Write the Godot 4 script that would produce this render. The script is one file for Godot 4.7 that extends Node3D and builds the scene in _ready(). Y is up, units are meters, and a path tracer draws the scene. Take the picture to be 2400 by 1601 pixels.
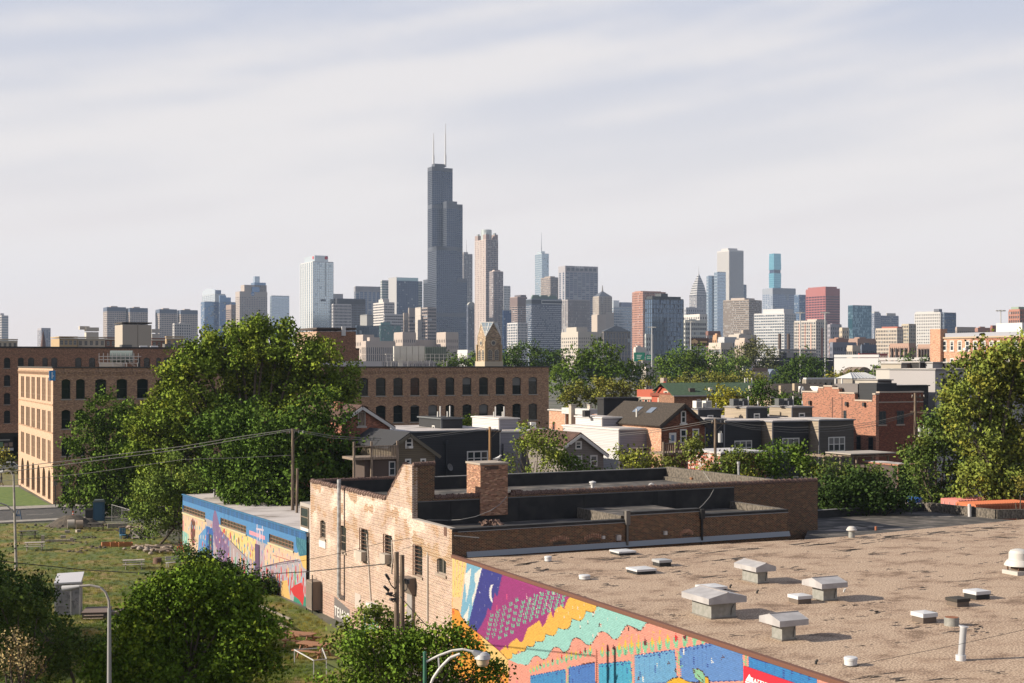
extends Node3D
const FP := 3333.0
const HC := 17.5
const HY := 852.0
const GA := 26.3
var rng := RandomNumberGenerator.new()
var mats := {}
var names := {}
var noise := FastNoiseLite.new()

class MB:
	var v := PackedVector3Array()
	var n := PackedVector3Array()
	var uv := PackedVector2Array()
	var ix := PackedInt32Array()
	var two := false
	func put(p: Vector3, nn: Vector3) -> void:
		v.append(p); n.append(nn)
		var a := nn.abs()
		if a.y > 0.72: uv.append(Vector2(p.x, p.z))
		elif a.x > a.z: uv.append(Vector2(p.z, -p.y))
		else: uv.append(Vector2(p.x, -p.y))
	func quad(a: Vector3, b: Vector3, c: Vector3, d: Vector3) -> void:
		var nn := (b - a).cross(c - a)
		if nn.length_squared() < 1e-14: nn = (c - a).cross(d - a)
		nn = nn.normalized()
		var k := v.size()
		put(a, nn); put(b, nn); put(c, nn); put(d, nn)
		ix.append_array([k, k + 2, k + 1, k, k + 3, k + 2])
	func tri(a: Vector3, b: Vector3, c: Vector3) -> void:
		var nn := (b - a).cross(c - a).normalized()
		var k := v.size()
		put(a, nn); put(b, nn); put(c, nn)
		ix.append_array([k, k + 2, k + 1])
	func box(p: Vector3, q: Vector3, skip := "") -> void:
		var a := p.min(q)
		var b := p.max(q)
		if not "F" in skip: quad(Vector3(a.x, a.y, b.z), Vector3(b.x, a.y, b.z), Vector3(b.x, b.y, b.z), Vector3(a.x, b.y, b.z))
		if not "K" in skip: quad(Vector3(b.x, a.y, a.z), Vector3(a.x, a.y, a.z), Vector3(a.x, b.y, a.z), Vector3(b.x, b.y, a.z))
		if not "R" in skip: quad(Vector3(b.x, a.y, b.z), Vector3(b.x, a.y, a.z), Vector3(b.x, b.y, a.z), b)
		if not "L" in skip: quad(a, Vector3(a.x, a.y, b.z), Vector3(a.x, b.y, b.z), Vector3(a.x, b.y, a.z))
		if not "T" in skip: quad(Vector3(a.x, b.y, b.z), b, Vector3(b.x, b.y, a.z), Vector3(a.x, b.y, a.z))
		if not "B" in skip: quad(a, Vector3(b.x, a.y, a.z), Vector3(b.x, a.y, b.z), Vector3(a.x, a.y, b.z))
	func bar(p: Vector3, q: Vector3, w: float, h := -1.0) -> void:
		var d := (q - p).normalized()
		var s := d.cross(Vector3.UP)
		if s.length() < 0.05: s = d.cross(Vector3.RIGHT)
		s = s.normalized() * w * 0.5
		var u := s.cross(d).normalized() * (h if h > 0 else w) * 0.5
		var A := [p - s - u, p + s - u, p + s + u, p - s + u]
		var B := [q - s - u, q + s - u, q + s + u, q - s + u]
		for i in 4:
			var j := (i + 1) % 4
			quad(A[i], A[j], B[j], B[i])
		quad(A[3], A[2], A[1], A[0]); quad(B[0], B[1], B[2], B[3])
	func cyl(p: Vector3, q: Vector3, r0: float, r1: float, seg := 8, caps := true) -> void:
		var d := (q - p).normalized()
		var s := d.cross(Vector3(0.31, 0.17, 0.93)).normalized()
		var u := d.cross(s)
		var k := v.size()
		for i in seg + 1:
			var a := TAU * i / seg
			var o := s * cos(a) + u * sin(a)
			put(p + o * r0, o); put(q + o * r1, o)
			uv[-2] = Vector2(float(i) / seg * TAU * r0, 0); uv[-1] = Vector2(float(i) / seg * TAU * r0, -(q - p).length())
		for i in seg:
			var m := k + i * 2
			ix.append_array([m, m + 1, m + 2, m + 1, m + 3, m + 2])
		if caps:
			for e in 2:
				var c := q if e else p
				var r := r1 if e else r0
				if r < 0.001: continue
				var nn := d if e else -d
				k = v.size()
				put(c, nn)
				for i in seg + 1:
					var a := TAU * i / seg
					put(c + (s * cos(a) + u * sin(a)) * r, nn)
				for i in seg:
					if e: ix.append_array([k, k + i + 2, k + i + 1])
					else: ix.append_array([k, k + i + 1, k + i + 2])
	func tube(pts: Array, r: float, seg := 6, r1 := -1.0) -> void:
		for i in pts.size() - 1:
			var a := r if r1 < 0 else lerpf(r, r1, float(i) / (pts.size() - 1))
			var b := r if r1 < 0 else lerpf(r, r1, float(i + 1) / (pts.size() - 1))
			cyl(pts[i], pts[i + 1], a, b, seg, i == 0 or i == pts.size() - 2)
	func lathe(o: Vector3, prof: Array, seg := 14, sq := 1.0) -> void:
		for j in prof.size() - 1:
			var a: Vector2 = prof[j]
			var b: Vector2 = prof[j + 1]
			var sl := Vector2(b.y - a.y, a.x - b.x).normalized()
			var k := v.size()
			for i in seg + 1:
				var t := TAU * i / seg
				var c := Vector3(cos(t), 0, sin(t) * sq)
				var nn := (c * sl.x + Vector3.UP * sl.y).normalized()
				put(o + c * a.x + Vector3.UP * a.y, nn); put(o + c * b.x + Vector3.UP * b.y, nn)
			for i in seg:
				var m := k + i * 2
				ix.append_array([m, m + 2, m + 1, m + 1, m + 2, m + 3])
	func ext(poly: Array, back: Vector3) -> void:
		var nn := -back.normalized()
		var ax := nn.abs()
		var wind := Vector3.ZERO
		for i in poly.size(): wind += (poly[i] as Vector3).cross(poly[(i + 1) % poly.size()])
		if wind.dot(nn) < 0:
			poly = poly.duplicate()
			poly.reverse()
		var flat := PackedVector2Array()
		for p: Vector3 in poly:
			flat.append(Vector2(p.x, p.z) if ax.y >= ax.x and ax.y >= ax.z else Vector2(p.z, p.y) if ax.x > ax.z else Vector2(p.x, p.y))
		var t := Geometry2D.triangulate_polygon(flat)
		for i in range(0, t.size(), 3):
			var a: Vector3 = poly[t[i]]
			var b: Vector3 = poly[t[i + 1]]
			var c: Vector3 = poly[t[i + 2]]
			if (b - a).cross(c - a).dot(nn) < 0:
				var s := b
				b = c
				c = s
			tri(a, b, c)
			tri(a + back, c + back, b + back)
		for i in poly.size():
			var a: Vector3 = poly[i]
			var b: Vector3 = poly[(i + 1) % poly.size()]
			quad(b, a, a + back, b + back)
	func mesh() -> ArrayMesh:
		var m := ArrayMesh.new()
		if v.is_empty(): return m
		var arr := []
		arr.resize(Mesh.ARRAY_MAX)
		arr[Mesh.ARRAY_VERTEX] = v; arr[Mesh.ARRAY_NORMAL] = n; arr[Mesh.ARRAY_TEX_UV] = uv; arr[Mesh.ARRAY_INDEX] = ix
		if two: arr[Mesh.ARRAY_TEX_UV2] = uv
		m.add_surface_from_arrays(Mesh.PRIMITIVE_TRIANGLES, arr)
		return m
	func fp(f: Dictionary, u: float, y: float, d := 0.0) -> Vector3:
		return f.o + f.U * u + Vector3.UP * y + f.N * d
	func fquad(f: Dictionary, u0: float, y0: float, u1: float, y1: float, d := 0.0) -> void:
		if f.U.cross(Vector3.UP).dot(f.N) > 0: quad(fp(f, u0, y0, d), fp(f, u1, y0, d), fp(f, u1, y1, d), fp(f, u0, y1, d))
		else: quad(fp(f, u1, y0, d), fp(f, u0, y0, d), fp(f, u0, y1, d), fp(f, u1, y1, d))
	func fbox(f: Dictionary, u0: float, y0: float, u1: float, y1: float, d0: float, d1: float) -> void:
		box(fp(f, u0, y0, d0), fp(f, u1, y1, d1))
	func holed(f: Dictionary, u0: float, y0: float, u1: float, y1: float, holes: Array, reveal := 0.2) -> void:
		var us := [u0, u1]
		var ys := [y0, y1]
		for h in holes:
			us.append_array([h[0], h[2]]); ys.append_array([h[1], h[3]])
		us.sort(); ys.sort()
		for j in ys.size() - 1:
			if ys[j + 1] - ys[j] < 1e-4: continue
			var start := -1.0e9
			for i in us.size() - 1:
				var um: float = (us[i] + us[i + 1]) / 2
				var ym: float = (ys[j] + ys[j + 1]) / 2
				var open := um < u0 or um > u1 or ym < y0 or ym > y1
				for h in holes:
					if um > h[0] and um < h[2] and ym > h[1] and ym < h[3]: open = true
				if not open and start < -1e8: start = us[i]
				if open and start > -1e8:
					if us[i] - start > 1e-4: fquad(f, start, ys[j], us[i], ys[j + 1])
					start = -1.0e9
			if start > -1e8: fquad(f, start, ys[j], us[-1], ys[j + 1])
		for h in holes:
			var sides := [[h[0], h[1], h[0], h[3]], [h[2], h[1], h[2], h[3]], [h[0], h[1], h[2], h[1]], [h[0], h[3], h[2], h[3]]]
			for s in sides: quad(fp(f, s[0], s[1]), fp(f, s[2], s[3]), fp(f, s[2], s[3], -reveal), fp(f, s[0], s[1], -reveal))
			if h.size() > 4 and h[4] > 0:
				var w: float = (h[2] - h[0]) / 2
				var e := func(t: float) -> float: return h[3] - h[4] * t * t
				for i in 8:
					var ta := -1.0 + i / 4.0
					var tb := ta + 0.25
					var a: float = h[0] + w * (1 + ta)
					var b: float = h[0] + w * (1 + tb)
					var ya: float = h[3] - h[4] * (1.0 - sqrt(1.0 - ta * ta)) if h[4] > w * 0.8 else e.call(ta)
					var yb: float = h[3] - h[4] * (1.0 - sqrt(1.0 - tb * tb)) if h[4] > w * 0.8 else e.call(tb)
					var q := [fp(f, a, ya), fp(f, b, yb), fp(f, b, h[3] + 0.002), fp(f, a, h[3] + 0.002)]
					if f.U.cross(Vector3.UP).dot(f.N) < 0: q.reverse()
					quad(q[0], q[1], q[2], q[3])
					quad(fp(f, a, ya), fp(f, b, yb), fp(f, b, yb, -reveal), fp(f, a, ya, -reveal))

func lin(r: float, g: float, b: float) -> Color: return Color(r, g, b).linear_to_srgb()

func mat(key: String, c: Color, rough := 0.85, metal := 0.0, t: Texture2D = null, sc := Vector2.ONE, bump: Texture2D = null, bs := 1.0) -> StandardMaterial3D:
	if mats.has(key): return mats[key]
	var m := StandardMaterial3D.new()
	m.resource_name = key
	m.albedo_color = c
	m.roughness = rough
	m.metallic = metal
	if t:
		m.albedo_texture = t
		m.uv1_scale = Vector3(sc.x, sc.y, 1)
	if bump:
		m.heightmap_enabled = true
		m.heightmap_texture = bump
		m.heightmap_scale = bs
		m.uv1_scale = Vector3(sc.x, sc.y, 1)
	mats[key] = m
	return m

func over(m: StandardMaterial3D, t: Texture2D, sx: float, sy: float) -> void:
	m.detail_enabled = true
	m.detail_blend_mode = BaseMaterial3D.BLEND_MODE_MUL
	m.detail_albedo = t
	m.detail_uv_layer = BaseMaterial3D.DETAIL_UV_2
	m.uv2_scale = Vector3(sx, sy, 1)

func W(r: float, g: float, b: float, rough := 0.85) -> StandardMaterial3D: return mat("wall %.3f %.3f %.3f %.2f" % [r, g, b, rough], lin(r, g, b), rough)
func G(r: float, g: float, b: float, metal := 0.0, rough := 0.12) -> StandardMaterial3D: return mat("glass %.3f %.3f %.3f %.2f" % [r, g, b, metal], lin(r, g, b), rough, metal)

func numbered(s: String) -> String:
	var k: int = names.get(s, 0)
	names[s] = k + 1
	return s if k == 0 else "%s_%03d" % [s, k]

func tag(o: Node, label: String, cat := "", group := "", kind := "") -> Node:
	if label: o.set_meta("label", label)
	if cat: o.set_meta("category", cat)
	if group: o.set_meta("group", group)
	if kind: o.set_meta("kind", kind)
	return o

func thing(nm: String, label: String, cat: String, at := Vector3.ZERO, ang := 0.0, group := "") -> Node3D:
	var o := Node3D.new()
	o.name = numbered(nm)
	o.position = at
	o.rotation.y = deg_to_rad(ang)
	tag(o, label, cat, group)
	add_child(o)
	return o

func part(nm: String, mb: MB, m: Material, parent: Node = self, kind := "") -> MeshInstance3D:
	var o := MeshInstance3D.new()
	o.mesh = mb.mesh()
	o.material_override = m
	if parent == self: o.name = numbered(nm)
	else:
		var key := "%d/%s" % [parent.get_instance_id(), nm]
		var k: int = names.get(key, 0)
		names[key] = k + 1
		o.name = nm if k == 0 else "%s_%03d" % [nm, k]
	if kind: o.set_meta("kind", kind)
	parent.add_child(o)
	return o

func shared(nm: String, ms: Mesh, m: Material, parent: Node, t: Transform3D) -> MeshInstance3D:
	var o := part(nm, MB.new(), m, parent)
	o.mesh = ms
	o.transform = t
	return o

func bp(nm: String, p: Vector3, q: Vector3, m: Material, parent: Node, kind := "") -> MeshInstance3D:
	var b := MB.new()
	b.box(p, q)
	return part(nm, b, m, parent, kind)

func dup(o: Node3D, at: Vector3, ang: float, label: String) -> Node3D:
	var c := o.duplicate() as Node3D
	c.name = numbered(String(o.name).rstrip("0123456789").rstrip("_"))
	c.position = at
	c.rotation.y = deg_to_rad(ang)
	c.set_meta("label", label)
	add_child(c)
	return c

func at(px: float, d: float, h := 0.0) -> Vector3: return Vector3((px - 1200.0) / FP * d, h, -d)
func hgt(py: float, d: float) -> float: return HC - (py - HY) / FP * d
func gp(px: float, py: float, h := 0.0) -> Vector3: return at(px, (HC - h) * FP / (py - HY), h)
func p3(px: float, py: float, d: float) -> Vector3: return at(px, d, hgt(py, d))

func fuv(n: Node3D, f: Dictionary, px: float, py := 852.0) -> Vector2:
	var o: Vector3 = n.transform * (f.o as Vector3)
	var u: Vector3 = n.transform.basis * (f.U as Vector3)
	var k := (px - 1200.0) / FP
	var t := (-k * o.z - o.x) / (u.x + k * u.z)
	return Vector2(t, hgt(py, -(o.z + u.z * t)) - o.y)

func south(z := 0.0, x := 0.0) -> Dictionary: return {"o": Vector3(x, 0, z), "U": Vector3.RIGHT, "N": Vector3.BACK}
func west(x := 0.0, z := 0.0) -> Dictionary: return {"o": Vector3(x, 0, z), "U": Vector3.FORWARD, "N": Vector3.LEFT}
func east(x: float) -> Dictionary: return {"o": Vector3(x, 0, 0), "U": Vector3.FORWARD, "N": Vector3.RIGHT}
func north(z: float) -> Dictionary: return {"o": Vector3(0, 0, z), "U": Vector3.RIGHT, "N": Vector3.FORWARD}

func bld(nm: String, label: String, cat: String, L: float, S: float, R: float, d: float, ang := GA) -> Dictionary:
	var o := thing(nm, label, cat, at(S, d), ang)
	var fs := south()
	var fw := west()
	var w := fuv(o, fs, R).x
	var t := fuv(o, fw, L).x if L < S else w * 0.7
	return {"n": o, "w": w, "t": t, "fs": fs, "fw": fw, "d": d}

func grid(mb: MB, f: Dictionary, u0: float, u1: float, y0: float, y1: float, nb: int, fh: float, p: float, q: float, pr: float) -> void:
	var bay := (u1 - u0) / nb
	if p > 0:
		for i in nb + 1:
			var c := u0 + bay * i
			var hw := bay * p * 0.5
			mb.fbox(f, maxf(c - hw, u0 - pr * 0.98), y0, minf(c + hw, u1 + pr * 0.98), y1, 0.0, pr)
	if q > 0:
		var k := maxi(1, int(round((y1 - y0) / fh)))
		var st := (y1 - y0) / k
		for j in k + 1:
			var c := y0 + st * j
			mb.fbox(f, u0, maxf(y0, c - st * q * 0.5), u1, minf(y1, c + st * q * 0.5), 0.0, pr * 0.8)

func T(nm: String, label: String, L: float, S: float, R: float, top: float, d: float, o := {}) -> Dictionary:
	var b := bld(nm, label, o.get("cat", "building"), L, S, R, d, o.get("a", GA))
	b.h = hgt(top, d)
	var fr: Material = o.get("f", W(0.4, 0.38, 0.36))
	var g: Material = fr if o.has("solid") else o.get("g", G(0.03, 0.045, 0.07))
	var y0: float = o.get("y0", 0.0)
	bp("glazing", Vector3(0, y0, 0), Vector3(b.w, b.h - 0.3, -b.t), g, b.n)
	if not o.has("solid"): tier(b, o, fr, 0, b.w, 0, b.t, maxf(y0, minf(12.0, b.h * 0.5)), b.h)
	bp("roof", Vector3(-0.1, b.h, 0.1), Vector3(b.w + 0.1, b.h + o.get("para", 1.2), -b.t - 0.1), o.get("r", fr), b.n)
	for m in o.get("mech", []):
		bp("plant_room", Vector3(b.w * m[0], b.h + 0.5, -b.t * m[2]), Vector3(b.w * m[1], b.h + m[4], -b.t * m[3]), m[5] if m.size() > 5 else fr, b.n)
	return b

func tier(b: Dictionary, o: Dictionary, fr: Material, x0: float, x1: float, z0: float, z1: float, y0: float, y1: float) -> void:
	var mb := MB.new()
	var pr: float = o.get("pr", 0.35)
	var fh: float = o.get("fh", 3.9)
	var p: float = o.get("p", 0.3)
	var q: float = o.get("q", 0.35)
	var cap: float = o.get("cap", 0.0)
	var yt := y1 - cap
	var ns: int = o.get("ns", 8)
	var nw: int = o.get("nw", maxi(2, int(round(ns * (z1 - z0) / (x1 - x0)))))
	grid(mb, south(-z0, x0), 0, x1 - x0, y0, yt, ns, fh, p, q, pr)
	grid(mb, west(x0, -z0), 0, z1 - z0, y0, yt, nw, fh, o.get("pw", p), o.get("qw", q), pr)
	var e := east(x1)
	e.o.z = -z0
	grid(mb, e, 0, z1 - z0, y0, yt, nw, fh, p, q, pr)
	part("facade_grid", mb, fr, b.n, "stuff")
	if cap > 0: bp("top_band", Vector3(x0 - pr, yt, -z0 + pr), Vector3(x1 + pr, y1 - 0.01, -z1 - pr), o.get("cm", fr), b.n)
	var share: float = o.get("blinds", 0.12)
	if share > 0 and p + q < 1.3:
		var bl := MB.new()
		for s in 2:
			var f := west(x0, -z0) if s else south(-z0, x0)
			var ln := z1 - z0 if s else x1 - x0
			var nb := nw if s else ns
			var k := maxi(1, int(round((yt - y0) / fh)))
			var st := (yt - y0) / k
			for i in nb:
				for j in k:
					if rng.randf() < share: bl.fquad(f, ln * i / nb, y0 + st * (j + rng.randf() * 0.5), ln * (i + 1.0) / nb, y0 + st * (j + 1.0), 0.03)
		if bl.v.size(): part("window_blinds", bl, o.get("bm", G(0.22, 0.25, 0.28, 0.2, 0.4)), b.n, "stuff")

func window(n: Node3D, f: Dictionary, u0: float, y0: float, u1: float, y1: float, o := {}) -> MeshInstance3D:
	var fm: Material = o.get("f", W(0.7, 0.7, 0.7))
	var dp: float = o.get("d", 0.0)
	var fw: float = o.get("fw", 0.09)
	var out := 0.05 if dp <= 0 else -dp + 0.06
	var inn := 0.003 if dp <= 0 else -dp
	var mb := MB.new()
	mb.fbox(f, u0, y0, u0 + fw, y1, inn, out); mb.fbox(f, u1 - fw, y0, u1, y1, inn, out)
	mb.fbox(f, u0 + fw, y0, u1 - fw, y0 + fw, inn, out); mb.fbox(f, u0 + fw, y1 - fw, u1 - fw, y1, inn, out)
	var nc: int = o.get("c", 1)
	for i in range(1, nc): mb.fbox(f, lerpf(u0, u1, float(i) / nc) - fw * 0.5, y0 + fw, lerpf(u0, u1, float(i) / nc) + fw * 0.5, y1 - fw, inn, out - 0.004)
	for t in o.get("bars", [0.5]): mb.fbox(f, u0 + fw, lerpf(y0, y1, t) - fw * 0.35, u1 - fw, lerpf(y0, y1, t) + fw * 0.35, inn, out - 0.008)
	var w := part("window", mb, fm, n)
	var pb := MB.new()
	pb.fquad(f, u0 + fw, y0 + fw, u1 - fw, y1 - fw, inn + 0.02)
	part("pane", pb, o.get("g", G(0.02, 0.028, 0.035, 0.0, 0.06)), w)
	if o.get("blind", 0.0) > 0:
		var bb := MB.new()
		bb.fquad(f, u0 + fw, lerpf(y1, y0, o.blind), u1 - fw, y1 - fw, inn + 0.025)
		part("blind", bb, W(0.13, 0.13, 0.125), w)
	if o.has("sill"):
		var sb := MB.new()
		sb.fbox(f, u0 - 0.12, y0 - 0.14, u1 + 0.12, y0 - 0.003, -0.1, 0.09)
		part("sill", sb, o.sill, w)
	return w

func pwin(n: Node3D, f: Dictionary, x0: float, y0: float, x1: float, y1: float, o := {}) -> MeshInstance3D:
	var a := fuv(n, f, x0, y0)
	var b := fuv(n, f, x1, y1)
	var c := fuv(n, f, x0, y1)
	return window(n, f, minf(a.x, b.x), minf(b.y, c.y), maxf(a.x, b.x), a.y, o)

func flipquad(mb: MB, p: Array, up: Vector3) -> void:
	if (p[1] - p[0]).cross(p[2] - p[0]).dot(up) < 0: mb.quad(p[3], p[2], p[1], p[0])
	else: mb.quad(p[0], p[1], p[2], p[3])

func words(s: String, size: float, m: Material, parent: Node, t: Transform3D, bold := true, font := "Droid Sans") -> void:
	var tm := TextMesh.new()
	var sf := SystemFont.new()
	sf.font_names = PackedStringArray([font])
	sf.font_weight = 700 if bold else 400
	tm.font = sf
	tm.text = s
	tm.font_size = 64
	tm.pixel_size = size / 46.0
	tm.depth = 0.02
	var o := shared("lettering", tm, m, parent, t)
	o.material_override = m

func poly(im: Image, pts: Array, c: Color) -> void:
	var y0 := 1e9
	var y1 := -1e9
	for p: Vector2 in pts:
		y0 = minf(y0, p.y); y1 = maxf(y1, p.y)
	for y in range(maxi(0, int(y0)), mini(im.get_height() - 1, int(y1)) + 1):
		var xs := []
		for i in pts.size():
			var a: Vector2 = pts[i]
			var b: Vector2 = pts[(i + 1) % pts.size()]
			if (a.y <= y + 0.5) != (b.y <= y + 0.5): xs.append(a.x + (y + 0.5 - a.y) / (b.y - a.y) * (b.x - a.x))
		xs.sort()
		for i in range(0, xs.size() - 1, 2):
			var xa := int(round(xs[i]))
			var xb := int(round(xs[i + 1]))
			if xb > xa: im.fill_rect(Rect2i(xa, y, xb - xa, 1), c)

func stroke(im: Image, pts: Array, w: float, c: Color) -> void:
	for i in pts.size() - 1:
		var a: Vector2 = pts[i]
		var b: Vector2 = pts[i + 1]
		var s := (b - a).normalized().orthogonal() * w * 0.5
		var e := (b - a).normalized() * w * 0.3
		poly(im, [a - s - e, b - s + e, b + s + e, a + s - e], c)

func disc(im: Image, c: Vector2, rx: float, ry: float, col: Color, turn := 0.0) -> void:
	var pts := []
	for i in 18: pts.append(c + Vector2(cos(TAU * i / 18) * rx, sin(TAU * i / 18) * ry).rotated(turn))
	poly(im, pts, col)

func itex(im: Image) -> ImageTexture:
	im.generate_mipmaps()
	return ImageTexture.create_from_image(im)

func vary(c: Color, a: float) -> Color:
	var k := 1.0 + rng.randf_range(-a, a)
	return Color(c.r * k, c.g * k * (1.0 + rng.randf_range(-a, a) * 0.15), c.b * k * (1.0 + rng.randf_range(-a, a) * 0.25))

func brick_tex(pal: Array, mortar: Color, a: float, cols := 20, rows := 48) -> ImageTexture:
	var im := Image.create(cols * 20, rows * 8, false, Image.FORMAT_RGB8)
	im.fill(mortar)
	for r in rows:
		for c in cols:
			var x := c * 20 + (10 if r % 2 else 0)
			var k: Color = vary(pal[rng.randi() % pal.size()], a)
			im.fill_rect(Rect2i(x + 1, r * 8 + 1, 18, 6), k)
			if x + 19 > cols * 20: im.fill_rect(Rect2i(0, r * 8 + 1, x + 19 - cols * 20, 6), k)
	return itex(im)

func noise_tex(size: int, freq: float, cols: Array, offs: Array, oct := 4, gain := 0.5) -> NoiseTexture2D:
	var t := NoiseTexture2D.new()
	t.width = size; t.height = size; t.seamless = true
	var f := FastNoiseLite.new()
	f.seed = size + int(freq * 1000)
	f.noise_type = FastNoiseLite.TYPE_SIMPLEX_SMOOTH
	f.fractal_gain = gain
	f.frequency = freq
	f.fractal_octaves = oct
	t.noise = f
	var g := Gradient.new()
	g.offsets = PackedFloat32Array(offs)
	g.colors = PackedColorArray(cols)
	t.color_ramp = g
	return t

static func V(x: float, y: float, z: float) -> Vector3: return Vector3(x, y, z)

var leaf_meshes := {}
func leaf_mesh(count: int, spread: float, size: float) -> ArrayMesh:
	var key := "%d %.2f %.2f" % [count, spread, size]
	if leaf_meshes.has(key): return leaf_meshes[key]
	var mb := MB.new()
	for i in count:
		var c := V(rng.randfn(), rng.randfn() * 0.8, rng.randfn()) * spread * 0.5
		var nn := (c.normalized() * 0.5 + V(rng.randfn(), rng.randfn() + 0.5, rng.randfn())).normalized()
		var u := nn.cross(V(rng.randfn(), rng.randfn(), rng.randfn())).normalized()
		var w := nn.cross(u) * 0.36
		var s := size * rng.randf_range(0.7, 1.25)
		mb.quad(c - u * s * 0.5, c - w * s - nn * s * 0.08, c + u * s * 0.5, c + w * s - nn * s * 0.08)
		for k in 4:
			var j := mb.n.size() - 4 + k
			var o := c.normalized()
			mb.n[j] = (mb.n[j] + (o if o.dot(mb.n[j]) > 0 else -o) * 0.8).normalized()
	leaf_meshes[key] = mb.mesh()
	return leaf_meshes[key]

func tree(nm: String, label: String, d: float, trunk: Array, lobes: Array, o := {}) -> Node3D:
	var base := at(trunk[0], d)
	var t := thing(nm, label, o.get("cat", "tree"), base, 0, o.get("group", ""))
	var cr: float = o.get("cr", 0.42)
	var col: Color = o.get("c", Color(0.075, 0.105, 0.022))
	var dens: float = o.get("dens", 1.0)
	var xs: Array[Transform3D] = []
	var cols: Array[Color] = []
	var wood := MB.new()
	var cen := Vector3.ZERO
	var L := []
	for l in lobes:
		var c := p3(l[0], l[1], d) + V(0, 0, -(l[3] if l.size() > 3 else rng.randf_range(-0.35, 0.35) * l[2] / FP * d)) - base
		L.append([c, l[2] / FP * d])
		cen += c / lobes.size()
	var low := 1e9
	for l in L: low = minf(low, l[0].y - l[1])
	var fork := V(cen.x * 0.5, maxf(1.0, minf(cen.y * 0.55, low + 1.5)), cen.z * 0.5)
	var r0: float = o.get("tr", clampf(cen.y * 0.028, 0.07, 0.5))
	wood.tube([V(0, -0.2, 0), fork * 0.5 + V(0.1, 0, 0), fork], r0, 7, r0 * 0.72)
	part("trunk", wood, mats.bark, t)
	var limb := MB.new()
	for l in L:
		var c: Vector3 = l[0]
		var r: float = l[1]
		limb.tube([fork, fork.lerp(c, 0.5) + V(rng.randfn(), rng.randfn() * 0.5, rng.randfn()) * r * 0.15, c], r0 * 0.5, 5, r0 * 0.18)
		var nsub := int(maxf(6.0, 9.0 * dens * pow(r / (cr * 2.4), 2.0)))
		for i in nsub:
			var dir := V(rng.randfn(), rng.randfn() * 0.95 + 0.1, rng.randfn()).normalized()
			var rr := r * (0.55 + 0.5 * pow(rng.randf(), 0.45))
			var sc := c + dir * rr
			if noise.get_noise_3dv((base + sc) * (6.0 / maxf(r, 1.5))) < o.get("gap", -0.28): continue
			if i % 9 == 0: limb.tube([c, c.lerp(sc, 0.6) + V(0, -0.1, 0) * r, sc], r0 * 0.14, 4, 0.015)
			var shade := rng.randf_range(0.62, 1.3)
			var warm: float = maxf(0.0, rng.randfn() * 0.5) * o.get("warm", 0.35)
			var sr := cr * rng.randf_range(0.9, 1.7)
			for k in int(rng.randi_range(5, 9) * o.get("fill", 1.0)):
				var p := sc + V(rng.randfn(), rng.randfn() * 0.75, rng.randfn()) * sr * 0.62
				if p.y + base.y < 0.15: continue
				var b := Basis.from_euler(V(rng.randf() * TAU, rng.randf() * TAU, rng.randf() * TAU)).scaled(Vector3.ONE * rng.randf_range(0.6, 1.35))
				xs.append(Transform3D(b, p))
				var s2 := shade * rng.randf_range(1.4, 1.9)
				cols.append(Color(col.r * s2 * (1.0 + warm), col.g * s2 * (1.0 + warm * 0.35), col.b * s2))
	part("limbs", limb, mats.bark, t, "stuff")
	var mm := MultiMesh.new()
	mm.transform_format = MultiMesh.TRANSFORM_3D
	mm.use_colors = true
	mm.instance_count = xs.size()
	mm.mesh = leaf_mesh(o.get("n", 16), cr, o.get("ls", 0.2))
	for i in xs.size():
		mm.set_instance_transform(i, xs[i])
		mm.set_instance_color(i, cols[i])
	var mi := MultiMeshInstance3D.new()
	mi.name = "crown"
	mi.multimesh = mm
	mi.material_override = mats.leaf
	mi.set_meta("kind", "stuff")
	t.add_child(mi)
	return t

func sky_picture() -> ImageTexture:
	var w := 1440
	var h := 720
	var im := Image.create(w, h, false, Image.FORMAT_RGBF)
	var f := FastNoiseLite.new()
	f.seed = 11
	f.frequency = 1.0
	f.fractal_octaves = 5
	f.noise_type = FastNoiseLite.TYPE_SIMPLEX_SMOOTH
	var K := 1.0 / 1.85
	for y in h:
		var el := 90.0 - (y + 0.5) * 180.0 / h
		var base := Color(0.725, 0.675, 0.655)
		var st := [[0.0, Color(0.90, 0.81, 0.765)], [4.0, Color(0.87, 0.805, 0.785)], [8.0, Color(0.76, 0.75, 0.775)], [14.0, Color(0.58, 0.62, 0.735)], [28.0, Color(0.40, 0.46, 0.61)], [90.0, Color(0.17, 0.22, 0.36)]]
		if el <= 0:
			base = Color(0.2, 0.18, 0.16)
			im.fill_rect(Rect2i(0, y, w, 1), base * K)
			continue
		for i in st.size() - 1:
			if el >= st[i][0] and el <= st[i + 1][0]: base = st[i][1].lerp(st[i + 1][1], (el - st[i][0]) / (st[i + 1][0] - st[i][0]))
		var thin := clampf(1.0 - (el - 16.0) / 40.0, 0.15, 1.0)
		for x in w:
			var az := (x + 0.5) * 360.0 / w
			if az > 180.0: az -= 360.0
			if absf(az) > 90.0: az = signf(az) * (180.0 - absf(az))
			var a := az * cos(0.16) + el * sin(0.16)
			var b := el * cos(0.16) - az * sin(0.16) * 0.9
			var n := 0.8 * f.get_noise_2d(a * 0.02 + 3.0, b * 0.2) + 0.7 * f.get_noise_2d(a * 0.05, b * 0.55 + 40.0)
			var k := smoothstep(-0.5, 0.5, n) * thin * clampf((el + 1.0) / 5.0, 0.0, 1.0)
			im.set_pixel(x, y, base.lerp(Color(0.875, 0.84, 0.83), k * 0.82) * K)
	return ImageTexture.create_from_image(im)

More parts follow.
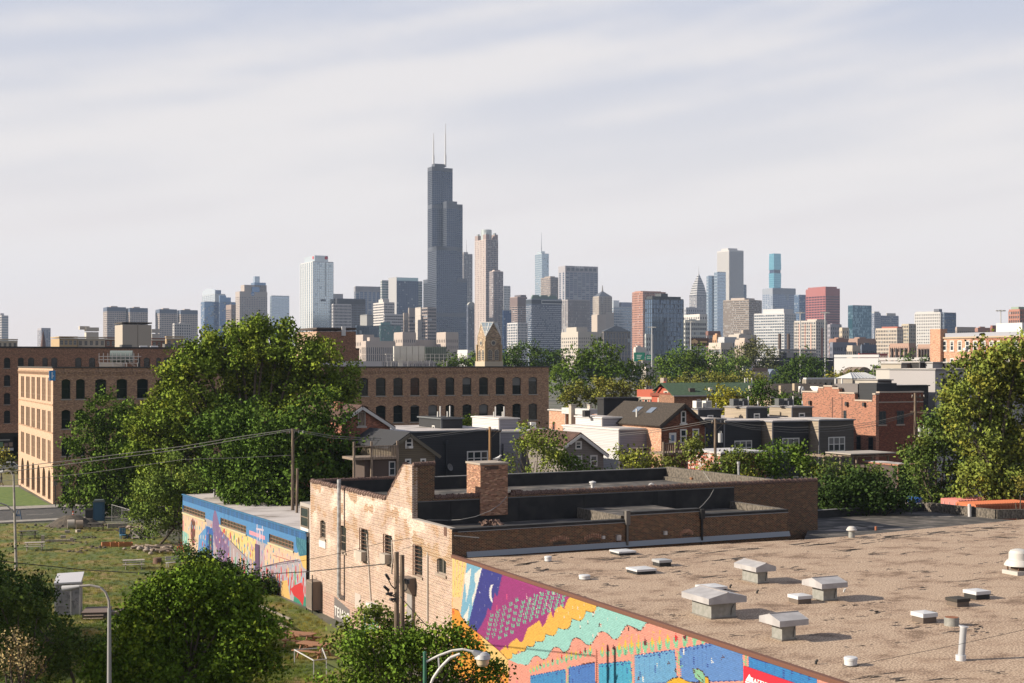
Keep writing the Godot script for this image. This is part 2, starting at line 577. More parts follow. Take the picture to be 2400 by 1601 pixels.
func _ready() -> void:
	rng.seed = 20240731
	noise.seed = 5
	noise.frequency = 0.09
	noise.fractal_octaves = 2
	var cam := Camera3D.new()
	cam.name = "camera"
	cam.position = V(0, HC, 0)
	cam.projection = Camera3D.PROJECTION_FRUSTUM
	cam.keep_aspect = Camera3D.KEEP_HEIGHT
	cam.near = 0.5
	cam.far = 12000.0
	cam.size = 0.5 * 1601.0 / FP
	cam.frustum_offset = Vector2(0, 0.5 * (HY - 800.5) / FP)
	add_child(cam)
	cam.current = true
	var env := Environment.new()
	env.background_mode = Environment.BG_SKY
	env.sky = Sky.new()
	var sm := PanoramaSkyMaterial.new()
	sm.panorama = sky_picture()
	env.sky.sky_material = sm
	env.tonemap_mode = Environment.TONE_MAPPER_LINEAR
	env.tonemap_exposure = 1.85
	env.sdfgi_enabled = true
	env.ssao_enabled = true
	env.ssil_enabled = true
	env.fog_enabled = true
	env.fog_density = 0.000055
	env.fog_light_color = Color(0.8, 0.88, 1.0)
	var we := WorldEnvironment.new()
	we.name = "world_environment"
	we.environment = env
	add_child(we)
	var sun := DirectionalLight3D.new()
	sun.name = "sun"
	var el := deg_to_rad(25.0)
	var az := deg_to_rad(78.0)
	sun.look_at_from_position(Vector3.ZERO, V(sin(az) * cos(el), -sin(el), -cos(az) * cos(el)))
	sun.light_color = Color(1.0, 0.945, 0.86)
	sun.light_energy = 1.6
	sun.light_angular_distance = 0.5
	sun.shadow_enabled = true
	add_child(sun)
	materials()
	ground()
	skyline_left()
	skyline_middle()
	skyline_right()
	middle_distance()
	warehouses()
	houses_left()
	houses_right()
	mural_building()
	brick_building()
	blue_building()
	rooftop_things()
	garden()
	street_things()
	trees()

func materials() -> void:
	mats.clear()
	mat("bark", lin(0.07, 0.055, 0.04), 0.95)
	var lf := mat("leaf", Color.WHITE, 0.8)
	lf.vertex_color_use_as_albedo = true
	lf.backlight = Color(0.75, 0.9, 0.3)
	lf.metallic_specular = 0.12
	var Bs := Vector2(1 / 4.2, 1 / 3.6)
	mat("brick_side", Color.WHITE, 0.92, 0, brick_tex([Color8(66, 48, 40), Color8(54, 41, 36), Color8(80, 55, 42), Color8(48, 39, 36), Color8(90, 66, 48), Color8(76, 44, 35)], Color8(136, 112, 84), 0.18), Bs)
	mat("brick_orange", Color.WHITE, 0.9, 0, brick_tex([Color8(142, 92, 74), Color8(148, 98, 79), Color8(136, 88, 71), Color8(144, 94, 77), Color8(78, 56, 49), Color8(130, 82, 67)], Color8(142, 112, 94), 0.08), Bs)
	mat("brick_red", Color.WHITE, 0.92, 0, brick_tex([Color8(128, 66, 50), Color8(112, 58, 46), Color8(140, 76, 58), Color8(100, 54, 44), Color8(150, 92, 70)], Color8(140, 116, 98), 0.14), Bs)
	mat("brick_brown", Color.WHITE, 0.92, 0, brick_tex([Color8(122, 86, 68), Color8(108, 76, 62), Color8(134, 96, 75), Color8(98, 69, 57), Color8(146, 108, 84)], Color8(120, 98, 80), 0.16), Bs)
	mat("brick_tan", Color.WHITE, 0.92, 0, brick_tex([Color8(140, 111, 87), Color8(126, 98, 79), Color8(152, 120, 94), Color8(114, 88, 72), Color8(162, 132, 106)], Color8(146, 122, 100), 0.13), Bs)
	mat("brick_cream", Color.WHITE, 0.92, 0, brick_tex([Color8(176, 148, 126), Color8(168, 140, 118), Color8(182, 154, 132), Color8(160, 132, 110)], Color8(168, 142, 120), 0.07), Bs)
	mat("brick_peach", Color.WHITE, 0.92, 0, brick_tex([Color8(166, 124, 102), Color8(156, 112, 90), Color8(172, 134, 112), Color8(146, 100, 80), Color8(176, 142, 120)], Color8(162, 134, 114), 0.12), Bs)
	mat("brick_chimney", Color.WHITE, 0.92, 0, brick_tex([Color8(142, 102, 80), Color8(130, 90, 70), Color8(154, 114, 90), Color8(114, 78, 62), Color8(164, 128, 104)], Color8(132, 108, 90), 0.14), Bs)
	mat("membrane", Color.WHITE, 0.8, 0, noise_tex(512, 0.012, [lin(0.008, 0.008, 0.009), lin(0.014, 0.014, 0.015), lin(0.022, 0.021, 0.02)], [0.25, 0.55, 0.85]), Vector2(0.12, 0.12))
	mat("dark_roof", Color.WHITE, 0.9, 0, noise_tex(512, 0.014, [lin(0.035, 0.032, 0.03), lin(0.06, 0.054, 0.05), lin(0.15, 0.13, 0.115)], [0.3, 0.55, 0.9]), Vector2(0.07, 0.1))
	mat("asphalt", Color.WHITE, 0.92, 0, noise_tex(512, 0.02, [lin(0.04, 0.04, 0.042), lin(0.065, 0.062, 0.06)], [0.3, 0.7]), Vector2(0.1, 0.1))
	mat("concrete", Color.WHITE, 0.9, 0, noise_tex(256, 0.03, [lin(0.2, 0.185, 0.165), lin(0.3, 0.275, 0.25)], [0.3, 0.7]), Vector2(0.2, 0.2))
	mat("grey_parapet", Color.WHITE, 0.95, 0, noise_tex(512, 0.03, [lin(0.05, 0.043, 0.036), lin(0.1, 0.086, 0.07), lin(0.15, 0.13, 0.11)], [0.25, 0.55, 0.85]), Vector2(0.35, 0.2))
	mat("grass", Color.WHITE, 0.95, 0, noise_tex(1024, 0.006, [lin(0.05, 0.08, 0.012), lin(0.085, 0.105, 0.016), lin(0.14, 0.125, 0.024), lin(0.2, 0.14, 0.05)], [0.2, 0.45, 0.66, 0.85], 6), Vector2(0.035, 0.035))
	mat("lawn", Color.WHITE, 0.95, 0, noise_tex(256, 0.04, [lin(0.06, 0.11, 0.015), lin(0.09, 0.14, 0.022)], [0.3, 0.7]), Vector2(0.08, 0.08))
	mat("earth", Color.WHITE, 0.95, 0, noise_tex(256, 0.03, [lin(0.04, 0.033, 0.026), lin(0.075, 0.06, 0.045)], [0.3, 0.7]), Vector2(0.3, 0.3))
	mat("white_roof", Color.WHITE, 0.85, 0, noise_tex(512, 0.008, [lin(0.14, 0.12, 0.1), lin(0.34, 0.31, 0.3), lin(0.44, 0.41, 0.4)], [0.12, 0.3, 0.6], 5), Vector2(0.05, 0.09))
	mat("shingles", Color.WHITE, 0.95, 0, noise_tex(512, 0.06, [lin(0.022, 0.017, 0.013), lin(0.055, 0.043, 0.033)], [0.3, 0.7]), Vector2(0.12, 0.25))
	mat("green_shingles", Color.WHITE, 0.95, 0, noise_tex(512, 0.03, [lin(0.02, 0.045, 0.022), lin(0.035, 0.07, 0.035)], [0.3, 0.7]), Vector2(0.1, 0.1))
	mat("brown_shingles", Color.WHITE, 0.95, 0, noise_tex(256, 0.05, [lin(0.05, 0.026, 0.02), lin(0.09, 0.048, 0.036)], [0.3, 0.7]), Vector2(0.12, 0.2))
	mat("weathered_wood", Color.WHITE, 0.95, 0, noise_tex(256, 0.03, [lin(0.11, 0.085, 0.065), lin(0.22, 0.17, 0.13)], [0.3, 0.7]), Vector2(1.2, 0.15))
	mat("pole_wood", Color.WHITE, 0.95, 0, noise_tex(256, 0.03, [lin(0.07, 0.05, 0.036), lin(0.18, 0.135, 0.1)], [0.3, 0.7]), Vector2(1.6, 0.1))
	mat("orange_wood", lin(0.24, 0.115, 0.06), 0.8)
	mat("terracotta", Color.WHITE, 0.85, 0, noise_tex(256, 0.05, [lin(0.06, 0.035, 0.028), lin(0.12, 0.07, 0.055), lin(0.2, 0.14, 0.11)], [0.3, 0.55, 0.9]), Vector2(0.6, 0.6))
	mat("galvanised", Color.WHITE, 0.45, 0.5, noise_tex(256, 0.02, [lin(0.3, 0.3, 0.31), lin(0.45, 0.45, 0.46)], [0.3, 0.7]), Vector2(0.5, 0.5))
	mat("white_paint", lin(0.5, 0.49, 0.47), 0.6)
	mat("dark_metal", lin(0.02, 0.02, 0.022), 0.6)
	mat("cream_metal", lin(0.42, 0.37, 0.31), 0.6)
	mat("pipe_metal", lin(0.3, 0.31, 0.33), 0.45)
	var im := Image.create(8, 32, false, Image.FORMAT_RGB8)
	for y in 32:
		var k := 0.35 + 0.65 * y / 31.0
		im.fill_rect(Rect2i(0, y, 8, 1), Color(k, k, k))
	var bi := itex(im)
	var ia := Image.create(64, 256, false, Image.FORMAT_RGB8)
	for j in 8:
		ia.fill_rect(Rect2i(0, j * 32, 64, 32), vary(Color(0.93, 0.93, 0.93), 0.03))
		ia.fill_rect(Rect2i(0, j * 32 + 28, 64, 4), Color(0.55, 0.55, 0.57))
	var at_ := itex(ia)
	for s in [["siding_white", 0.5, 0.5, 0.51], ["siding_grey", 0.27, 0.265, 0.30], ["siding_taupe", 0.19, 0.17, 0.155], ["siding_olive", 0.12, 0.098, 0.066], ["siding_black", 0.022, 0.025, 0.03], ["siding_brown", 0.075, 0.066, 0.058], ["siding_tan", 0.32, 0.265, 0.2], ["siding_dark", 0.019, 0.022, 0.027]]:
		mat(s[0], lin(s[1], s[2], s[3]), 0.75, 0, at_, Vector2(1.0, 1 / 1.28))

func sheet(nm: String, pts: Array, h: float, m: Material, label := "", kind := "structure") -> MeshInstance3D:
	var mb := MB.new()
	var fl := PackedVector2Array()
	for p: Vector3 in pts: fl.append(Vector2(p.x, p.z))
	var t := Geometry2D.triangulate_polygon(fl)
	for i in range(0, t.size(), 3):
		var a := V(fl[t[i]].x, h, fl[t[i]].y)
		var b := V(fl[t[i + 1]].x, h, fl[t[i + 1]].y)
		var c := V(fl[t[i + 2]].x, h, fl[t[i + 2]].y)
		if (b - a).cross(c - a).y < 0: mb.tri(a, c, b)
		else: mb.tri(a, b, c)
	var o := part(nm, mb, m, self)
	tag(o, label, "", "", kind)
	return o

func ground() -> void:
	var g := MB.new()
	g.quad(V(-9000, 0, 300), V(9000, 0, 300), V(9000, 0, -6000), V(-9000, 0, -6000))
	part("ground", g, mat("city_ground", Color.WHITE, 0.95, 0, noise_tex(512, 0.01, [lin(0.05, 0.06, 0.03), lin(0.11, 0.1, 0.085)], [0.35, 0.65]), Vector2(0.01, 0.01)), self, "structure")
	var B := V(cos(deg_to_rad(GA)), 0, -sin(deg_to_rad(GA)))
	var A := V(-sin(deg_to_rad(GA)), 0, -cos(deg_to_rad(GA)))
	var s0 := gp(-10, 1224)
	var road := [s0 - B * 60, s0 + B * 220, s0 + B * 220 + A * 12.5, s0 - B * 60 + A * 12.5]
	sheet("road", road, 0.012, mats.asphalt)
	var kerb := MB.new()
	for k in 2:
		var o := s0 + A * (12.5 if k else -1.9)
		var w := 3.4 if k else 1.9
		var q := [o - B * 60, o + B * 220, o + B * 220 + A * w, o - B * 60 + A * w]
		kerb.ext([q[0] + V(0, 0.14, 0), q[1] + V(0, 0.14, 0), q[2] + V(0, 0.14, 0), q[3] + V(0, 0.14, 0)], V(0, -0.2, 0))
	part("pavement", kerb, mats.concrete, self, "structure")
	var ln := MB.new()
	for i in 20:
		var c := s0 + A * 6.2 + B * (-50 + i * 9.0)
		ln.quad(c + V(0, 0.018, 0), c + B * 3 + V(0, 0.018, 0), c + B * 3 + A * 0.14 + V(0, 0.018, 0), c + A * 0.14 + V(0, 0.018, 0))
	part("road_marking", ln, W(0.42, 0.4, 0.36), self, "structure")
	sheet("lawn", [gp(-120, 1186), gp(122, 1186), gp(42, 1142), gp(-120, 1142)], 0.03, mats.lawn)
	sheet("meadow", [gp(-150, 1137), gp(42, 1137), gp(42, 1075), gp(-150, 1075)], 0.026, mat("dry_grass", Color.WHITE, 0.95, 0, noise_tex(256, 0.04, [lin(0.08, 0.085, 0.02), lin(0.17, 0.14, 0.05)], [0.3, 0.7]), Vector2(0.1, 0.1)))
	sheet("path", [gp(-150, 1142), gp(45, 1142), gp(45, 1138), gp(-150, 1138)], 0.034, mats.concrete)
	sheet("back_street", [at(-200, 232), at(330, 232), at(330, 246), at(-200, 246)], 0.02, mats.asphalt)
	sheet("grass", [gp(-300, 1230), gp(330, 1226), gp(430, 1290), gp(720, 1430), at(1100, 70), at(900, 48), at(-200, 60)], 0.02, mats.grass)

func skyline_left() -> void:
	var wh := W(0.34, 0.33, 0.33)
	var be := W(0.29, 0.25, 0.225)
	T("apartment_tower", "pale slab tower with balcony bands, cut off by the left edge", -30, 4, 19, 741, 2600, {"f": wh, "g": G(0.18, 0.22, 0.27, 0.3), "p": 0.1, "q": 0.5, "ns": 3, "fh": 4.5, "mech": [[0.0, 0.6, 0.1, 0.6, 6.0]]})
	T("apartment_tower", "slender grey striped tower standing alone behind the church spire", 88, 97, 118, 770, 2900, {"f": W(0.26, 0.25, 0.27), "g": G(0.06, 0.08, 0.14), "p": 0.45, "q": 0.12, "ns": 4, "nw": 3, "fh": 4, "cap": 3})
	var sp := thing("church_spire", "dark red pointed spire in front of the slender grey tower", "church spire", at(101, 900))
	var m := MB.new()
	m.lathe(Vector3.ZERO, [Vector2(2.3, 0), Vector2(2.3, 20), Vector2(1.4, hgt(800, 900)), Vector2(0.05, hgt(774, 900))], 8)
	part("spire", m, W(0.09, 0.05, 0.045), sp)
	var cap := W(0.06, 0.08, 0.12)
	var k := 0
	for t in [[242, 251, 295, 721, "leftmost of the four dark capped towers"], [296, 304.5, 346, 723, "second of the four dark capped towers, beside the beige lift block"], [364.5, 374, 414.5, 726, "third of the four dark capped towers"], [416, 424, 463, 728, "rightmost of the four dark capped towers, behind the white flats"]]:
		T("apartment_tower", "beige gridded tower, " + t[4], t[0], t[1], t[2], t[3], 2750, {"f": be, "g": G(0.035, 0.045, 0.07), "p": 0.42, "q": 0.42, "ns": 10, "nw": 4, "fh": 3.9, "cap": 7.0, "cm": cap, "r": cap, "blinds": 0.06, "mech": [[0.25, 0.6, 0.2, 0.7, 3.5]]}).n.set_meta("group", "four matching beige towers")
	T("apartment_block", "small white apartment block in front of the fourth dark capped tower", 405, 409, 447, 760, 1700, {"f": wh, "p": 0.4, "q": 0.4, "ns": 7, "nw": 2, "fh": 3.2, "mech": [[0.35, 0.65, 0.1, 0.9, 2.2]]})
	var sl := T("office_tower", "pale glass tower with an arched crown behind blue glass blocks", 474, 504, 527.5, 690, 3300, {"f": W(0.3, 0.32, 0.34), "g": G(0.4, 0.46, 0.52, 0.5), "p": 0.06, "q": 0.22, "ns": 5, "nw": 6, "fh": 4.0, "blinds": 0.0, "mech": [[0.0, 1.0, 0.3, 0.98, 12.0, G(0.1, 0.14, 0.22, 0.4)]]})
	var ar := MB.new()
	var pts := []
	for i in 13: pts.append(V(-0.4, sl.h + 1 + (hgt(673, 3300) - sl.h - 1) * (0.45 + 0.55 * sin(PI * (0.12 + 0.8 * i / 12.0))), -sl.t * (1.0 - i / 12.0)))
	pts.append(V(-0.4, sl.h + 1, 0)); pts.append(V(-0.4, sl.h + 1, -sl.t))
	ar.ext(pts, V(3, 0, 0))
	part("arched_screen", ar, G(0.45, 0.5, 0.55, 0.4), sl.n)
	T("office_block", "blue glass block with a pale lit left side below the arched crown", 471, 479, 513, 708, 3000, {"f": W(0.12, 0.16, 0.22), "g": G(0.1, 0.2, 0.34, 0.6), "p": 0.08, "q": 0.14, "ns": 8, "nw": 3, "blinds": 0.2})
	T("office_block", "darker stepped blue glass block, right of the pale lit one", 513, 515, 552, 709, 2990, {"f": W(0.08, 0.11, 0.16), "g": G(0.07, 0.14, 0.27, 0.6), "p": 0.1, "q": 0.14, "ns": 8, "nw": 2, "mech": [[0.0, 0.4, 0.0, 0.9, 15.0, G(0.08, 0.16, 0.28, 0.5)], [0.4, 0.7, 0.0, 0.9, 11.0, G(0.08, 0.15, 0.27, 0.5)]]})
	T("office_block", "narrow brown block with dark right side, left of the stepped beige tower", 530, 542, 552, 715, 2800, {"f": W(0.2, 0.15, 0.125), "g": G(0.03, 0.03, 0.035), "p": 0.3, "q": 0.35, "ns": 4, "nw": 5, "cap": 8})
	var mo := T("office_tower", "stepped beige stone tower with blue glass top and round blue sign", 552, 562, 626, 684, 3100, {"f": be, "g": G(0.05, 0.06, 0.08), "p": 0.6, "q": 0.45, "ns": 16, "nw": 5, "fh": 4, "cap": 10})
	for s in [[0.18, 1.0, 0.1, 0.95, hgt(667, 3100) - mo.h, be], [0.44, 0.72, -0.01, 0.5, hgt(672, 3100) - mo.h, G(0.09, 0.17, 0.3, 0.5)], [0.55, 0.97, 0.1, 0.9, hgt(661, 3100) - mo.h, G(0.09, 0.16, 0.27, 0.5)], [0.58, 0.76, 0.2, 0.6, hgt(646, 3100) - mo.h, G(0.3, 0.38, 0.46, 0.5)]]:
		bp("setback", V(mo.w * s[0], mo.h, -mo.t * s[2]), V(mo.w * s[1], mo.h + s[4], -mo.t * s[3]), s[5], mo.n)
	var dk := MB.new()
	var sc := fuv(mo.n, mo.fs, 592, 689)
	dk.cyl(V(sc.x, sc.y, 0.4), V(sc.x, sc.y, 0.9), 4.0, 4.0, 18)
	var sg := part("sign", dk, W(0.02, 0.13, 0.33), mo.n)
	var wg := MB.new()
	for s in [-1, 1]: wg.tri(V(sc.x + s * 0.3, sc.y - 1.6, 1.0), V(sc.x + s * 2.6, sc.y - 1.6, 1.0), V(sc.x + s * 1.5, sc.y + 2.0, 1.0))
	part("emblem", wg, W(0.6, 0.6, 0.6), sg)
	T("office_block", "pale reflective glass slab standing between the beige tower and the white glass tower", 633, 636, 677.5, 694, 2900, {"f": W(0.3, 0.34, 0.38), "g": G(0.34, 0.42, 0.5, 0.75), "p": 0.05, "q": 0.08, "ns": 12, "nw": 2, "fh": 6, "blinds": 0.0})
	var bm := T("office_tower", "tall white glass tower with setback crown and red roundel sign", 703.5, 733, 781, 614, 2500, {"f": W(0.42, 0.43, 0.44), "g": G(0.42, 0.5, 0.55, 0.75), "p": 0.08, "q": 0.1, "pw": 0.45, "qw": 0.05, "ns": 9, "nw": 6, "fh": 4.3, "blinds": 0.06, "bm": G(0.3, 0.38, 0.45, 0.6)})
	bp("crown", V(bm.w * 0.12, bm.h, -bm.t * 0.05), V(bm.w * 0.78, hgt(598, 2500), -bm.t * 0.85), G(0.46, 0.52, 0.56, 0.5, 0.3), bm.n)
	bp("louvre", V(bm.w * 0.38, hgt(706, 2500), 0.1), V(bm.w * 0.63, hgt(701, 2500), 0.5), W(0.06, 0.07, 0.09), bm.n)
	bp("slot", V(bm.w * 0.61, hgt(694, 2500), 0.1), V(bm.w * 0.63, hgt(614, 2500), 0.55), W(0.09, 0.1, 0.12), bm.n)
	var q := MB.new()
	var cz: float = -bm.t * 0.05
	q.cyl(V(bm.w * 0.69, hgt(603, 2500), cz), V(bm.w * 0.69, hgt(603, 2500), cz + 0.5), 3.0, 3.0, 18)
	part("sign", q, W(0.42, 0.03, 0.045), bm.n)
	q = MB.new()
	q.cyl(V(bm.w * 0.12, hgt(603, 2500), -bm.t * 0.16), V(bm.w * 0.12 - 0.5, hgt(603, 2500), -bm.t * 0.16), 3.0, 3.0, 18)
	part("sign", q, W(0.42, 0.03, 0.045), bm.n)
	words("BMO", 4.6, W(0.6, 0.62, 0.64), bm.n, Transform3D(Basis(), V(bm.w * 0.4, hgt(603, 2500), cz + 0.3)))
	T("office_block", "plain grey plant block rising right of the white glass tower", 779, 781, 804, 690, 2900, {"f": W(0.24, 0.24, 0.26), "solid": 1})
	T("office_block", "white gridded office block at the foot of the white glass tower", 778, 781, 823, 714, 2300, {"f": W(0.36, 0.35, 0.36), "g": G(0.03, 0.035, 0.05), "p": 0.34, "q": 0.3, "ns": 14, "nw": 2, "fh": 5.0, "blinds": 0.05})
	T("office_block", "broad black office block behind the white gridded block", 782, 790, 856, 701, 2500, {"f": W(0.05, 0.055, 0.075), "g": G(0.012, 0.015, 0.022), "p": 0.1, "q": 0.5, "ns": 7, "nw": 2, "fh": 4.2, "cap": 9, "cm": W(0.012, 0.014, 0.02), "blinds": 0.0})
	T("office_tower", "blue tower with white piers and a plain grey lettered crown", 830, 833, 891, 672, 2900, {"f": W(0.32, 0.32, 0.34), "g": G(0.06, 0.1, 0.17, 0.3), "p": 0.2, "q": 0.1, "ns": 6, "nw": 2, "cap": 10, "cm": W(0.2, 0.2, 0.22)})
	T("office_tower", "white and green banded tower behind the dark glass tower", 892, 895, 989.5, 658, 3100, {"f": W(0.4, 0.4, 0.39), "g": G(0.1, 0.17, 0.17, 0.3), "p": 0.02, "q": 0.5, "ns": 12, "nw": 3, "fh": 5.5})
	var bd := T("office_tower", "dark blue glass tower with pale lit left side and open glass parapet", 911, 930, 980, 659, 2700, {"f": W(0.07, 0.1, 0.16), "g": G(0.025, 0.05, 0.1, 0.4), "p": 0.1, "q": 0.1, "ns": 12, "nw": 4, "blinds": 0.05})
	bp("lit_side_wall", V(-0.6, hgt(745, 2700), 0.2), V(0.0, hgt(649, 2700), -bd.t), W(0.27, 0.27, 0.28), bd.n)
	bp("glass_parapet", V(0, bd.h + 1.2, 0.1), V(bd.w, hgt(650, 2700), -0.6), G(0.25, 0.36, 0.4, 0.5), bd.n)
	var cu := T("office_block", "white office block with dark shaded side, left of centre", 875, 900, 924, 710, 2200, {"f": W(0.4, 0.38, 0.37), "g": G(0.03, 0.035, 0.05), "p": 0.15, "q": 0.55, "ns": 6, "nw": 8, "fh": 4.2, "blinds": 0.05, "mech": [[0.0, 0.6, 0.1, 0.5, 6.0]]})
	T("office_block", "white banded low block right of the white office block", 899, 901, 944.5, 738, 2150, {"f": W(0.36, 0.35, 0.36), "g": G(0.03, 0.035, 0.05), "p": 0.06, "q": 0.5, "ns": 10, "nw": 2, "fh": 4.5})
	T("office_block", "plain grey block beside the white office block's left side", 844, 860, 875, 739, 2120, {"f": W(0.2, 0.2, 0.2), "solid": 1})
	T("office_block", "low dark blue glass block above the stair tower", 833, 836, 891, 765, 1950, {"f": W(0.03, 0.05, 0.08), "g": G(0.02, 0.045, 0.075, 0.4), "p": 0.1, "q": 0.1, "ns": 9, "nw": 2, "fh": 5})
	T("office_block", "low teal green glass block in front of the white banded block", 889, 892, 939, 764, 1900, {"f": W(0.06, 0.1, 0.11), "g": G(0.05, 0.13, 0.14, 0.5), "p": 0.12, "q": 0.12, "ns": 12, "nw": 2, "fh": 4, "mech": [[0.05, 0.5, 0.2, 0.8, 5.0, G(0.04, 0.11, 0.12, 0.5)]]})
	T("office_block", "narrow brown block with two tall slots at its head", 945, 947, 957, 735, 2200, {"f": W(0.24, 0.2, 0.17), "g": G(0.04, 0.04, 0.045), "p": 0.45, "q": 0.05, "ns": 4, "nw": 2, "cap": 10})
	T("office_block", "striped brown office block left of a blank pale shaft", 957, 959, 973, 723, 2300, {"f": W(0.22, 0.19, 0.17), "g": G(0.02, 0.02, 0.03), "p": 0.05, "q": 0.5, "ns": 3, "nw": 2, "fh": 6, "cap": 12})
	T("lift_shaft", "blank pale stone shaft between two striped office blocks", 973, 986, 990, 722, 2250, {"f": W(0.36, 0.33, 0.3), "g": W(0.36, 0.33, 0.3), "p": 0.0, "q": 0.06, "fh": 12, "blinds": 0.0})
	T("office_block", "striped brown block with a dark right side, in front of the tallest tower", 989, 1002, 1022, 722, 2200, {"f": W(0.2, 0.17, 0.16), "g": G(0.015, 0.017, 0.025), "p": 0.05, "q": 0.48, "ns": 4, "nw": 3, "fh": 5})
	var ls := W(0.33, 0.28, 0.25)
	for s in [[833, 851, 876, 787, 1500, "limestone corner block at the left end of the long pale stone hall"], [848, 858, 926, 802, 1450, "long pale stone hall with tall window slots and a square lantern"], [924, 944, 974, 781, 1500, "limestone block with square windows, left end of the stone range"], [968, 975, 1030, 799, 1520, "lower limestone range linking two taller stone blocks"], [1024, 1045, 1073.5, 781, 1500, "limestone block with square windows, right end of the stone range"]]:
		var lng: bool = s[1] == 858
		T("stone_block", s[5], s[0], s[1], s[2], s[3], s[4], {"f": ls, "g": G(0.04, 0.045, 0.06), "p": 0.5 if lng else 0.62, "q": 0.08 if lng else 0.5, "ns": 14 if lng or s[1] == 975 else 6, "nw": 5, "fh": 7.0, "cap": 5.0, "blinds": 0.0, "mech": [[0.15, 0.5, 0.2, 0.8, 5.0]] if lng else []})
	willis()

func willis() -> void:
	var d := 3000.0
	var b := bld("skyscraper", "tallest black skyscraper of stepped bundled tubes with two white masts", "skyscraper", 992, 1023, 1094.4, d)
	var s: float = b.w / 3.0
	var black := W(0.06, 0.068, 0.085, 0.4)
	var gl := G(0.02, 0.042, 0.09, 0.8, 0.15)
	var hs := [[hgt(577, d), hgt(470, d), hgt(651, d)], [hgt(387, d), hgt(388.5, d), hgt(473, d)], [hgt(652, d), hgt(472, d), hgt(580, d)]]
	for r in 3:
		for c in 3:
			var x: float = s * c
			var z: float = s * r
			var h: float = hs[r][c]
			bp("tube", V(x, 0, -z), V(x + s, h, -z - s), gl, b.n)
			var mb := MB.new()
			for side in 3:
				if side == 0 and r > 0 and hs[r - 1][c] >= h: continue
				if side == 1 and c > 0 and hs[r][c - 1] >= h: continue
				if side == 2 and c < 2 and hs[r][c + 1] >= h: continue
				var f := south(-z, x) if side == 0 else west(x, -z) if side == 1 else east(x + s)
				if side == 2: f.o.z = -z
				var low := 20.0
				if side == 0 and r > 0: low = hs[r - 1][c]
				if side == 1 and c > 0: low = hs[r][c - 1]
				if side == 2 and c < 2: low = hs[r][c + 1]
				grid(mb, f, 0, s, low, h, 5, 4.0, 0.22, 0.34, 0.4)
				for y in [h, 265.0, 355.0, 125.0]:
					if y - 8 > low and y <= h: mb.fbox(f, 0, y - 8.0, s, y, 0, 0.5)
			part("facade_grid", mb, black, b.n, "stuff")
	var cap := MB.new()
	cap.box(V(s * 0.3, hs[1][0], -s * 1.1), V(s * 1.3, hs[1][0] + 7, -s * 1.8))
	part("plant_room", cap, black, b.n)
	for a in [[1016, 313, 379, 1.6], [1044, 289, 384, 1.5]]:
		var f := fuv(b.n, south(-s * 1.4), a[0], a[1])
		var y1 := hgt(a[1], d + 40)
		var y0 := hgt(a[2], d + 40) - 6
		var an := MB.new()
		an.cyl(V(f.x, y0, -s * 1.4), V(f.x, lerpf(y0, y1, 0.28), -s * 1.4), 2.0, 2.0, 10)
		an.cyl(V(f.x, lerpf(y0, y1, 0.28), -s * 1.4), V(f.x, lerpf(y0, y1, 0.75), -s * 1.4), 1.3, 1.2, 10)
		an.cyl(V(f.x, lerpf(y0, y1, 0.75), -s * 1.4), V(f.x, y1, -s * 1.4), 0.9, 0.5, 8)
		part("mast", an, W(0.42, 0.42, 0.43), b.n)
	T("office_tower", "grey beige tower with a thin spire, tucked behind the tallest tower", 1070, 1086, 1107, 596, 3600, {"f": W(0.24, 0.225, 0.225), "g": G(0.03, 0.04, 0.06), "p": 0.4, "q": 0.2, "ns": 6, "nw": 4, "mech": [[0.1, 0.6, 0.1, 0.9, 6.0]]})
	var spire := thing("spire", "thin white spire on the grey beige tower behind the tallest tower", "mast", at(1093, 3610))
	var sm := MB.new()
	sm.cyl(V(0, hgt(596, 3610), 0), V(0, hgt(561, 3610), 0), 1.2, 0.3, 6)
	part("shaft", sm, W(0.35, 0.35, 0.36), spire)
	var dm := T("office_tower", "dark striped tower with a pale rounded roof right of the tallest tower", 1094, 1097, 1114, 716, 2900, {"f": W(0.09, 0.1, 0.14), "g": G(0.02, 0.035, 0.06), "p": 0.4, "q": 0.05, "ns": 5, "nw": 2})
	var dome := MB.new()
	dome.cyl(V(dm.w / 2, dm.h - dm.w * 0.05, 0.2), V(dm.w / 2, dm.h - dm.w * 0.05, -dm.t), dm.w * 0.5, dm.w * 0.5, 20)
	part("rounded_roof", dome, W(0.3, 0.3, 0.28), dm.n)

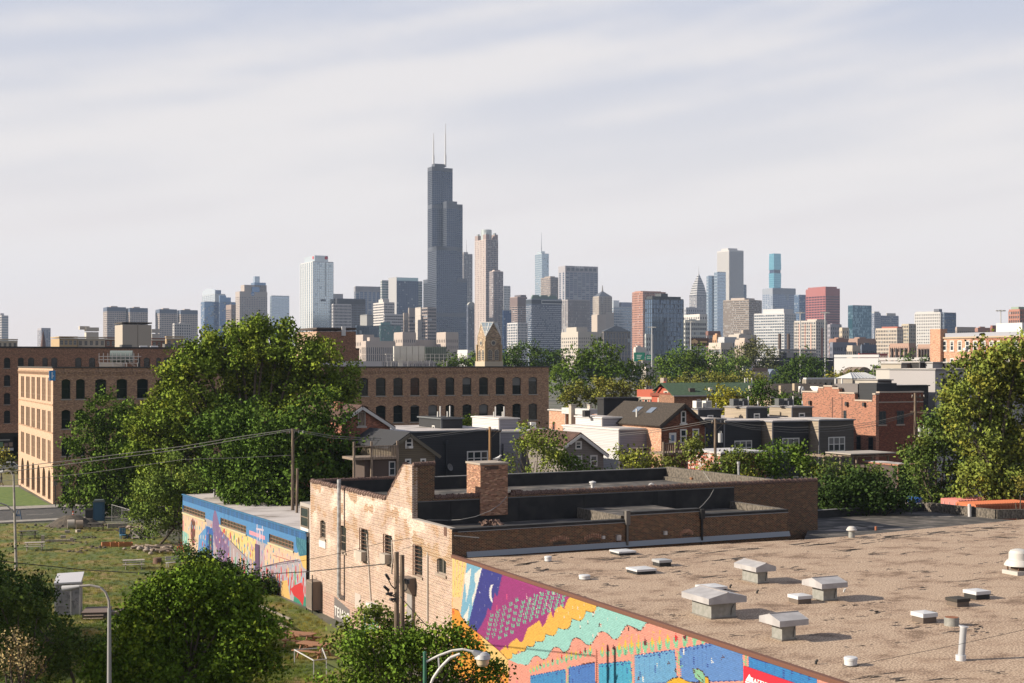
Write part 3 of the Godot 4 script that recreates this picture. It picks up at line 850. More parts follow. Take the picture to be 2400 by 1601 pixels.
func skyline_middle() -> void:
	var pink := W(0.34, 0.285, 0.265)
	var gl := G(0.035, 0.05, 0.085, 0.2)
	var t := T("office_tower", "tall pinkish stone tower with a round glass lantern and corner turrets", 1113, 1139, 1167, 562, 2800, {"f": pink, "g": gl, "p": 0.32, "q": 0.22, "pw": 0.68, "qw": 0.4, "ns": 8, "nw": 7, "fh": 4, "blinds": 0.15})
	for s in [[0.0, 0.28, 0.0, 0.28], [0.72, 1.0, 0.0, 0.28], [0.0, 0.28, 0.72, 1.0], [0.72, 1.0, 0.72, 1.0]]:
		bp("corner_turret", V(t.w * s[0], t.h, -t.t * s[2]), V(t.w * s[1], hgt(549, 2800), -t.t * s[3]), W(0.22, 0.17, 0.16), t.n)
		bp("turret_cap", V(t.w * (s[0] + 0.07), hgt(549, 2800), -t.t * (s[2] + 0.07)), V(t.w * (s[1] - 0.07), hgt(545, 2800), -t.t * (s[3] - 0.07)), G(0.3, 0.33, 0.34, 0.3), t.n)
	var dr := MB.new()
	dr.cyl(V(t.w * 0.5, t.h, -t.t * 0.5), V(t.w * 0.5, hgt(537, 2810), -t.t * 0.5), 11, 11, 20)
	part("lantern", dr, G(0.36, 0.4, 0.4, 0.3, 0.3), t.n)
	T("office_tower", "lower pinkish stone wing on the right side of the lantern tower", 1147, 1156, 1179, 637, 2750, {"f": pink, "g": gl, "p": 0.3, "q": 0.16, "ns": 7, "nw": 3, "fh": 4, "mech": [[0.2, 0.8, 0.2, 0.8, 4.0]]})
	T("office_tower", "white tower with small dark square windows, right of the pinkish tower", 1176, 1180, 1196, 671, 3600, {"f": W(0.4, 0.4, 0.4), "g": G(0.03, 0.04, 0.05), "p": 0.45, "q": 0.45, "ns": 5, "nw": 2, "fh": 6})
	T("office_tower", "brown tower with a black right side and dark top storeys", 1195.5, 1213, 1235, 697, 2700, {"f": W(0.25, 0.19, 0.17), "g": G(0.02, 0.03, 0.05), "p": 0.18, "q": 0.4, "ns": 6, "nw": 5, "cap": 17, "cm": W(0.12, 0.085, 0.08), "mech": [[0.4, 1.0, 0.1, 0.9, 5.0, W(0.08, 0.07, 0.08)]]})
	T("office_block", "saturated blue glass block behind the white gridded block", 1178, 1180, 1198, 729, 2350, {"f": W(0.02, 0.05, 0.12), "g": G(0.015, 0.06, 0.16, 0.4), "p": 0.08, "q": 0.2, "ns": 4, "nw": 2})
	T("office_block", "white gridded block left of the woven patterned tower", 1189, 1213, 1236, 758, 2000, {"f": W(0.4, 0.39, 0.4), "g": G(0.05, 0.07, 0.1), "p": 0.3, "q": 0.32, "ns": 7, "nw": 6, "fh": 3.8})
	T("office_tower", "pale silver glass tower with a needle spire, far behind", 1254, 1270, 1286, 595, 3900, {"f": W(0.3, 0.34, 0.37), "g": G(0.36, 0.46, 0.54, 0.75), "p": 0.05, "q": 0.12, "ns": 8, "nw": 7, "fh": 6, "blinds": 0.05, "mech": [[0.1, 0.65, 0.2, 0.8, 8.0, G(0.4, 0.46, 0.5, 0.4)]]})
	var nd := thing("needle_spire", "thin needle spire on top of the pale silver glass tower", "mast", at(1269, 3920))
	var nm := MB.new()
	nm.cyl(V(0, hgt(592, 3920), 0), V(0, hgt(545, 3920), 0), 1.4, 0.25, 6)
	part("shaft", nm, W(0.2, 0.22, 0.25), nd)
	T("office_tower", "brown gridded tower with a navy right side below the silver tower", 1268, 1290, 1309, 651, 3200, {"f": W(0.24, 0.2, 0.175), "g": G(0.025, 0.04, 0.07), "p": 0.42, "q": 0.35, "ns": 6, "nw": 8, "fh": 4, "mech": [[0.2, 0.8, 0.2, 0.8, 4.0]]})
	var wv := T("office_tower", "blue tower with a woven white panel pattern and green roof fins", 1233, 1246, 1316, 702, 2100, {"f": W(0.16, 0.19, 0.24), "g": G(0.025, 0.045, 0.085, 0.2), "p": 0.0, "q": 0.2, "ns": 18, "nw": 5, "fh": 2.9, "cap": 6.5, "cm": W(0.02, 0.03, 0.045), "blinds": 0.0})
	var pn := MB.new()
	for side in 2:
		var f: Dictionary = wv.fw if side else wv.fs
		var ln: float = wv.t if side else wv.w
		var n := 8 if side else 20
		for j in range(2, int((wv.h - 7) / 2.9)):
			for i in n:
				var u := ln * (i + (0.5 if j % 2 else 0.0)) / n
				if rng.randf() < 0.85 and u + ln / n * 0.6 < ln: pn.fbox(f, u, j * 2.9 + 0.2, u + ln / n * 0.55, j * 2.9 + 1.5, 0.2, 0.6)
	part("white_panels", pn, W(0.34, 0.36, 0.4), wv.n, "stuff")
	for i in 3:
		var fn := MB.new()
		var x0: float = wv.w * (0.03 + 0.28 * i)
		fn.ext([V(x0, wv.h + 1.2, -4), V(x0 + 16.0, wv.h + 1.2, -4), V(x0 + 13, wv.h + 7, -4), V(x0 + 3, wv.h + 7, -4)], V(0, 0, -3))
		part("roof_fin", fn, W(0.09, 0.14, 0.12), wv.n)
	var fr := MB.new()
	fr.fbox(wv.fs, wv.w * 0.32, wv.h - 6.2, wv.w, wv.h - 5.2, 0.6, 0.9); fr.fbox(wv.fs, wv.w * 0.32, wv.h - 1.6, wv.w, wv.h - 0.6, 0.6, 0.9); fr.fbox(wv.fs, wv.w * 0.32, wv.h - 5.2, wv.w * 0.335, wv.h - 1.6, 0.6, 0.9)
	part("white_frame", fr, W(0.45, 0.46, 0.48), wv.n)
	var ch := T("office_tower", "broad tower with white piers, blue windows and a crenellated top", 1309, 1325, 1401, 624, 2900, {"f": W(0.27, 0.27, 0.3), "g": G(0.05, 0.075, 0.13, 0.2), "p": 0.18, "q": 0.3, "pw": 0.55, "ns": 8, "nw": 2, "fh": 4.3, "cap": 12, "cm": W(0.26, 0.25, 0.27)})
	for i in 7: bp("crown_opening", V(ch.w * (0.05 + 0.135 * i), ch.h - 9, 0.3), V(ch.w * (0.14 + 0.135 * i), ch.h - 2.5, 0.6), G(0.03, 0.045, 0.07), ch.n)
	words("CHASE", 5, W(0.6, 0.6, 0.6), ch.n, Transform3D(Basis(), V(ch.w * 0.42, ch.h - 1.5, 1.0)))
	T("office_block", "closely piered grey block below the crenellated tower", 1316, 1331, 1382, 704, 2500, {"f": W(0.27, 0.25, 0.25), "g": G(0.03, 0.04, 0.06), "p": 0.5, "q": 0.08, "ns": 19, "nw": 4, "fh": 5})
	var bt := T("stone_tower", "beige stone tower with stepped shoulders, dark pyramid roof and statue", 1390, 1404, 1434, 696, 2600, {"f": W(0.32, 0.28, 0.245), "g": G(0.05, 0.055, 0.07), "p": 0.55, "q": 0.22, "ns": 9, "nw": 5, "fh": 4})
	var py := MB.new()
	var ap := V(bt.w / 2, hgt(682, 2620), -bt.t / 2)
	var co := [V(0, bt.h + 1.2, 0), V(bt.w, bt.h + 1.2, 0), V(bt.w, bt.h + 1.2, -bt.t), V(0, bt.h + 1.2, -bt.t)]
	for i in 4: py.tri(co[i], co[(i + 1) % 4], ap)
	part("pyramid_roof", py, W(0.07, 0.08, 0.1, 0.6), bt.n)
	var stt := MB.new()
	stt.cyl(ap - V(0, 1, 0), V(ap.x, hgt(676, 2620), ap.z), 1.8, 1.0, 8)
	stt.cyl(V(ap.x, hgt(676, 2620), ap.z), V(ap.x, hgt(669, 2620), ap.z), 1.1, 0.5, 8)
	part("statue", stt, W(0.2, 0.19, 0.18), bt.n)
	bp("left_shoulder", V(-4.5, 0, 1.5), V(bt.w * 0.5, hgt(738, 2600), -bt.t * 0.9), W(0.34, 0.29, 0.25), bt.n)
	bp("right_shoulder", V(bt.w * 0.5, 0, 1.0), V(bt.w + 4, hgt(732, 2600), -bt.t * 0.9), W(0.3, 0.265, 0.235), bt.n)
	T("office_block", "white and glass banded block right of the pyramid roofed tower", 1430, 1438, 1482, 720, 2700, {"f": W(0.33, 0.35, 0.38), "g": G(0.2, 0.26, 0.33, 0.5), "p": 0.04, "q": 0.4, "ns": 10, "nw": 2, "fh": 5, "mech": [[0.0, 0.3, 0.0, 0.9, hgt(704, 2700) - hgt(720, 2700), G(0.4, 0.44, 0.48, 0.4)], [0.42, 1.0, 0.1, 0.9, hgt(708, 2700) - hgt(720, 2700), G(0.12, 0.15, 0.22, 0.4)]]})
	T("stone_block", "wide cream stone block with rows of small windows above the trees", 1316, 1355, 1411, 780, 1500, {"f": W(0.35, 0.32, 0.285), "g": G(0.05, 0.055, 0.065), "p": 0.55, "q": 0.5, "ns": 13, "nw": 8, "fh": 3.8, "cap": 4, "mech": [[0.0, 0.45, 0.1, 0.7, 6.0]]})
	var lib := T("civic_block", "dark glass block with gold columns and a low dark pyramid roof", 1410, 1415, 1477, 779, 1800, {"f": W(0.15, 0.125, 0.1), "g": G(0.03, 0.035, 0.05), "p": 0.3, "q": 0.1, "ns": 9, "nw": 2, "fh": 8})
	var lp := MB.new()
	var la := V(lib.w / 2, hgt(763, 1820), -lib.t / 2)
	var lc := [V(-1, lib.h + 1.25, 1), V(lib.w + 1, lib.h + 1.25, 1), V(lib.w + 1, lib.h + 1.25, -lib.t - 1), V(-1, lib.h + 1.25, -lib.t - 1)]
	for i in 4: lp.tri(lc[i], lc[(i + 1) % 4], la)
	part("pyramid_roof", lp, W(0.055, 0.065, 0.075, 0.5), lib.n)
	T("office_tower", "copper brown tower with small dark windows, left of the black glass tower", 1482, 1507, 1560, 685, 2400, {"f": W(0.3, 0.155, 0.115), "g": G(0.045, 0.03, 0.03), "p": 0.45, "q": 0.45, "ns": 14, "nw": 8, "fh": 3.9, "mech": [[0.0, 0.9, 0.2, 0.8, 2.5]]})
	T("apartment_tower", "black glass tower with pale mullions and reflective lit left side", 1512, 1529, 1601.7, 702, 1700, {"f": W(0.016, 0.022, 0.032, 0.4), "g": G(0.13, 0.19, 0.28, 0.65), "p": 0.24, "q": 0.1, "ns": 22, "nw": 4, "pw": 0.12, "fh": 5.5, "blinds": 0.16, "bm": G(0.03, 0.045, 0.08, 0.4), "mech": [[0.02, 0.94, 0.1, 0.9, 4.0, W(0.03, 0.033, 0.036)], [0.3, 0.52, 0.1, 0.9, 7.5, W(0.05, 0.055, 0.06)]]})

func skyline_right() -> void:
	var pr := T("office_tower", "grey tower with a diamond shaped pointed top of sloping stripes", 1616, 1633, 1656.6, 692, 3900, {"f": W(0.26, 0.255, 0.26), "g": G(0.05, 0.06, 0.09), "p": 0.3, "q": 0.35, "ns": 7, "nw": 5})
	var pk := MB.new()
	var pd := 3925.0
	var ax := fuv(pr.n, south(-pr.t / 2), 1637.7).x
	var tip := V(ax, hgt(640, pd), -pr.t / 2)
	var mid := hgt(668, pd)
	var c4 := [V(0, pr.h, 0), V(pr.w, pr.h, 0), V(pr.w, pr.h, -pr.t), V(0, pr.h, -pr.t)]
	var m4 := []
	for c: Vector3 in c4: m4.append(V(lerpf(c.x, ax, 0.34), mid, lerpf(c.z, tip.z, 0.34)))
	for i in 4:
		var j := (i + 1) % 4
		pk.quad(c4[i], c4[j], m4[j], m4[i]); pk.tri(m4[i], m4[j], tip)
	pk.cyl(tip - V(0, 3, 0), V(tip.x, hgt(624, pd), tip.z), 1.0, 0.2, 6)
	part("pointed_top", pk, W(0.3, 0.3, 0.31), pr.n)
	var st := MB.new()
	for i in 9:
		var y := lerpf(pr.h, tip.y, i / 9.5)
		var k: float = lerpf(0, 0.34, (y - pr.h) / (mid - pr.h)) if y < mid else lerpf(0.34, 1.0, (y - mid) / (tip.y - mid))
		for s in [[0, 1], [3, 0]]:
			var a: Vector3 = c4[s[0]]
			var b: Vector3 = c4[s[1]]
			var nrm := V(0, 0, 0.5) if s[0] == 0 else V(-0.5, 0, 0)
			st.bar(V(lerpf(a.x, ax, k + 0.03), y, lerpf(a.z, tip.z, k + 0.03)) + nrm, V(lerpf(b.x, ax, k + 0.03), y, lerpf(b.z, tip.z, k + 0.03)) + nrm, 2.0)
	part("stripes", st, W(0.04, 0.045, 0.055), pr.n, "stuff")
	T("apartment_tower", "tall blue glass tower left of the white piered tower, stepped at its head", 1656, 1660, 1683, 647, 3700, {"f": W(0.3, 0.35, 0.41), "g": G(0.36, 0.45, 0.54, 0.75), "p": 0.06, "q": 0.14, "ns": 7, "nw": 2, "fh": 8, "blinds": 0.0})
	T("apartment_tower", "taller half of the blue glass tower, touching the white piered tower", 1674, 1681, 1701, 638, 3690, {"f": W(0.3, 0.35, 0.41), "g": G(0.33, 0.42, 0.52, 0.75), "p": 0.1, "q": 0.12, "ns": 6, "nw": 3, "fh": 8, "blinds": 0.0})
	T("office_tower", "tall white tower of close vertical piers, second highest on the right", 1681.5, 1709, 1742, 587, 4300, {"f": W(0.36, 0.35, 0.345), "g": G(0.035, 0.045, 0.07), "p": 0.5, "q": 0.0, "pw": 0.75, "ns": 17, "nw": 16, "pr": 0.8, "cap": 3, "blinds": 0.0, "mech": [[0.1, 0.75, 0.2, 0.8, 8.0]]})
	T("office_tower", "thin dark tower peeping out right of the white piered tower", 1740, 1743, 1749.5, 668, 4500, {"f": W(0.08, 0.1, 0.14), "g": G(0.03, 0.05, 0.08, 0.3), "p": 0.1, "q": 0.3, "ns": 3, "nw": 2})
	T("apartment_block", "wide weathered beige apartment slab with a pale roof box", 1695.5, 1755, 1785, 704, 2300, {"a": 50.0, "f": W(0.24, 0.2, 0.17), "g": G(0.07, 0.075, 0.085, 0.2), "p": 0.3, "q": 0.4, "ns": 9, "nw": 24, "fh": 3.3, "blinds": 0.3, "mech": [[0.1, 0.9, 0.22, 0.75, 4.5, W(0.36, 0.31, 0.28)]]})
	var vs := thing("apartment_tower", "teal glass tower of stacked tapering segments with an open dark storey", "building", at(1814, 4500), GA)
	var f := south()
	var fw := west()
	for s in [[594, 632, 0.93, 1.0], [640, 700, 1.0, 0.92]]:
		var w0 := fuv(vs, f, 1831).x
		var t0 := fuv(vs, fw, 1802).x
		var sg := MB.new()
		var ya := hgt(s[1], 4500)
		var yb := hgt(s[0], 4500)
		var q := []
		for e in 2:
			var k: float = s[2] if e == 1 else s[3]
			var mx := w0 * (1 - k) / 2
			var mz := t0 * (1 - k) / 2
			var y := yb if e else ya
			q.append_array([V(mx, y, -mz), V(w0 - mx, y, -mz), V(w0 - mx, y, -t0 + mz), V(mx, y, -t0 + mz)])
		for i in 4:
			var j := (i + 1) % 4
			sg.quad(q[i], q[j], q[4 + j], q[4 + i])
		sg.quad(q[4], q[5], q[6], q[7])
		var seg := part("glass_segment", sg, G(0.1, 0.3, 0.4, 0.6), vs)
		var ban := MB.new()
		for i in 12:
			var tt := (i + 0.5) / 12.0
			var k: float = lerpf(s[3], s[2], tt)
			var y := lerpf(ya, yb, tt)
			ban.box(V(w0 * (1 - k) / 2 - 0.3, y, -t0 * (1 - k) / 2 + 0.3), V(w0 * (1 + k) / 2 + 0.3, y + 0.9, -t0 * (1 + k) / 2), "TB")
		part("floor_bands", ban, G(0.2, 0.42, 0.5, 0.4), seg, "stuff")
		if s[0] == 640:
			bp("open_storey", V(w0 * 0.05, hgt(640, 4500), -t0 * 0.05), V(w0 * 0.95, hgt(632, 4500), -t0 * 0.95), G(0.02, 0.04, 0.08), vs)
	T("office_tower", "grey blue office tower below the teal tower, lettered at its head", 1787, 1811, 1864.5, 676, 3300, {"f": W(0.22, 0.25, 0.31), "g": G(0.12, 0.17, 0.26, 0.5), "p": 0.03, "q": 0.35, "pw": 0.4, "ns": 10, "nw": 6, "fh": 4.5, "cap": 13, "cm": W(0.2, 0.22, 0.26)})
	T("apartment_tower", "narrow blue glass tower left of the red tower", 1862, 1873, 1889, 692, 3000, {"f": W(0.14, 0.19, 0.27), "g": G(0.04, 0.09, 0.18, 0.5), "p": 0.14, "q": 0.16, "ns": 6, "nw": 4})
	T("office_tower", "large red tower with purple shaded right side", 1889, 1935, 1968, 677, 2800, {"f": W(0.25, 0.085, 0.08), "g": G(0.05, 0.02, 0.035, 0.1), "p": 0.16, "q": 0.42, "ns": 14, "nw": 7, "fh": 5.0, "cap": 13, "mech": [[0.0, 0.8, 0.0, 0.9, 4.5]], "blinds": 0.0})
	T("apartment_tower", "broad white condominium with balcony bands and white roof boxes", 1768, 1838, 1864.5, 736, 1600, {"a": 48.0, "f": W(0.42, 0.42, 0.43), "g": G(0.16, 0.19, 0.22, 0.4), "p": 0.12, "q": 0.42, "ns": 5, "nw": 13, "fh": 3.2, "mech": [[0.1, 0.9, 0.05, 0.75, 6.0]]})
	var cd := T("apartment_tower", "white condominium with pink stripes and balconies in front of the red tower", 1862, 1912, 1938, 754, 1400, {"a": 48.0, "f": W(0.4, 0.37, 0.34), "g": G(0.09, 0.1, 0.12, 0.2), "p": 0.3, "q": 0.35, "ns": 5, "nw": 12, "fh": 3.1, "mech": [[0.1, 0.9, 0.0, 0.45, 2.5]]})
	for i in 3: bp("pink_stripe", V(-0.5, 5, -cd.t * (0.2 + 0.27 * i)), V(-0.3, cd.h - 2, -cd.t * (0.24 + 0.27 * i)), W(0.42, 0.25, 0.2), cd.n)
	bp("brick_strip", V(cd.w * 0.45, 2, 0.3), V(cd.w * 0.6, cd.h - 6, 0.6), W(0.2, 0.08, 0.06), cd.n)
	var tl := T("office_block", "faceted teal glass block with leaning sides right of the red tower", 1988, 1998.5, 2042.5, 717, 2300, {"f": W(0.07, 0.13, 0.18), "g": G(0.06, 0.15, 0.22, 0.6), "p": 0.1, "q": 0.1, "ns": 18, "nw": 4, "fh": 5, "blinds": 0.35, "bm": G(0.2, 0.34, 0.42, 0.5)})
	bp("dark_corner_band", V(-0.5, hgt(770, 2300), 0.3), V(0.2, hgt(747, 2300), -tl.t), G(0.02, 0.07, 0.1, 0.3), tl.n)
	T("office_block", "grey blue gridded block right of the faceted teal block", 2038, 2049, 2064, 735, 2700, {"f": W(0.22, 0.24, 0.29), "g": G(0.06, 0.09, 0.15, 0.2), "p": 0.3, "q": 0.35, "ns": 5, "nw": 4, "mech": [[0.1, 0.9, 0.1, 0.9, 4.0, W(0.3, 0.3, 0.3)]]})
	T("office_block", "slate blue banded block behind the beige condominium", 2062, 2064, 2106, 741, 2750, {"f": W(0.16, 0.18, 0.23), "g": G(0.07, 0.1, 0.17, 0.3), "p": 0.04, "q": 0.3, "ns": 10, "nw": 2, "mech": [[0.35, 0.85, 0.1, 0.9, 6.0, W(0.3, 0.29, 0.28)]]})
	T("apartment_tower", "beige condominium with dark square windows and red roof structures", 2053, 2102, 2116, 772, 1300, {"a": 48.0, "f": W(0.4, 0.35, 0.3), "g": G(0.06, 0.065, 0.075, 0.1), "p": 0.4, "q": 0.42, "ns": 3, "nw": 13, "fh": 3.3, "mech": [[0.1, 0.9, 0.0, 0.75, 2.6, W(0.3, 0.1, 0.07)]]})
	T("apartment_tower", "tan wing with mixed windows between the beige and white condominiums", 2114, 2130, 2146, 762, 1350, {"f": W(0.32, 0.28, 0.22), "g": G(0.08, 0.09, 0.1, 0.2), "p": 0.35, "q": 0.38, "ns": 4, "nw": 4, "fh": 3.3})
	T("apartment_tower", "tall white condominium with punched dark windows near the right edge", 2144.5, 2204, 2213, 734, 1500, {"a": 50.0, "f": W(0.43, 0.42, 0.415), "g": G(0.04, 0.045, 0.055), "p": 0.55, "q": 0.5, "ns": 2, "nw": 14, "fh": 3.3, "blinds": 0.05, "mech": [[0.0, 0.9, 0.1, 0.95, 2.0], [0.0, 0.8, 0.05, 0.25, 4.5, W(0.12, 0.13, 0.16)]]})
	T("apartment_tower", "dark blue balconied glass tower attached to the white condominium", 2210, 2213, 2240.5, 735, 1490, {"f": W(0.12, 0.15, 0.2), "g": G(0.06, 0.11, 0.19, 0.5), "p": 0.05, "q": 0.4, "ns": 6, "nw": 2, "fh": 3.3})
	T("apartment_block", "ornate red brick block with a green roof at the right edge", 2365, 2390, 2430, 728, 1100, {"f": W(0.28, 0.13, 0.1), "g": G(0.07, 0.075, 0.08), "p": 0.35, "q": 0.4, "ns": 6, "nw": 5, "fh": 3.4, "mech": [[0.0, 1.0, 0.1, 0.8, 3.0, W(0.2, 0.25, 0.2)]]})

func middle_distance() -> void:
	var gl := G(0.04, 0.045, 0.055)
	var ye := W(0.31, 0.225, 0.13)
	var dr := W(0.16, 0.08, 0.06)
	var crm := W(0.36, 0.31, 0.25)
	for s in [[119, 139, 181, 791, 430, ye, "ochre loft block with three windows, left end of the loft row"], [180, 182, 246, 792, 436, crm, "cream loft block with paired windows beside the ochre one"], [245, 247, 272, 793, 440, dr, "dark red loft block left of the beige lift block"], [354, 356, 390, 795, 440, dr, "dark red loft block right of the beige lift block"], [387, 390, 430, 791, 436, ye, "ochre loft block at the right end of the loft row, touching the tree"], [-20, -18, 41, 797, 420, crm, "cream loft block at the left edge above the rear warehouse"]]:
		var b := T("loft_block", s[6], s[0], s[1], s[2], s[3], s[4], {"f": s[5], "solid": 1, "para": 0.35})
		var n := maxi(2, int(round((s[2] - s[1]) / 12.0)))
		for i in n:
			var c: float = lerpf(s[1], s[2], (i + 0.5) / n)
			pwin(b.n, b.fs, c - 3.6, s[3] + 6.5, c + 3.6, s[3] + 17.5, {"f": W(0.2, 0.19, 0.18), "fw": 0.14, "c": 2})
		var band := MB.new()
		var v := fuv(b.n, b.fs, s[1], s[3] + 3.5).y
		band.fbox(b.fs, -0.2, v, b.w, v + 0.3, 0, 0.3)
		part("cornice", band, W(0.4, 0.36, 0.3), b.n)
	var lb := T("lift_block", "large blank beige block rising above the rear warehouse roof", 269, 287, 355, 758, 330, {"f": W(0.31, 0.275, 0.235), "solid": 1, "r": W(0.05, 0.045, 0.04), "para": 0.3})
	var jt := MB.new()
	var jx := fuv(lb.n, lb.fs, 322).x
	jt.fbox(lb.fs, jx, 12, jx + 0.12, lb.h, 0, 0.06)
	jt.fbox(lb.fs, 0, lb.h - 5.6, lb.w, lb.h - 5.5, 0, 0.05)
	part("panel_joint", jt, W(0.2, 0.17, 0.14), lb.n)
	T("roof_box", "white stepped roof box left of the beige lift block", 198, 202, 231, 776, 460, {"f": W(0.4, 0.37, 0.33), "solid": 1, "mech": [[-0.5, 0.3, 0.2, 0.9, 1.6]]})
	T("roof_box", "white roof box right of the beige lift block", 354, 356, 374, 780, 460, {"f": W(0.38, 0.36, 0.34), "solid": 1})
	var st := W(0.26, 0.195, 0.12)
	var stone := W(0.36, 0.31, 0.24)
	var c := bld("church_tower", "square yellow stone church tower with gables and a glazed helm roof", "church tower", 1119, 1138, 1174, 300)
	var sh := hgt(789, 302)
	var ap := hgt(757, 306)
	bp("shaft", V(0, 0, 0), V(c.w, sh, -c.t), mat("church_stone", Color.WHITE, 0.95, 0, brick_tex([Color8(146, 128, 108), Color8(130, 113, 94), Color8(156, 138, 116), Color8(116, 100, 84)], Color8(140, 124, 106), 0.18, 10, 24), Vector2(0.2, 0.2)), c.n)
	var apx := [V(c.w / 2, ap, 0.05), V(c.w + 0.05, ap, -c.t / 2), V(c.w / 2, ap, -c.t - 0.05), V(-0.05, ap, -c.t / 2)]
	var cor := [V(0, sh, 0), V(c.w, sh, 0), V(c.w, sh, -c.t), V(0, sh, -c.t)]
	for i in 4:
		var gb := MB.new()
		var bk: Vector3 = [V(0, 0, -0.4), V(-0.4, 0, 0), V(0, 0, 0.4), V(0.4, 0, 0)][i]
		gb.ext([cor[i], cor[(i + 1) % 4], apx[i]], bk)
		part("gable", gb, mats.church_stone, c.n)
		var gr := MB.new()
		gr.tri(cor[i] + V(0, 0.1, 0), apx[i], apx[(i + 3) % 4])
		var pane := part("roof_glass", gr, G(0.3, 0.36, 0.4, 0.5), c.n)
		var bars := MB.new()
		for k in 4:
			var a: Vector3 = cor[i].lerp(apx[i], k / 3.0)
			var b2: Vector3 = cor[i].lerp(apx[(i + 3) % 4], k / 3.0)
			if k > 0: bars.bar(a, b2, 0.14)
			bars.bar(cor[i], apx[i].lerp(apx[(i + 3) % 4], k / 3.0), 0.14)
		part("glazing_bar", bars, W(0.45, 0.45, 0.44), pane)
	var top := MB.new()
	top.ext([apx[0], apx[1], apx[2], apx[3]], V(0, -0.2, 0))
	part("roof_cap", top, W(0.2, 0.2, 0.2), c.n)
	for f in [c.fs, c.fw]:
		var fw: float = c.w if f == c.fs else c.t
		var y0 := hgt(845, 301)
		var y1 := hgt(819, 301)
		var yr := hgt(804, 301)
		var rg := MB.new()
		rg.cyl(rg.fp(f, fw / 2, yr, 0.0), rg.fp(f, fw / 2, yr, 0.12), 0.62, 0.62, 18)
		var rw := part("round_window", rg, stone, c.n)
		var ri := MB.new()
		ri.cyl(ri.fp(f, fw / 2, yr, 0.1), ri.fp(f, fw / 2, yr, 0.14), 0.4, 0.4, 18)
		part("pane", ri, gl, rw)
		for k in 2:
			var u0: float = fw * (0.13 if k == 0 else 0.57)
			var u1: float = fw * (0.43 if k == 0 else 0.87)
			var ar := MB.new()
			ar.fbox(f, u0, y0, u1, y1 - (u1 - u0) / 2, 0, 0.1)
			ar.cyl(ar.fp(f, (u0 + u1) / 2, y1 - (u1 - u0) / 2, 0.0), ar.fp(f, (u0 + u1) / 2, y1 - (u1 - u0) / 2, 0.1), (u1 - u0) / 2, (u1 - u0) / 2, 16)
			var wn := part("arched_window", ar, stone, c.n)
			var gp_ := MB.new()
			gp_.fquad(f, u0 + 0.13, y0 + 0.1, u1 - 0.13, y1 - (u1 - u0) / 2, 0.11)
			gp_.cyl(gp_.fp(f, (u0 + u1) / 2, y1 - (u1 - u0) / 2, 0.0), gp_.fp(f, (u0 + u1) / 2, y1 - (u1 - u0) / 2, 0.107), (u1 - u0) / 2 - 0.13, (u1 - u0) / 2 - 0.13, 16)
			part("pane", gp_, gl, wn)
			var br := MB.new()
			for j in 4: br.fbox(f, u0 + 0.13, lerpf(y0, y1, 0.15 + j * 0.2), u1 - 0.13, lerpf(y0, y1, 0.15 + j * 0.2) + 0.07, 0.11, 0.15)
			br.fbox(f, (u0 + u1) / 2 - 0.04, y0 + 0.1, (u0 + u1) / 2 + 0.04, y1 - 0.2, 0.11, 0.147)
			part("glazing_bar", br, stone, wn)
	bp("plinth", V(-0.35, 0, 0.35), V(c.w + 0.35, hgt(847, 300), -c.t - 0.35), stone, c.n)
	for i in 4: bp("buttress", cor[i] * V(1, 0, 1) + V(-0.25, 0, -0.25), cor[i] * V(1, 0, 1) + V(0.25, sh - 1.0 - (i % 2) * 0.7, 0.25), st, c.n)
	var k := 0
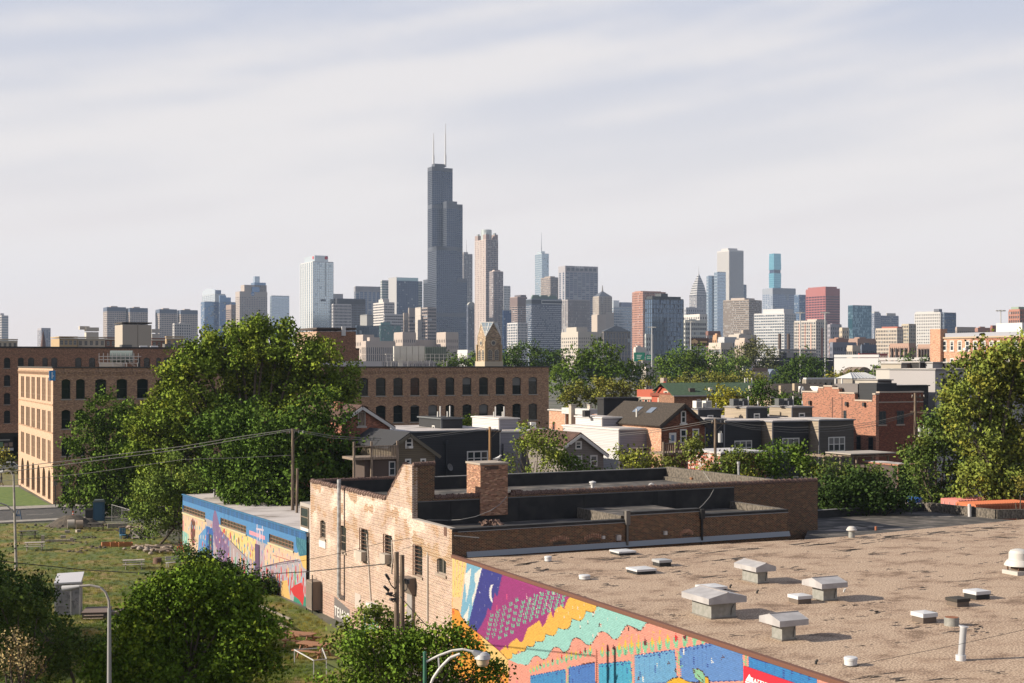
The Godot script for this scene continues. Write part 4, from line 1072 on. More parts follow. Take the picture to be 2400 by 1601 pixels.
	for s in [
		[1073, 1096, 1113, 826, 650, 0.4, 0.4, 0.41, "white gabled shed left of the church tower"],
		[1486, 1490, 1513, 818, 900, 0.42, 0.4, 0.38, "low white block behind the left green road sign"],
		[1512, 1514, 1530, 785, 1500, 0.34, 0.36, 0.36, "pale banded block at the foot of the black glass tower"],
		[1601, 1606, 1655, 752, 1900, 0.36, 0.36, 0.33, "green and white banded block right of the black glass tower"],
		[1602, 1640, 1657, 738, 2100, 0.44, 0.42, 0.4, "white sloping roofed hall above the banded block"],
		[1604, 1608, 1648, 722, 2600, 0.3, 0.31, 0.34, "grey office block with a blue window strip below the pointed tower"],
		[1655, 1660, 1688, 779, 1250, 0.16, 0.08, 0.065, "dark red flat block behind the brown billboard"],
		[1672, 1680, 1690, 789, 1000, 0.36, 0.21, 0.12, "small orange block right of the brown billboard"],
		[1684, 1698, 1726, 794, 950, 0.34, 0.35, 0.37, "white and grey balconied block above the far trees"],
		[1708, 1732, 1772, 787, 1300, 0.34, 0.31, 0.28, "long pale stone hall with a row of small dark windows"],
		[1738, 1742, 1760, 776, 1500, 0.32, 0.27, 0.23, "small beige tower block on the pale stone hall"],
		[1724, 1745, 1768, 800, 900, 0.36, 0.3, 0.26, "low cream block with arches behind the olive tree"],
		[1662, 1690, 1716, 808, 800, 0.38, 0.34, 0.3, "low cream building just above the far trees"],
		[1940, 1946, 1972, 762, 1900, 0.22, 0.21, 0.24, "greyish block right of the red tower's foot"],
		[1968, 1974, 1989, 770, 1700, 0.4, 0.33, 0.25, "cream stepped block left of the teal block"],
		[1944, 1960, 2000, 797, 1200, 0.22, 0.12, 0.09, "brick block below the cream stepped block"],
		[1946, 1952, 2006, 806, 1000, 0.13, 0.14, 0.18, "slate grey block in front of the brick block"],
		[1990, 2010, 2052, 797, 1100, 0.24, 0.16, 0.13, "brown terraced block below the teal block"],
		[1986, 1998, 2030, 814, 900, 0.36, 0.31, 0.26, "beige balconied block above the white warehouse"],
		[2018, 2020, 2053, 812, 880, 0.08, 0.1, 0.14, "dark navy block left of the beige condominium"],
		[2240, 2243, 2287, 769, 1400, 0.3, 0.25, 0.22, "low beige brick block right of the navy glass tower"],
		[2286, 2292, 2325, 771, 1300, 0.26, 0.14, 0.11, "low reddish block left of the tall light mast"],
		[2322, 2326, 2366, 766, 1200, 0.2, 0.08, 0.065, "dark red block left of the ornate brick block"]]:
		T("city_block", s[8], s[0], s[1], s[2], s[3], s[4], {"f": W(s[5], s[6], s[7]), "g": gl, "p": 0.5 if k % 3 else 0.12, "q": 0.45, "ns": maxi(3, int((s[2] - s[1]) / 4.5)), "nw": maxi(2, int((s[1] - s[0]) / 4.0)), "fh": 3.6 + (s[4] / 1000.0) * 1.2, "cap": 1.5, "mech": [[0.2, 0.55, 0.2, 0.8, 2.2]] if k % 2 else []})
		k += 1
	for s in [[2086, 2130, 2146, 811, 620, "pinkish brick apartment block with dark balconies, left of the two"], [2152, 2180, 2200, 813, 640, "paler brick apartment block with balconies beside the ochre long building"]]:
		var b := T("apartment_block", s[5], s[0], s[1], s[2], s[3], s[4], {"a": 40.0, "f": W(0.3, 0.2, 0.16), "g": gl, "p": 0.5, "q": 0.45, "ns": 4, "nw": 9, "fh": 3.1, "blinds": 0.2})
		for i in 4: bp("balcony_stack", V(-1.2, 3, -b.t * (0.1 + 0.24 * i)), V(-0.2, b.h - 1, -b.t * (0.16 + 0.24 * i)), W(0.07, 0.06, 0.06), b.n)
	T("warehouse", "long white warehouse with a flat roof right of the dark screen wall", 1955, 1958, 2062, 838, 620, {"a": -40.0, "f": W(0.42, 0.42, 0.43), "solid": 1})
	T("warehouse", "lower white warehouse wing reaching towards the ochre long building", 2060, 2062, 2180, 845, 590, {"a": -40.0, "f": W(0.4, 0.39, 0.39), "solid": 1})
	T("red_roof_hall", "low hall with a bright red roof edge behind the white warehouse", 2012, 2014, 2080, 834, 700, {"f": W(0.3, 0.06, 0.05), "solid": 1})
	T("screen_wall", "long black screen wall below the grey switchgear", 1806, 1808, 1957, 844, 680, {"f": W(0.012, 0.014, 0.022), "solid": 1})
	var eq := T("switchgear", "grey rooftop equipment block with two dark louvres above the black screen", 1822, 1826, 1913, 824, 720, {"f": W(0.2, 0.2, 0.2), "solid": 1})
	for i in 2: pwin(eq.n, eq.fs, 1835 + 25 * i, 826, 1844 + 25 * i, 841, {"f": W(0.3, 0.3, 0.29), "bars": [0.5], "g": W(0.02, 0.025, 0.03)})
	for s in [[1827.5, "left of the two dark brick smokestacks"], [1848, "right of the two dark brick smokestacks"]]:
		var ch := thing("smokestack", s[1] + " in front of the white condominium", "chimney", at(s[0], 760), 0, "pair of smokestacks")
		var m := MB.new()
		m.cyl(Vector3.ZERO, V(0, hgt(782, 760), 0), 0.95, 0.8, 12)
		part("shaft", m, W(0.07, 0.05, 0.045), ch)
	var sg := thing("road_sign", "larger green overhead road sign between the far trees", "road sign", at(1498.5, 640), 0, "green road signs")
	sg.position.y = hgt(847, 640)
	bp("panel", V(-2.4, 0, 0), V(2.4, 4.0, 0.2), W(0.0, 0.13, 0.085), sg)
	for i in 3: bp("line_of_lettering", V(-1.2, 2.6 - i * 0.7, 0.2), V(1.1 - 0.3 * i, 2.85 - i * 0.7, 0.24), W(0.5, 0.52, 0.5), sg)
	bp("exit_tab", V(-0.6, 0.15, 0.2), V(2.2, 0.6, 0.24), W(0.4, 0.3, 0.03), sg)
	var s2 := thing("road_sign", "smaller green overhead road sign right of the larger one", "road sign", at(1521, 640), 0, "green road signs")
	s2.position.y = hgt(845, 640)
	bp("panel", V(-1.4, 0, 0), V(1.4, 2.5, 0.2), W(0.0, 0.13, 0.085), s2)
	for i in 2: bp("line_of_lettering", V(-0.9, 1.5 - i * 0.7, 0.2), V(0.8, 1.72 - i * 0.7, 0.24), W(0.5, 0.52, 0.5), s2)
	var gy := thing("sign_gantry", "grey lattice gantry post beside the green road signs", "gantry", at(1533, 645))
	var gm := MB.new()
	gm.bar(V(-1.8, 0, 0), V(-1.8, hgt(822, 645), 0), 0.35); gm.bar(V(1.8, 0, 0), V(1.8, hgt(832, 645), 0), 0.35)
	for i in 8: gm.bar(V(-1.8 if i % 2 else 1.8, 4 + i * 2.0, 0), V(1.8 if i % 2 else -1.8, 6 + i * 2.0, 0), 0.18)
	gm.bar(V(-8, hgt(838, 645), -0.4), V(1.8, hgt(838, 645), -0.4), 0.4)
	part("lattice", gm, W(0.3, 0.3, 0.31), gy)
	T("overpass", "grey concrete overpass deck below the green road signs", 1504, 1506, 1556, 851, 630, {"f": W(0.22, 0.21, 0.2), "solid": 1, "cat": "overpass"})
	T("low_building", "low pale building with a red sign strip between the far trees", 1510, 1514, 1546, 868, 480, {"f": W(0.36, 0.33, 0.3), "g": gl, "p": 0.5, "q": 0.55, "ns": 5, "fh": 3.4, "mech": [[0.2, 0.7, 0.3, 0.9, 1.2, W(0.3, 0.04, 0.04)]]})
	var bb := thing("billboard", "dark brown billboard with pale shapes above the far trees", "billboard", at(1638, 700), 8)
	bb.position.y = hgt(811, 700)
	bp("panel", V(-4.8, 0, 0), V(4.8, 3.9, 0.4), W(0.06, 0.03, 0.02), bb)
	var pm := MB.new()
	for i in 3: pm.cyl(V(-3.2 + i * 0.9, 2.0 + (i % 2) * 0.5, 0.4), V(-3.2 + i * 0.9, 2.0 + (i % 2) * 0.5, 0.44 + i * 0.004), 0.9, 0.9, 10)
	pm.box(V(0.6, 1.6, 0.4), V(4.0, 2.4, 0.45))
	part("print", pm, W(0.36, 0.25, 0.14), bb)
	bp("post", V(-0.4, -hgt(811, 700), -0.8), V(0.4, 0.2, -0.1), W(0.1, 0.09, 0.08), bb)
	for s in [[1619, 752, 830, 600, "light mast standing left of the dark billboard"], [1875.7, 731, 860, 560, "left of the two tall white light masts before the red tower"], [1934, 731, 862, 560, "right of the two tall white light masts before the red tower"], [2345.5, 726, 800, 520, "tall light mast rising above the ochre long building"], [1528, 765, 860, 600, "thin light mast in front of the black glass tower"]]:
		var lm := thing("light_mast", s[4], "light mast", at(s[0], s[3]), 0, "tall light masts")
		var h := hgt(s[1], s[3])
		var m := MB.new()
		m.cyl(Vector3.ZERO, V(0, h, 0), 0.32, 0.2, 8)
		part("pole", m, W(0.36, 0.36, 0.37), lm)
		for i in 6: bp("floodlight", V(cos(i * TAU / 6) * 1.4 - 0.35, h - 0.6, sin(i * TAU / 6) * 1.0 - 0.25), V(cos(i * TAU / 6) * 1.4 + 0.35, h - 0.15, sin(i * TAU / 6) * 1.0 + 0.25), W(0.3, 0.3, 0.3), lm)
		var rn := MB.new()
		for i in 6: rn.bar(V(0, h - 0.3, 0), V(cos(i * TAU / 6) * 1.4, h - 0.35, sin(i * TAU / 6)), 0.1)
		part("arms", rn, W(0.3, 0.3, 0.3), lm)
	var qh := bld("quonset_hut", "round roofed grey blue metal hut between the far trees", "hut", 1797, 1800, 1832, 470)
	var qm := MB.new()
	var qp := []
	for i in 13: qp.append(V(qh.w / 2 - cos(PI * i / 12) * qh.w / 2, hgt(897, 470) + sin(PI * i / 12) * (hgt(865, 470) - hgt(897, 470)), 0))
	qp.append(V(qh.w, 0, 0)); qp.append(V(0, 0, 0))
	qp.reverse()
	qm.ext(qp, V(0, 0, -14))
	part("shell", qm, W(0.13, 0.16, 0.22, 0.5), qh.n)
	T("low_building", "two tone cream shed with three dark windows left of the round hut", 1764, 1767, 1799, 871, 460, {"f": W(0.34, 0.3, 0.24), "g": gl, "p": 0.6, "q": 0.6, "ns": 3, "fh": 4.0, "r": W(0.16, 0.11, 0.09)})
	T("low_building", "small white shed above the green roof's left half", 1740, 1742, 1764, 867, 470, {"f": W(0.38, 0.38, 0.38), "g": gl, "p": 0.7, "q": 0.7, "ns": 2})
	var bh := bld("vaulted_hall", "tan hall with a barrel vaulted roof and glazed end", "hall", 1968, 2003, 2050, 430, 40)
	var bm := MB.new()
	var vlt := []
	for i in 9: vlt.append(V(bh.w * i / 8.0, hgt(878, 430) + sin(PI * i / 8) * 2.3, 0))
	vlt.append(V(bh.w, 0, 0)); vlt.append(V(0, 0, 0))
	vlt.reverse()
	bm.ext(vlt, V(0, 0, -bh.t))
	part("vault", bm, W(0.17, 0.13, 0.1), bh.n)
	for i in 3: pwin(bh.n, bh.fs, 2008 + i * 13, 868, 2018 + i * 13, 880, {"f": W(0.25, 0.22, 0.18), "c": 2})
	T("low_building", "long low building with a white flat roof before the vaulted hall", 1884, 1890, 2000, 889, 290, {"f": W(0.25, 0.22, 0.18), "g": gl, "p": 0.5, "q": 0.4, "ns": 9, "fh": 3, "r": W(0.42, 0.42, 0.44), "para": 0.3})
	T("low_building", "dark flat roofed building strip right of the vaulted hall", 2046, 2048, 2120, 868, 400, {"f": W(0.14, 0.13, 0.12), "g": gl, "p": 0.3, "q": 0.5, "ns": 8, "fh": 3.4})
	var wr := bld("low_building", "building with a white ribbed metal hip roof before the vaulted hall", "building", 1994, 1998, 2056, 262)
	var wm := MB.new()
	var y0 := hgt(887, 262)
	var y1 := hgt(873, 268)
	var e4 := [V(-0.3, y0, 0.3), V(wr.w + 0.3, y0, 0.3), V(wr.w + 0.3, y0, -4.5), V(-0.3, y0, -4.5)]
	var r2 := [V(1.2, y1, -2.1), V(wr.w - 1.2, y1, -2.1)]
	wm.quad(e4[0], e4[1], r2[1], r2[0]); wm.quad(e4[2], e4[3], r2[0], r2[1]); wm.tri(e4[1], e4[2], r2[1]); wm.tri(e4[3], e4[0], r2[0])
	for i in 9: wm.bar(e4[0].lerp(e4[1], i / 8.0) + V(0, 0.03, 0), r2[0].lerp(r2[1], i / 8.0) + V(0, 0.03, 0), 0.08)
	part("roof", wm, W(0.4, 0.41, 0.42, 0.5), wr.n)
	bp("wall", Vector3.ZERO, V(wr.w, y0, -4.2), W(0.2, 0.18, 0.16), wr.n)

func warehouses() -> void:
	var b := bld("warehouse", "long brown brick warehouse with arched windows and a sunlit cream end wall", "warehouse", 43, 124, 1286, 176.8)
	var h := 16.92
	var dark := W(0.03, 0.035, 0.03)
	var sill := W(0.27, 0.25, 0.22)
	var xs := [[144, 165], [178, 199], [223, 249], [273, 298], [321, 347], [370, 396], [418, 444], [840, 863], [881, 904], [922, 944], [962, 983], [1004, 1025], [1044, 1065], [1084, 1105], [1123, 1144], [1162, 1183], [1201, 1221], [1239, 1259]]
	var rows := [[13.05, 15.55], [9.35, 11.72], [5.95, 8.25]]
	var hs := []
	var hw := []
	for x in xs:
		var u0 := fuv(b.n, b.fs, x[0]).x
		var u1 := fuv(b.n, b.fs, x[1]).x
		for r in rows: hs.append([u0, r[0], u1, r[1], 0.22])
		hs.append([u0 + 0.1, 0.4, u1 - 0.1, 3.9, 0.5])
	var m := MB.new()
	m.holed(b.fs, 0, 0, b.w, h, hs, 0.3)
	part("south_wall", m, mats.brick_tan, b.n)
	for x in hs: window(b.n, b.fs, x[0], x[1], x[2], x[3], {"d": 0.24, "f": dark, "fw": 0.08, "sill": sill, "g": G(0.012, 0.018, 0.018, 0.0, 0.1), "blind": rng.randf() * 0.6 if rng.randf() < 0.35 else 0.0})
	var wx := [[49.4, 56], [61.5, 69], [74, 81], [86.4, 93.6], [99, 106.2], [112, 118.2]]
	for i in 6:
		var u0 := fuv(b.n, b.fw, wx[i][1] + 0.3).x
		var u1 := fuv(b.n, b.fw, wx[i][0] - 0.3).x
		for r in [[12.7, 15.7], [8.8, 11.5], [4.9, 7.8]]: hw.append([u0, r[0], u1, r[1], 0.0])
		hw.append([u0, 0.3, u1, 4.1, (u1 - u0) * 0.5])
	m = MB.new()
	m.holed(b.fw, 0, 0, b.t, h, hw, 0.45)
	part("west_wall", m, mats.brick_cream, b.n)
	for x in hw:
		if x[4] > 0:
			m = MB.new()
			m.fquad(b.fw, x[0], x[1], x[2], x[3], -0.44)
			part("arched_opening", m, W(0.05, 0.035, 0.03), b.n)
		else:
			var w := window(b.n, b.fw, x[0], x[1], x[2], x[3], {"d": 0.35, "f": dark, "fw": 0.06, "bars": [0.5], "g": W(0.05, 0.03, 0.022)})
			m = MB.new()
			for k in 2:
				var c := lerpf(x[0], x[2], 0.33 + 0.33 * k)
				m.fbox(b.fw, c - 0.12, x[1], c + 0.12, x[3], -0.3, 0.0)
			part("brick_mullion", m, mats.brick_cream, w)
	bp("core", V(0.5, 0, -0.5), V(b.w, h - 0.4, -b.t), W(0.04, 0.035, 0.03), b.n)
	m = MB.new()
	m.box(V(-0.12, h, 0.12), V(b.w + 0.1, h + 0.18, -0.5)); m.box(V(-0.12, h, -0.5), V(0.4, h + 0.18, -b.t))
	part("coping", m, W(0.05, 0.045, 0.04), b.n)
	m = MB.new()
	for f in [b.fs, b.fw]:
		var ln: float = b.w if f == b.fs else b.t
		var u := 0.3
		while u < ln - 0.3:
			m.fbox(f, u, h - 0.85, u + 0.2, h - 0.5, 0, 0.09)
			u += 0.42
		m.fbox(f, 0.0, h - 0.5, ln, h - 0.3, 0.0, 0.1)
	part("corbel_course", m, mats.brick_tan, b.n, "stuff")
	m = MB.new()
	for f in [b.fs, b.fw]:
		var ln: float = b.w if f == b.fs else b.t
		for y in [12.25, 8.75]: m.fbox(f, 0, y, ln, y + 0.15, 0, 0.06)
	part("string_course", m, mats.brick_tan, b.n)
	var sg := MB.new()
	sg.box(V(-0.5, h - 1.55, 0.15), V(0.25, h - 0.3, 0.3))
	var sgn := part("sign", sg, W(0.04, 0.2, 0.42), b.n)
	var lt := MB.new()
	lt.fbox(south(0.31), -0.22, h - 1.3, -0.08, h - 0.5, 0.0, 0.02)
	lt.fbox(south(0.31), -0.08, h - 1.05, 0.06, h - 0.9, 0.0, 0.02)
	part("emblem", lt, W(0.5, 0.55, 0.6), sgn)
	m = MB.new()
	m.box(V(b.w * 0.5, h - 0.2, -6), V(b.w * 0.66, h + 0.9, -24))
	tag(part("roof_curb", m, W(0.45, 0.43, 0.42), self), "long white roof curb on the warehouse left of the cooling unit", "roof curb").transform = b.n.transform
	for s in [[232, 324, 819, 861, 188.0, "galvanised cooling drum with railings and stair on the warehouse's left roof"], [905, 1050, 811, 852, 213.0, "white louvred cooling unit on a railed platform on the warehouse roof"]]:
		var d: float = s[4]
		var o := thing("cooling_unit", s[5], "cooling unit", at(s[0], d, h), 8)
		var f := south()
		var w := fuv(o, f, s[1]).x
		var hh := hgt(s[2], d) - h
		var rail := MB.new()
		var dep := 3.0
		if s[0] < 500:
			var tk := MB.new()
			tk.cyl(V(w * 0.25, hh * 0.62, -dep / 2), V(w * 0.82, hh * 0.62, -dep / 2), hh * 0.33, hh * 0.33, 16)
			part("drum", tk, W(0.16, 0.19, 0.18, 0.5), o)
			bp("pump_box", V(0.1, 0, -0.5), V(w * 0.58, hh * 0.3, -dep), W(0.42, 0.38, 0.34), o)
			for i in 7: bp("stair_tread", V(w * (0.74 + 0.025 * i), hh * 0.42 - hh * 0.06 * i, 0.2), V(w * (0.8 + 0.025 * i), hh * 0.42 - hh * 0.06 * i + 0.04, 0.9), W(0.4, 0.39, 0.37), o)
		else:
			for i in 5: bp("panel", V(w * (0.13 + 0.1 * i), hh * 0.3, -0.5), V(w * (0.225 + 0.1 * i), hh, -dep), W(0.42, 0.41, 0.38), o)
			bp("louvre", V(w * 0.63, hh * 0.34, -0.5), V(w * 0.98, hh * 0.97, -dep), W(0.12, 0.15, 0.13), o)
			for i in 12: bp("louvre_slat", V(w * (0.635 + 0.029 * i), hh * 0.36, -0.5), V(w * (0.642 + 0.029 * i), hh * 0.95, -0.42), W(0.2, 0.23, 0.21), o)
			for i in 6: bp("leg", V(w * (0.08 + 0.17 * i), 0, -0.6), V(w * (0.08 + 0.17 * i) + 0.16, hh * 0.3, -0.8), W(0.4, 0.39, 0.37), o)
			bp("duct", V(w * 0.2, 0, -0.4), V(w * 0.27, hh * 0.35, -0.9), W(0.45, 0.44, 0.42), o)
		var n := 9 if s[0] < 500 else 14
		for i in n + 1:
			var x := w * i / n
			rail.bar(V(x, hh * 0.25, 0), V(x, hh * 0.8 if s[0] < 500 else hh * 0.62, 0), 0.07)
		for y in [0.25, 0.45, 0.62]: rail.bar(V(0, hh * y, 0), V(w, hh * y, 0), 0.07)
		for x in [0.0, w]: rail.bar(V(x, hh * 0.62, 0), V(x, hh * 0.62, -dep), 0.07)
		for x in [0.02, 0.35, 0.7, 0.98]: rail.bar(V(w * x, 0, 0), V(w * x, hh * 0.3, 0), 0.12)
		part("railing", rail, W(0.42, 0.4, 0.38), o)
	var r := bld("warehouse", "darker red brown warehouse behind, with a long row of arched windows", "warehouse", -120, -120, 842, 246)
	var rh := hgt(816, fuv(r.n, r.fs, 20).x * sin(deg_to_rad(GA)) + 246)
	hs = []
	for x in [[-25, -10], [9, 24], [42, 56], [65.6, 80], [99, 112], [120, 134.5], [176, 191], [208.5, 223], [321, 329], [337, 351], [366, 377], [383.6, 394], [408, 422]]:
		var rr := [[838, 863]]
		if x[1] < 60: rr = [[838, 863], [879, 905], [921, 948], [962, 992]]
		for y in rr:
			var a := fuv(r.n, r.fs, x[0], y[0])
			var c := fuv(r.n, r.fs, x[1], y[1])
			hs.append([a.x, c.y, c.x, a.y, 0.25])
	var gq := fuv(r.n, r.fs, 45, 1014)
	hs.append([2.0, 0.2, gq.x, gq.y])
	m = MB.new()
	m.holed(r.fs, 0, 0, r.w, rh, hs, 0.35)
	part("south_wall", m, mats.brick_brown, r.n)
	for x in hs:
		if x.size() > 4: window(r.n, r.fs, x[0], x[1], x[2], x[3], {"d": 0.3, "f": dark, "sill": W(0.2, 0.17, 0.15), "g": G(0.02, 0.024, 0.026, 0.0, 0.08)})
	bp("core", V(0, 4.6, -0.6), V(r.w, rh - 0.3, -24), W(0.03, 0.03, 0.03), r.n)
	bp("dark_interior", V(0, 0, -9), V(r.w, 4.6, -24), W(0.02, 0.02, 0.02), r.n)
	bp("coping", V(0, rh, 0.1), V(r.w, rh + 0.3, -0.6), W(0.035, 0.03, 0.028), r.n)
	bp("lintel_band", V(0, gq.y, 0.01), V(gq.x + 2, gq.y + 1.6, 0.1), mats.brick_chimney, r.n)
	var bx := fuv(r.n, r.fs, 33, 1057)
	var ban := thing("banner", "dark banner with pale print hung across the rear warehouse's open ground floor", "banner", r.n.transform * V(bx.x - 9, bx.y, -1.0), GA)
	bp("sheet", Vector3.ZERO, V(9, 2.4, 0.1), W(0.02, 0.02, 0.02), ban)
	bp("print_strip", V(0, 0.02, 0.1), V(9, 0.5, 0.13), W(0.42, 0.42, 0.42), ban)
	for i in 11: bp("printed_picture", V(0.2 + i * 0.8, 0.75, 0.1), V(0.85 + i * 0.8, 1.35 + (i % 3) * 0.12, 0.13), W(0.12 + 0.05 * (i % 4), 0.12 + 0.04 * (i % 3), 0.12), ban)
	bp("print_line", V(2.5, 1.85, 0.1), V(8.4, 2.0, 0.13), W(0.35, 0.35, 0.35), ban)
	var tw := T("stair_tower", "brick stair tower with a sunlit left side behind the big tree", 695, 743, 834, 772, 232, {"f": mats.brick_brown, "solid": 1, "r": W(0.06, 0.045, 0.04), "para": 0.3})
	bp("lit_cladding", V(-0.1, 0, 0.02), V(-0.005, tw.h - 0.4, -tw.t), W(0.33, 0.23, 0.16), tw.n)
	bp("white_cap", V(tw.w * 0.62, tw.h - 1.0, 0.05), V(tw.w * 0.72, tw.h + 0.5, 0.35), W(0.45, 0.45, 0.45), tw.n)
	for s in [[285, 309, 808, "dark grille box on the rear warehouse roof"], [386, 415, 806, "wide dark grille box at the right of the rear warehouse roof"]]:
		var q := fuv(r.n, south(-5), s[0], s[2])
		var e := fuv(r.n, south(-5), s[1], s[2])
		var o := thing("roof_unit", s[3], "roof unit", r.n.transform * V(q.x, rh, -5), GA)
		bp("casing", V(0, -0.4, 0), V(e.x - q.x, q.y - rh, -2), W(0.09, 0.09, 0.09), o)
		for i in 8: bp("grille_slat", V((e.x - q.x) * (0.04 + 0.12 * i), 0, 0), V((e.x - q.x) * (0.09 + 0.12 * i), q.y - rh - 0.1, 0.05), W(0.2, 0.2, 0.2), o)
	for s in [[328, 346, "left of the two curved metal hoods on the rear warehouse roof"], [353, 371, "right of the two curved metal hoods on the rear warehouse roof"]]:
		var q := fuv(r.n, south(-4), s[0], 805)
		var e := fuv(r.n, south(-4), s[1], 805)
		var o := thing("roof_hood", s[2], "roof vent", r.n.transform * V(q.x, rh, -4), GA, "curved roof hoods")
		var hm := MB.new()
		var w2 := (e.x - q.x) / 2
		hm.cyl(V(0, 0.25, -w2 * 0.5), V(w2 * 2, 0.25, -w2 * 0.5), w2 * 0.5, w2 * 0.5, 14)
		part("hood", hm, W(0.33, 0.33, 0.34, 0.4), o)
		bp("curb", V(0.05, -0.3, 0), V(w2 * 2 - 0.05, 0.25, -w2), W(0.08, 0.08, 0.08), o)

func gable_house(nm: String, label: String, S: float, R: float, d: float, eL: float, ax: float, ay: float, eR: float, dep: float, wm: Material, rm: Material, trim: Material, ang := GA) -> Dictionary:
	var n := thing(nm, label, "house", at(S, d), ang)
	var f := south()
	var a := fuv(n, f, S, eL).y
	var r := fuv(n, f, R, eR)
	var p := fuv(n, f, ax, ay)
	var w := MB.new()
	w.ext([V(0, 0, 0), V(r.x, 0, 0), V(r.x, r.y, 0), V(p.x, p.y, 0), V(0, a, 0)], V(0, 0, -dep))
	part("wall", w, wm, n)
	var o := 0.3
	for k in 2:
		var e := Vector2(0, a) if k == 0 else r
		var dir := (e - p).normalized()
		var q := e + dir * 0.45
		var up := Vector2(-dir.y, dir.x) * (1.0 if k else -1.0)
		if up.y < 0: up = -up
		var rf := MB.new()
		var pts := [V(p.x, p.y, o), V(q.x, q.y, o), V(q.x + up.x * 0.14, q.y + up.y * 0.14, o), V(p.x, p.y + 0.17, o)]
		if (pts[1] - pts[0]).cross(pts[2] - pts[0]).z < 0: pts.reverse()
		rf.ext(pts, V(0, 0, -dep - 2 * o))
		part("roof", rf, rm, n)
		if trim:
			var tb := MB.new()
			tb.bar(V(p.x, p.y - 0.1, o + 0.03), V(q.x, q.y - 0.1, o + 0.03), 0.05, 0.26)
			part("bargeboard", tb, trim, n)
	return {"n": n, "fs": f, "fw": west(), "w": r.x, "t": dep, "h": a, "p": p, "a": a, "r": r}

func box_house(nm: String, label: String, L: float, S: float, R: float, top: float, d: float, sm: Material, wm: Material, trim: Material, o := {}) -> Dictionary:
	var b := bld(nm, label, o.get("cat", "house"), L, S, R, d, o.get("a", GA))
	b.h = hgt(top, d)
	if o.has("t"): b.t = o.t
	bp("wall", V(0, 0, 0), V(b.w, b.h, -b.t), sm, b.n)
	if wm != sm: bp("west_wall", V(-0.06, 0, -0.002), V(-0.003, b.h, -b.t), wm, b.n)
	if trim:
		bp("roof_edge", V(-0.16, b.h, 0.16), V(b.w + 0.16, b.h + 0.12, -b.t - 0.16), trim, b.n)
		bp("corner_board", V(-0.08, 0, 0.02), V(0.07, b.h, -0.03), trim, b.n)
	bp("roof", V(0.1, b.h + 0.121, -0.1), V(b.w - 0.1, b.h + 0.16, -b.t + 0.1), o.get("rm", mats.white_roof), b.n)
	return b

func vents(b: Dictionary, n: int, label: String) -> void:
	for i in n:
		var o := thing("vent_pipe", label + [", leftmost", ", second from left", ", third from left", ", fourth from left"][i], "vent pipe", b.n.transform * V(b.w * (0.15 + 0.7 * i / maxf(1, n - 1)), b.h + 0.1, -b.t * (0.3 + 0.1 * (i % 2))), 0, "vent pipes on house roofs")
		var m := MB.new()
		m.cyl(Vector3.ZERO, V(0, 0.6 + 0.5 * (i % 2), 0), 0.07, 0.07, 8)
		part("pipe", m, mats.white_paint, o)

func ac_unit(label: String, pos: Vector3, ang: float, m: Material, s := 0.85) -> void:
	var o := thing("condenser_unit", label, "air conditioner", pos, ang, "condensers on roofs")
	bp("casing", V(-s / 2, 0.06, -s / 2), V(s / 2, s * 1.1, s / 2), m, o)
	for i in 6: bp("grille_bar", V(-s / 2 + s * (0.08 + 0.15 * i), 0.14, s / 2), V(-s / 2 + s * (0.13 + 0.15 * i), s * 0.95, s / 2 + 0.02), mats.dark_metal, o)
	var t := MB.new()
	t.cyl(V(0, s * 1.1, 0), V(0, s * 1.14, 0), s * 0.36, s * 0.36, 14)
	part("fan_grille", t, mats.dark_metal, o)

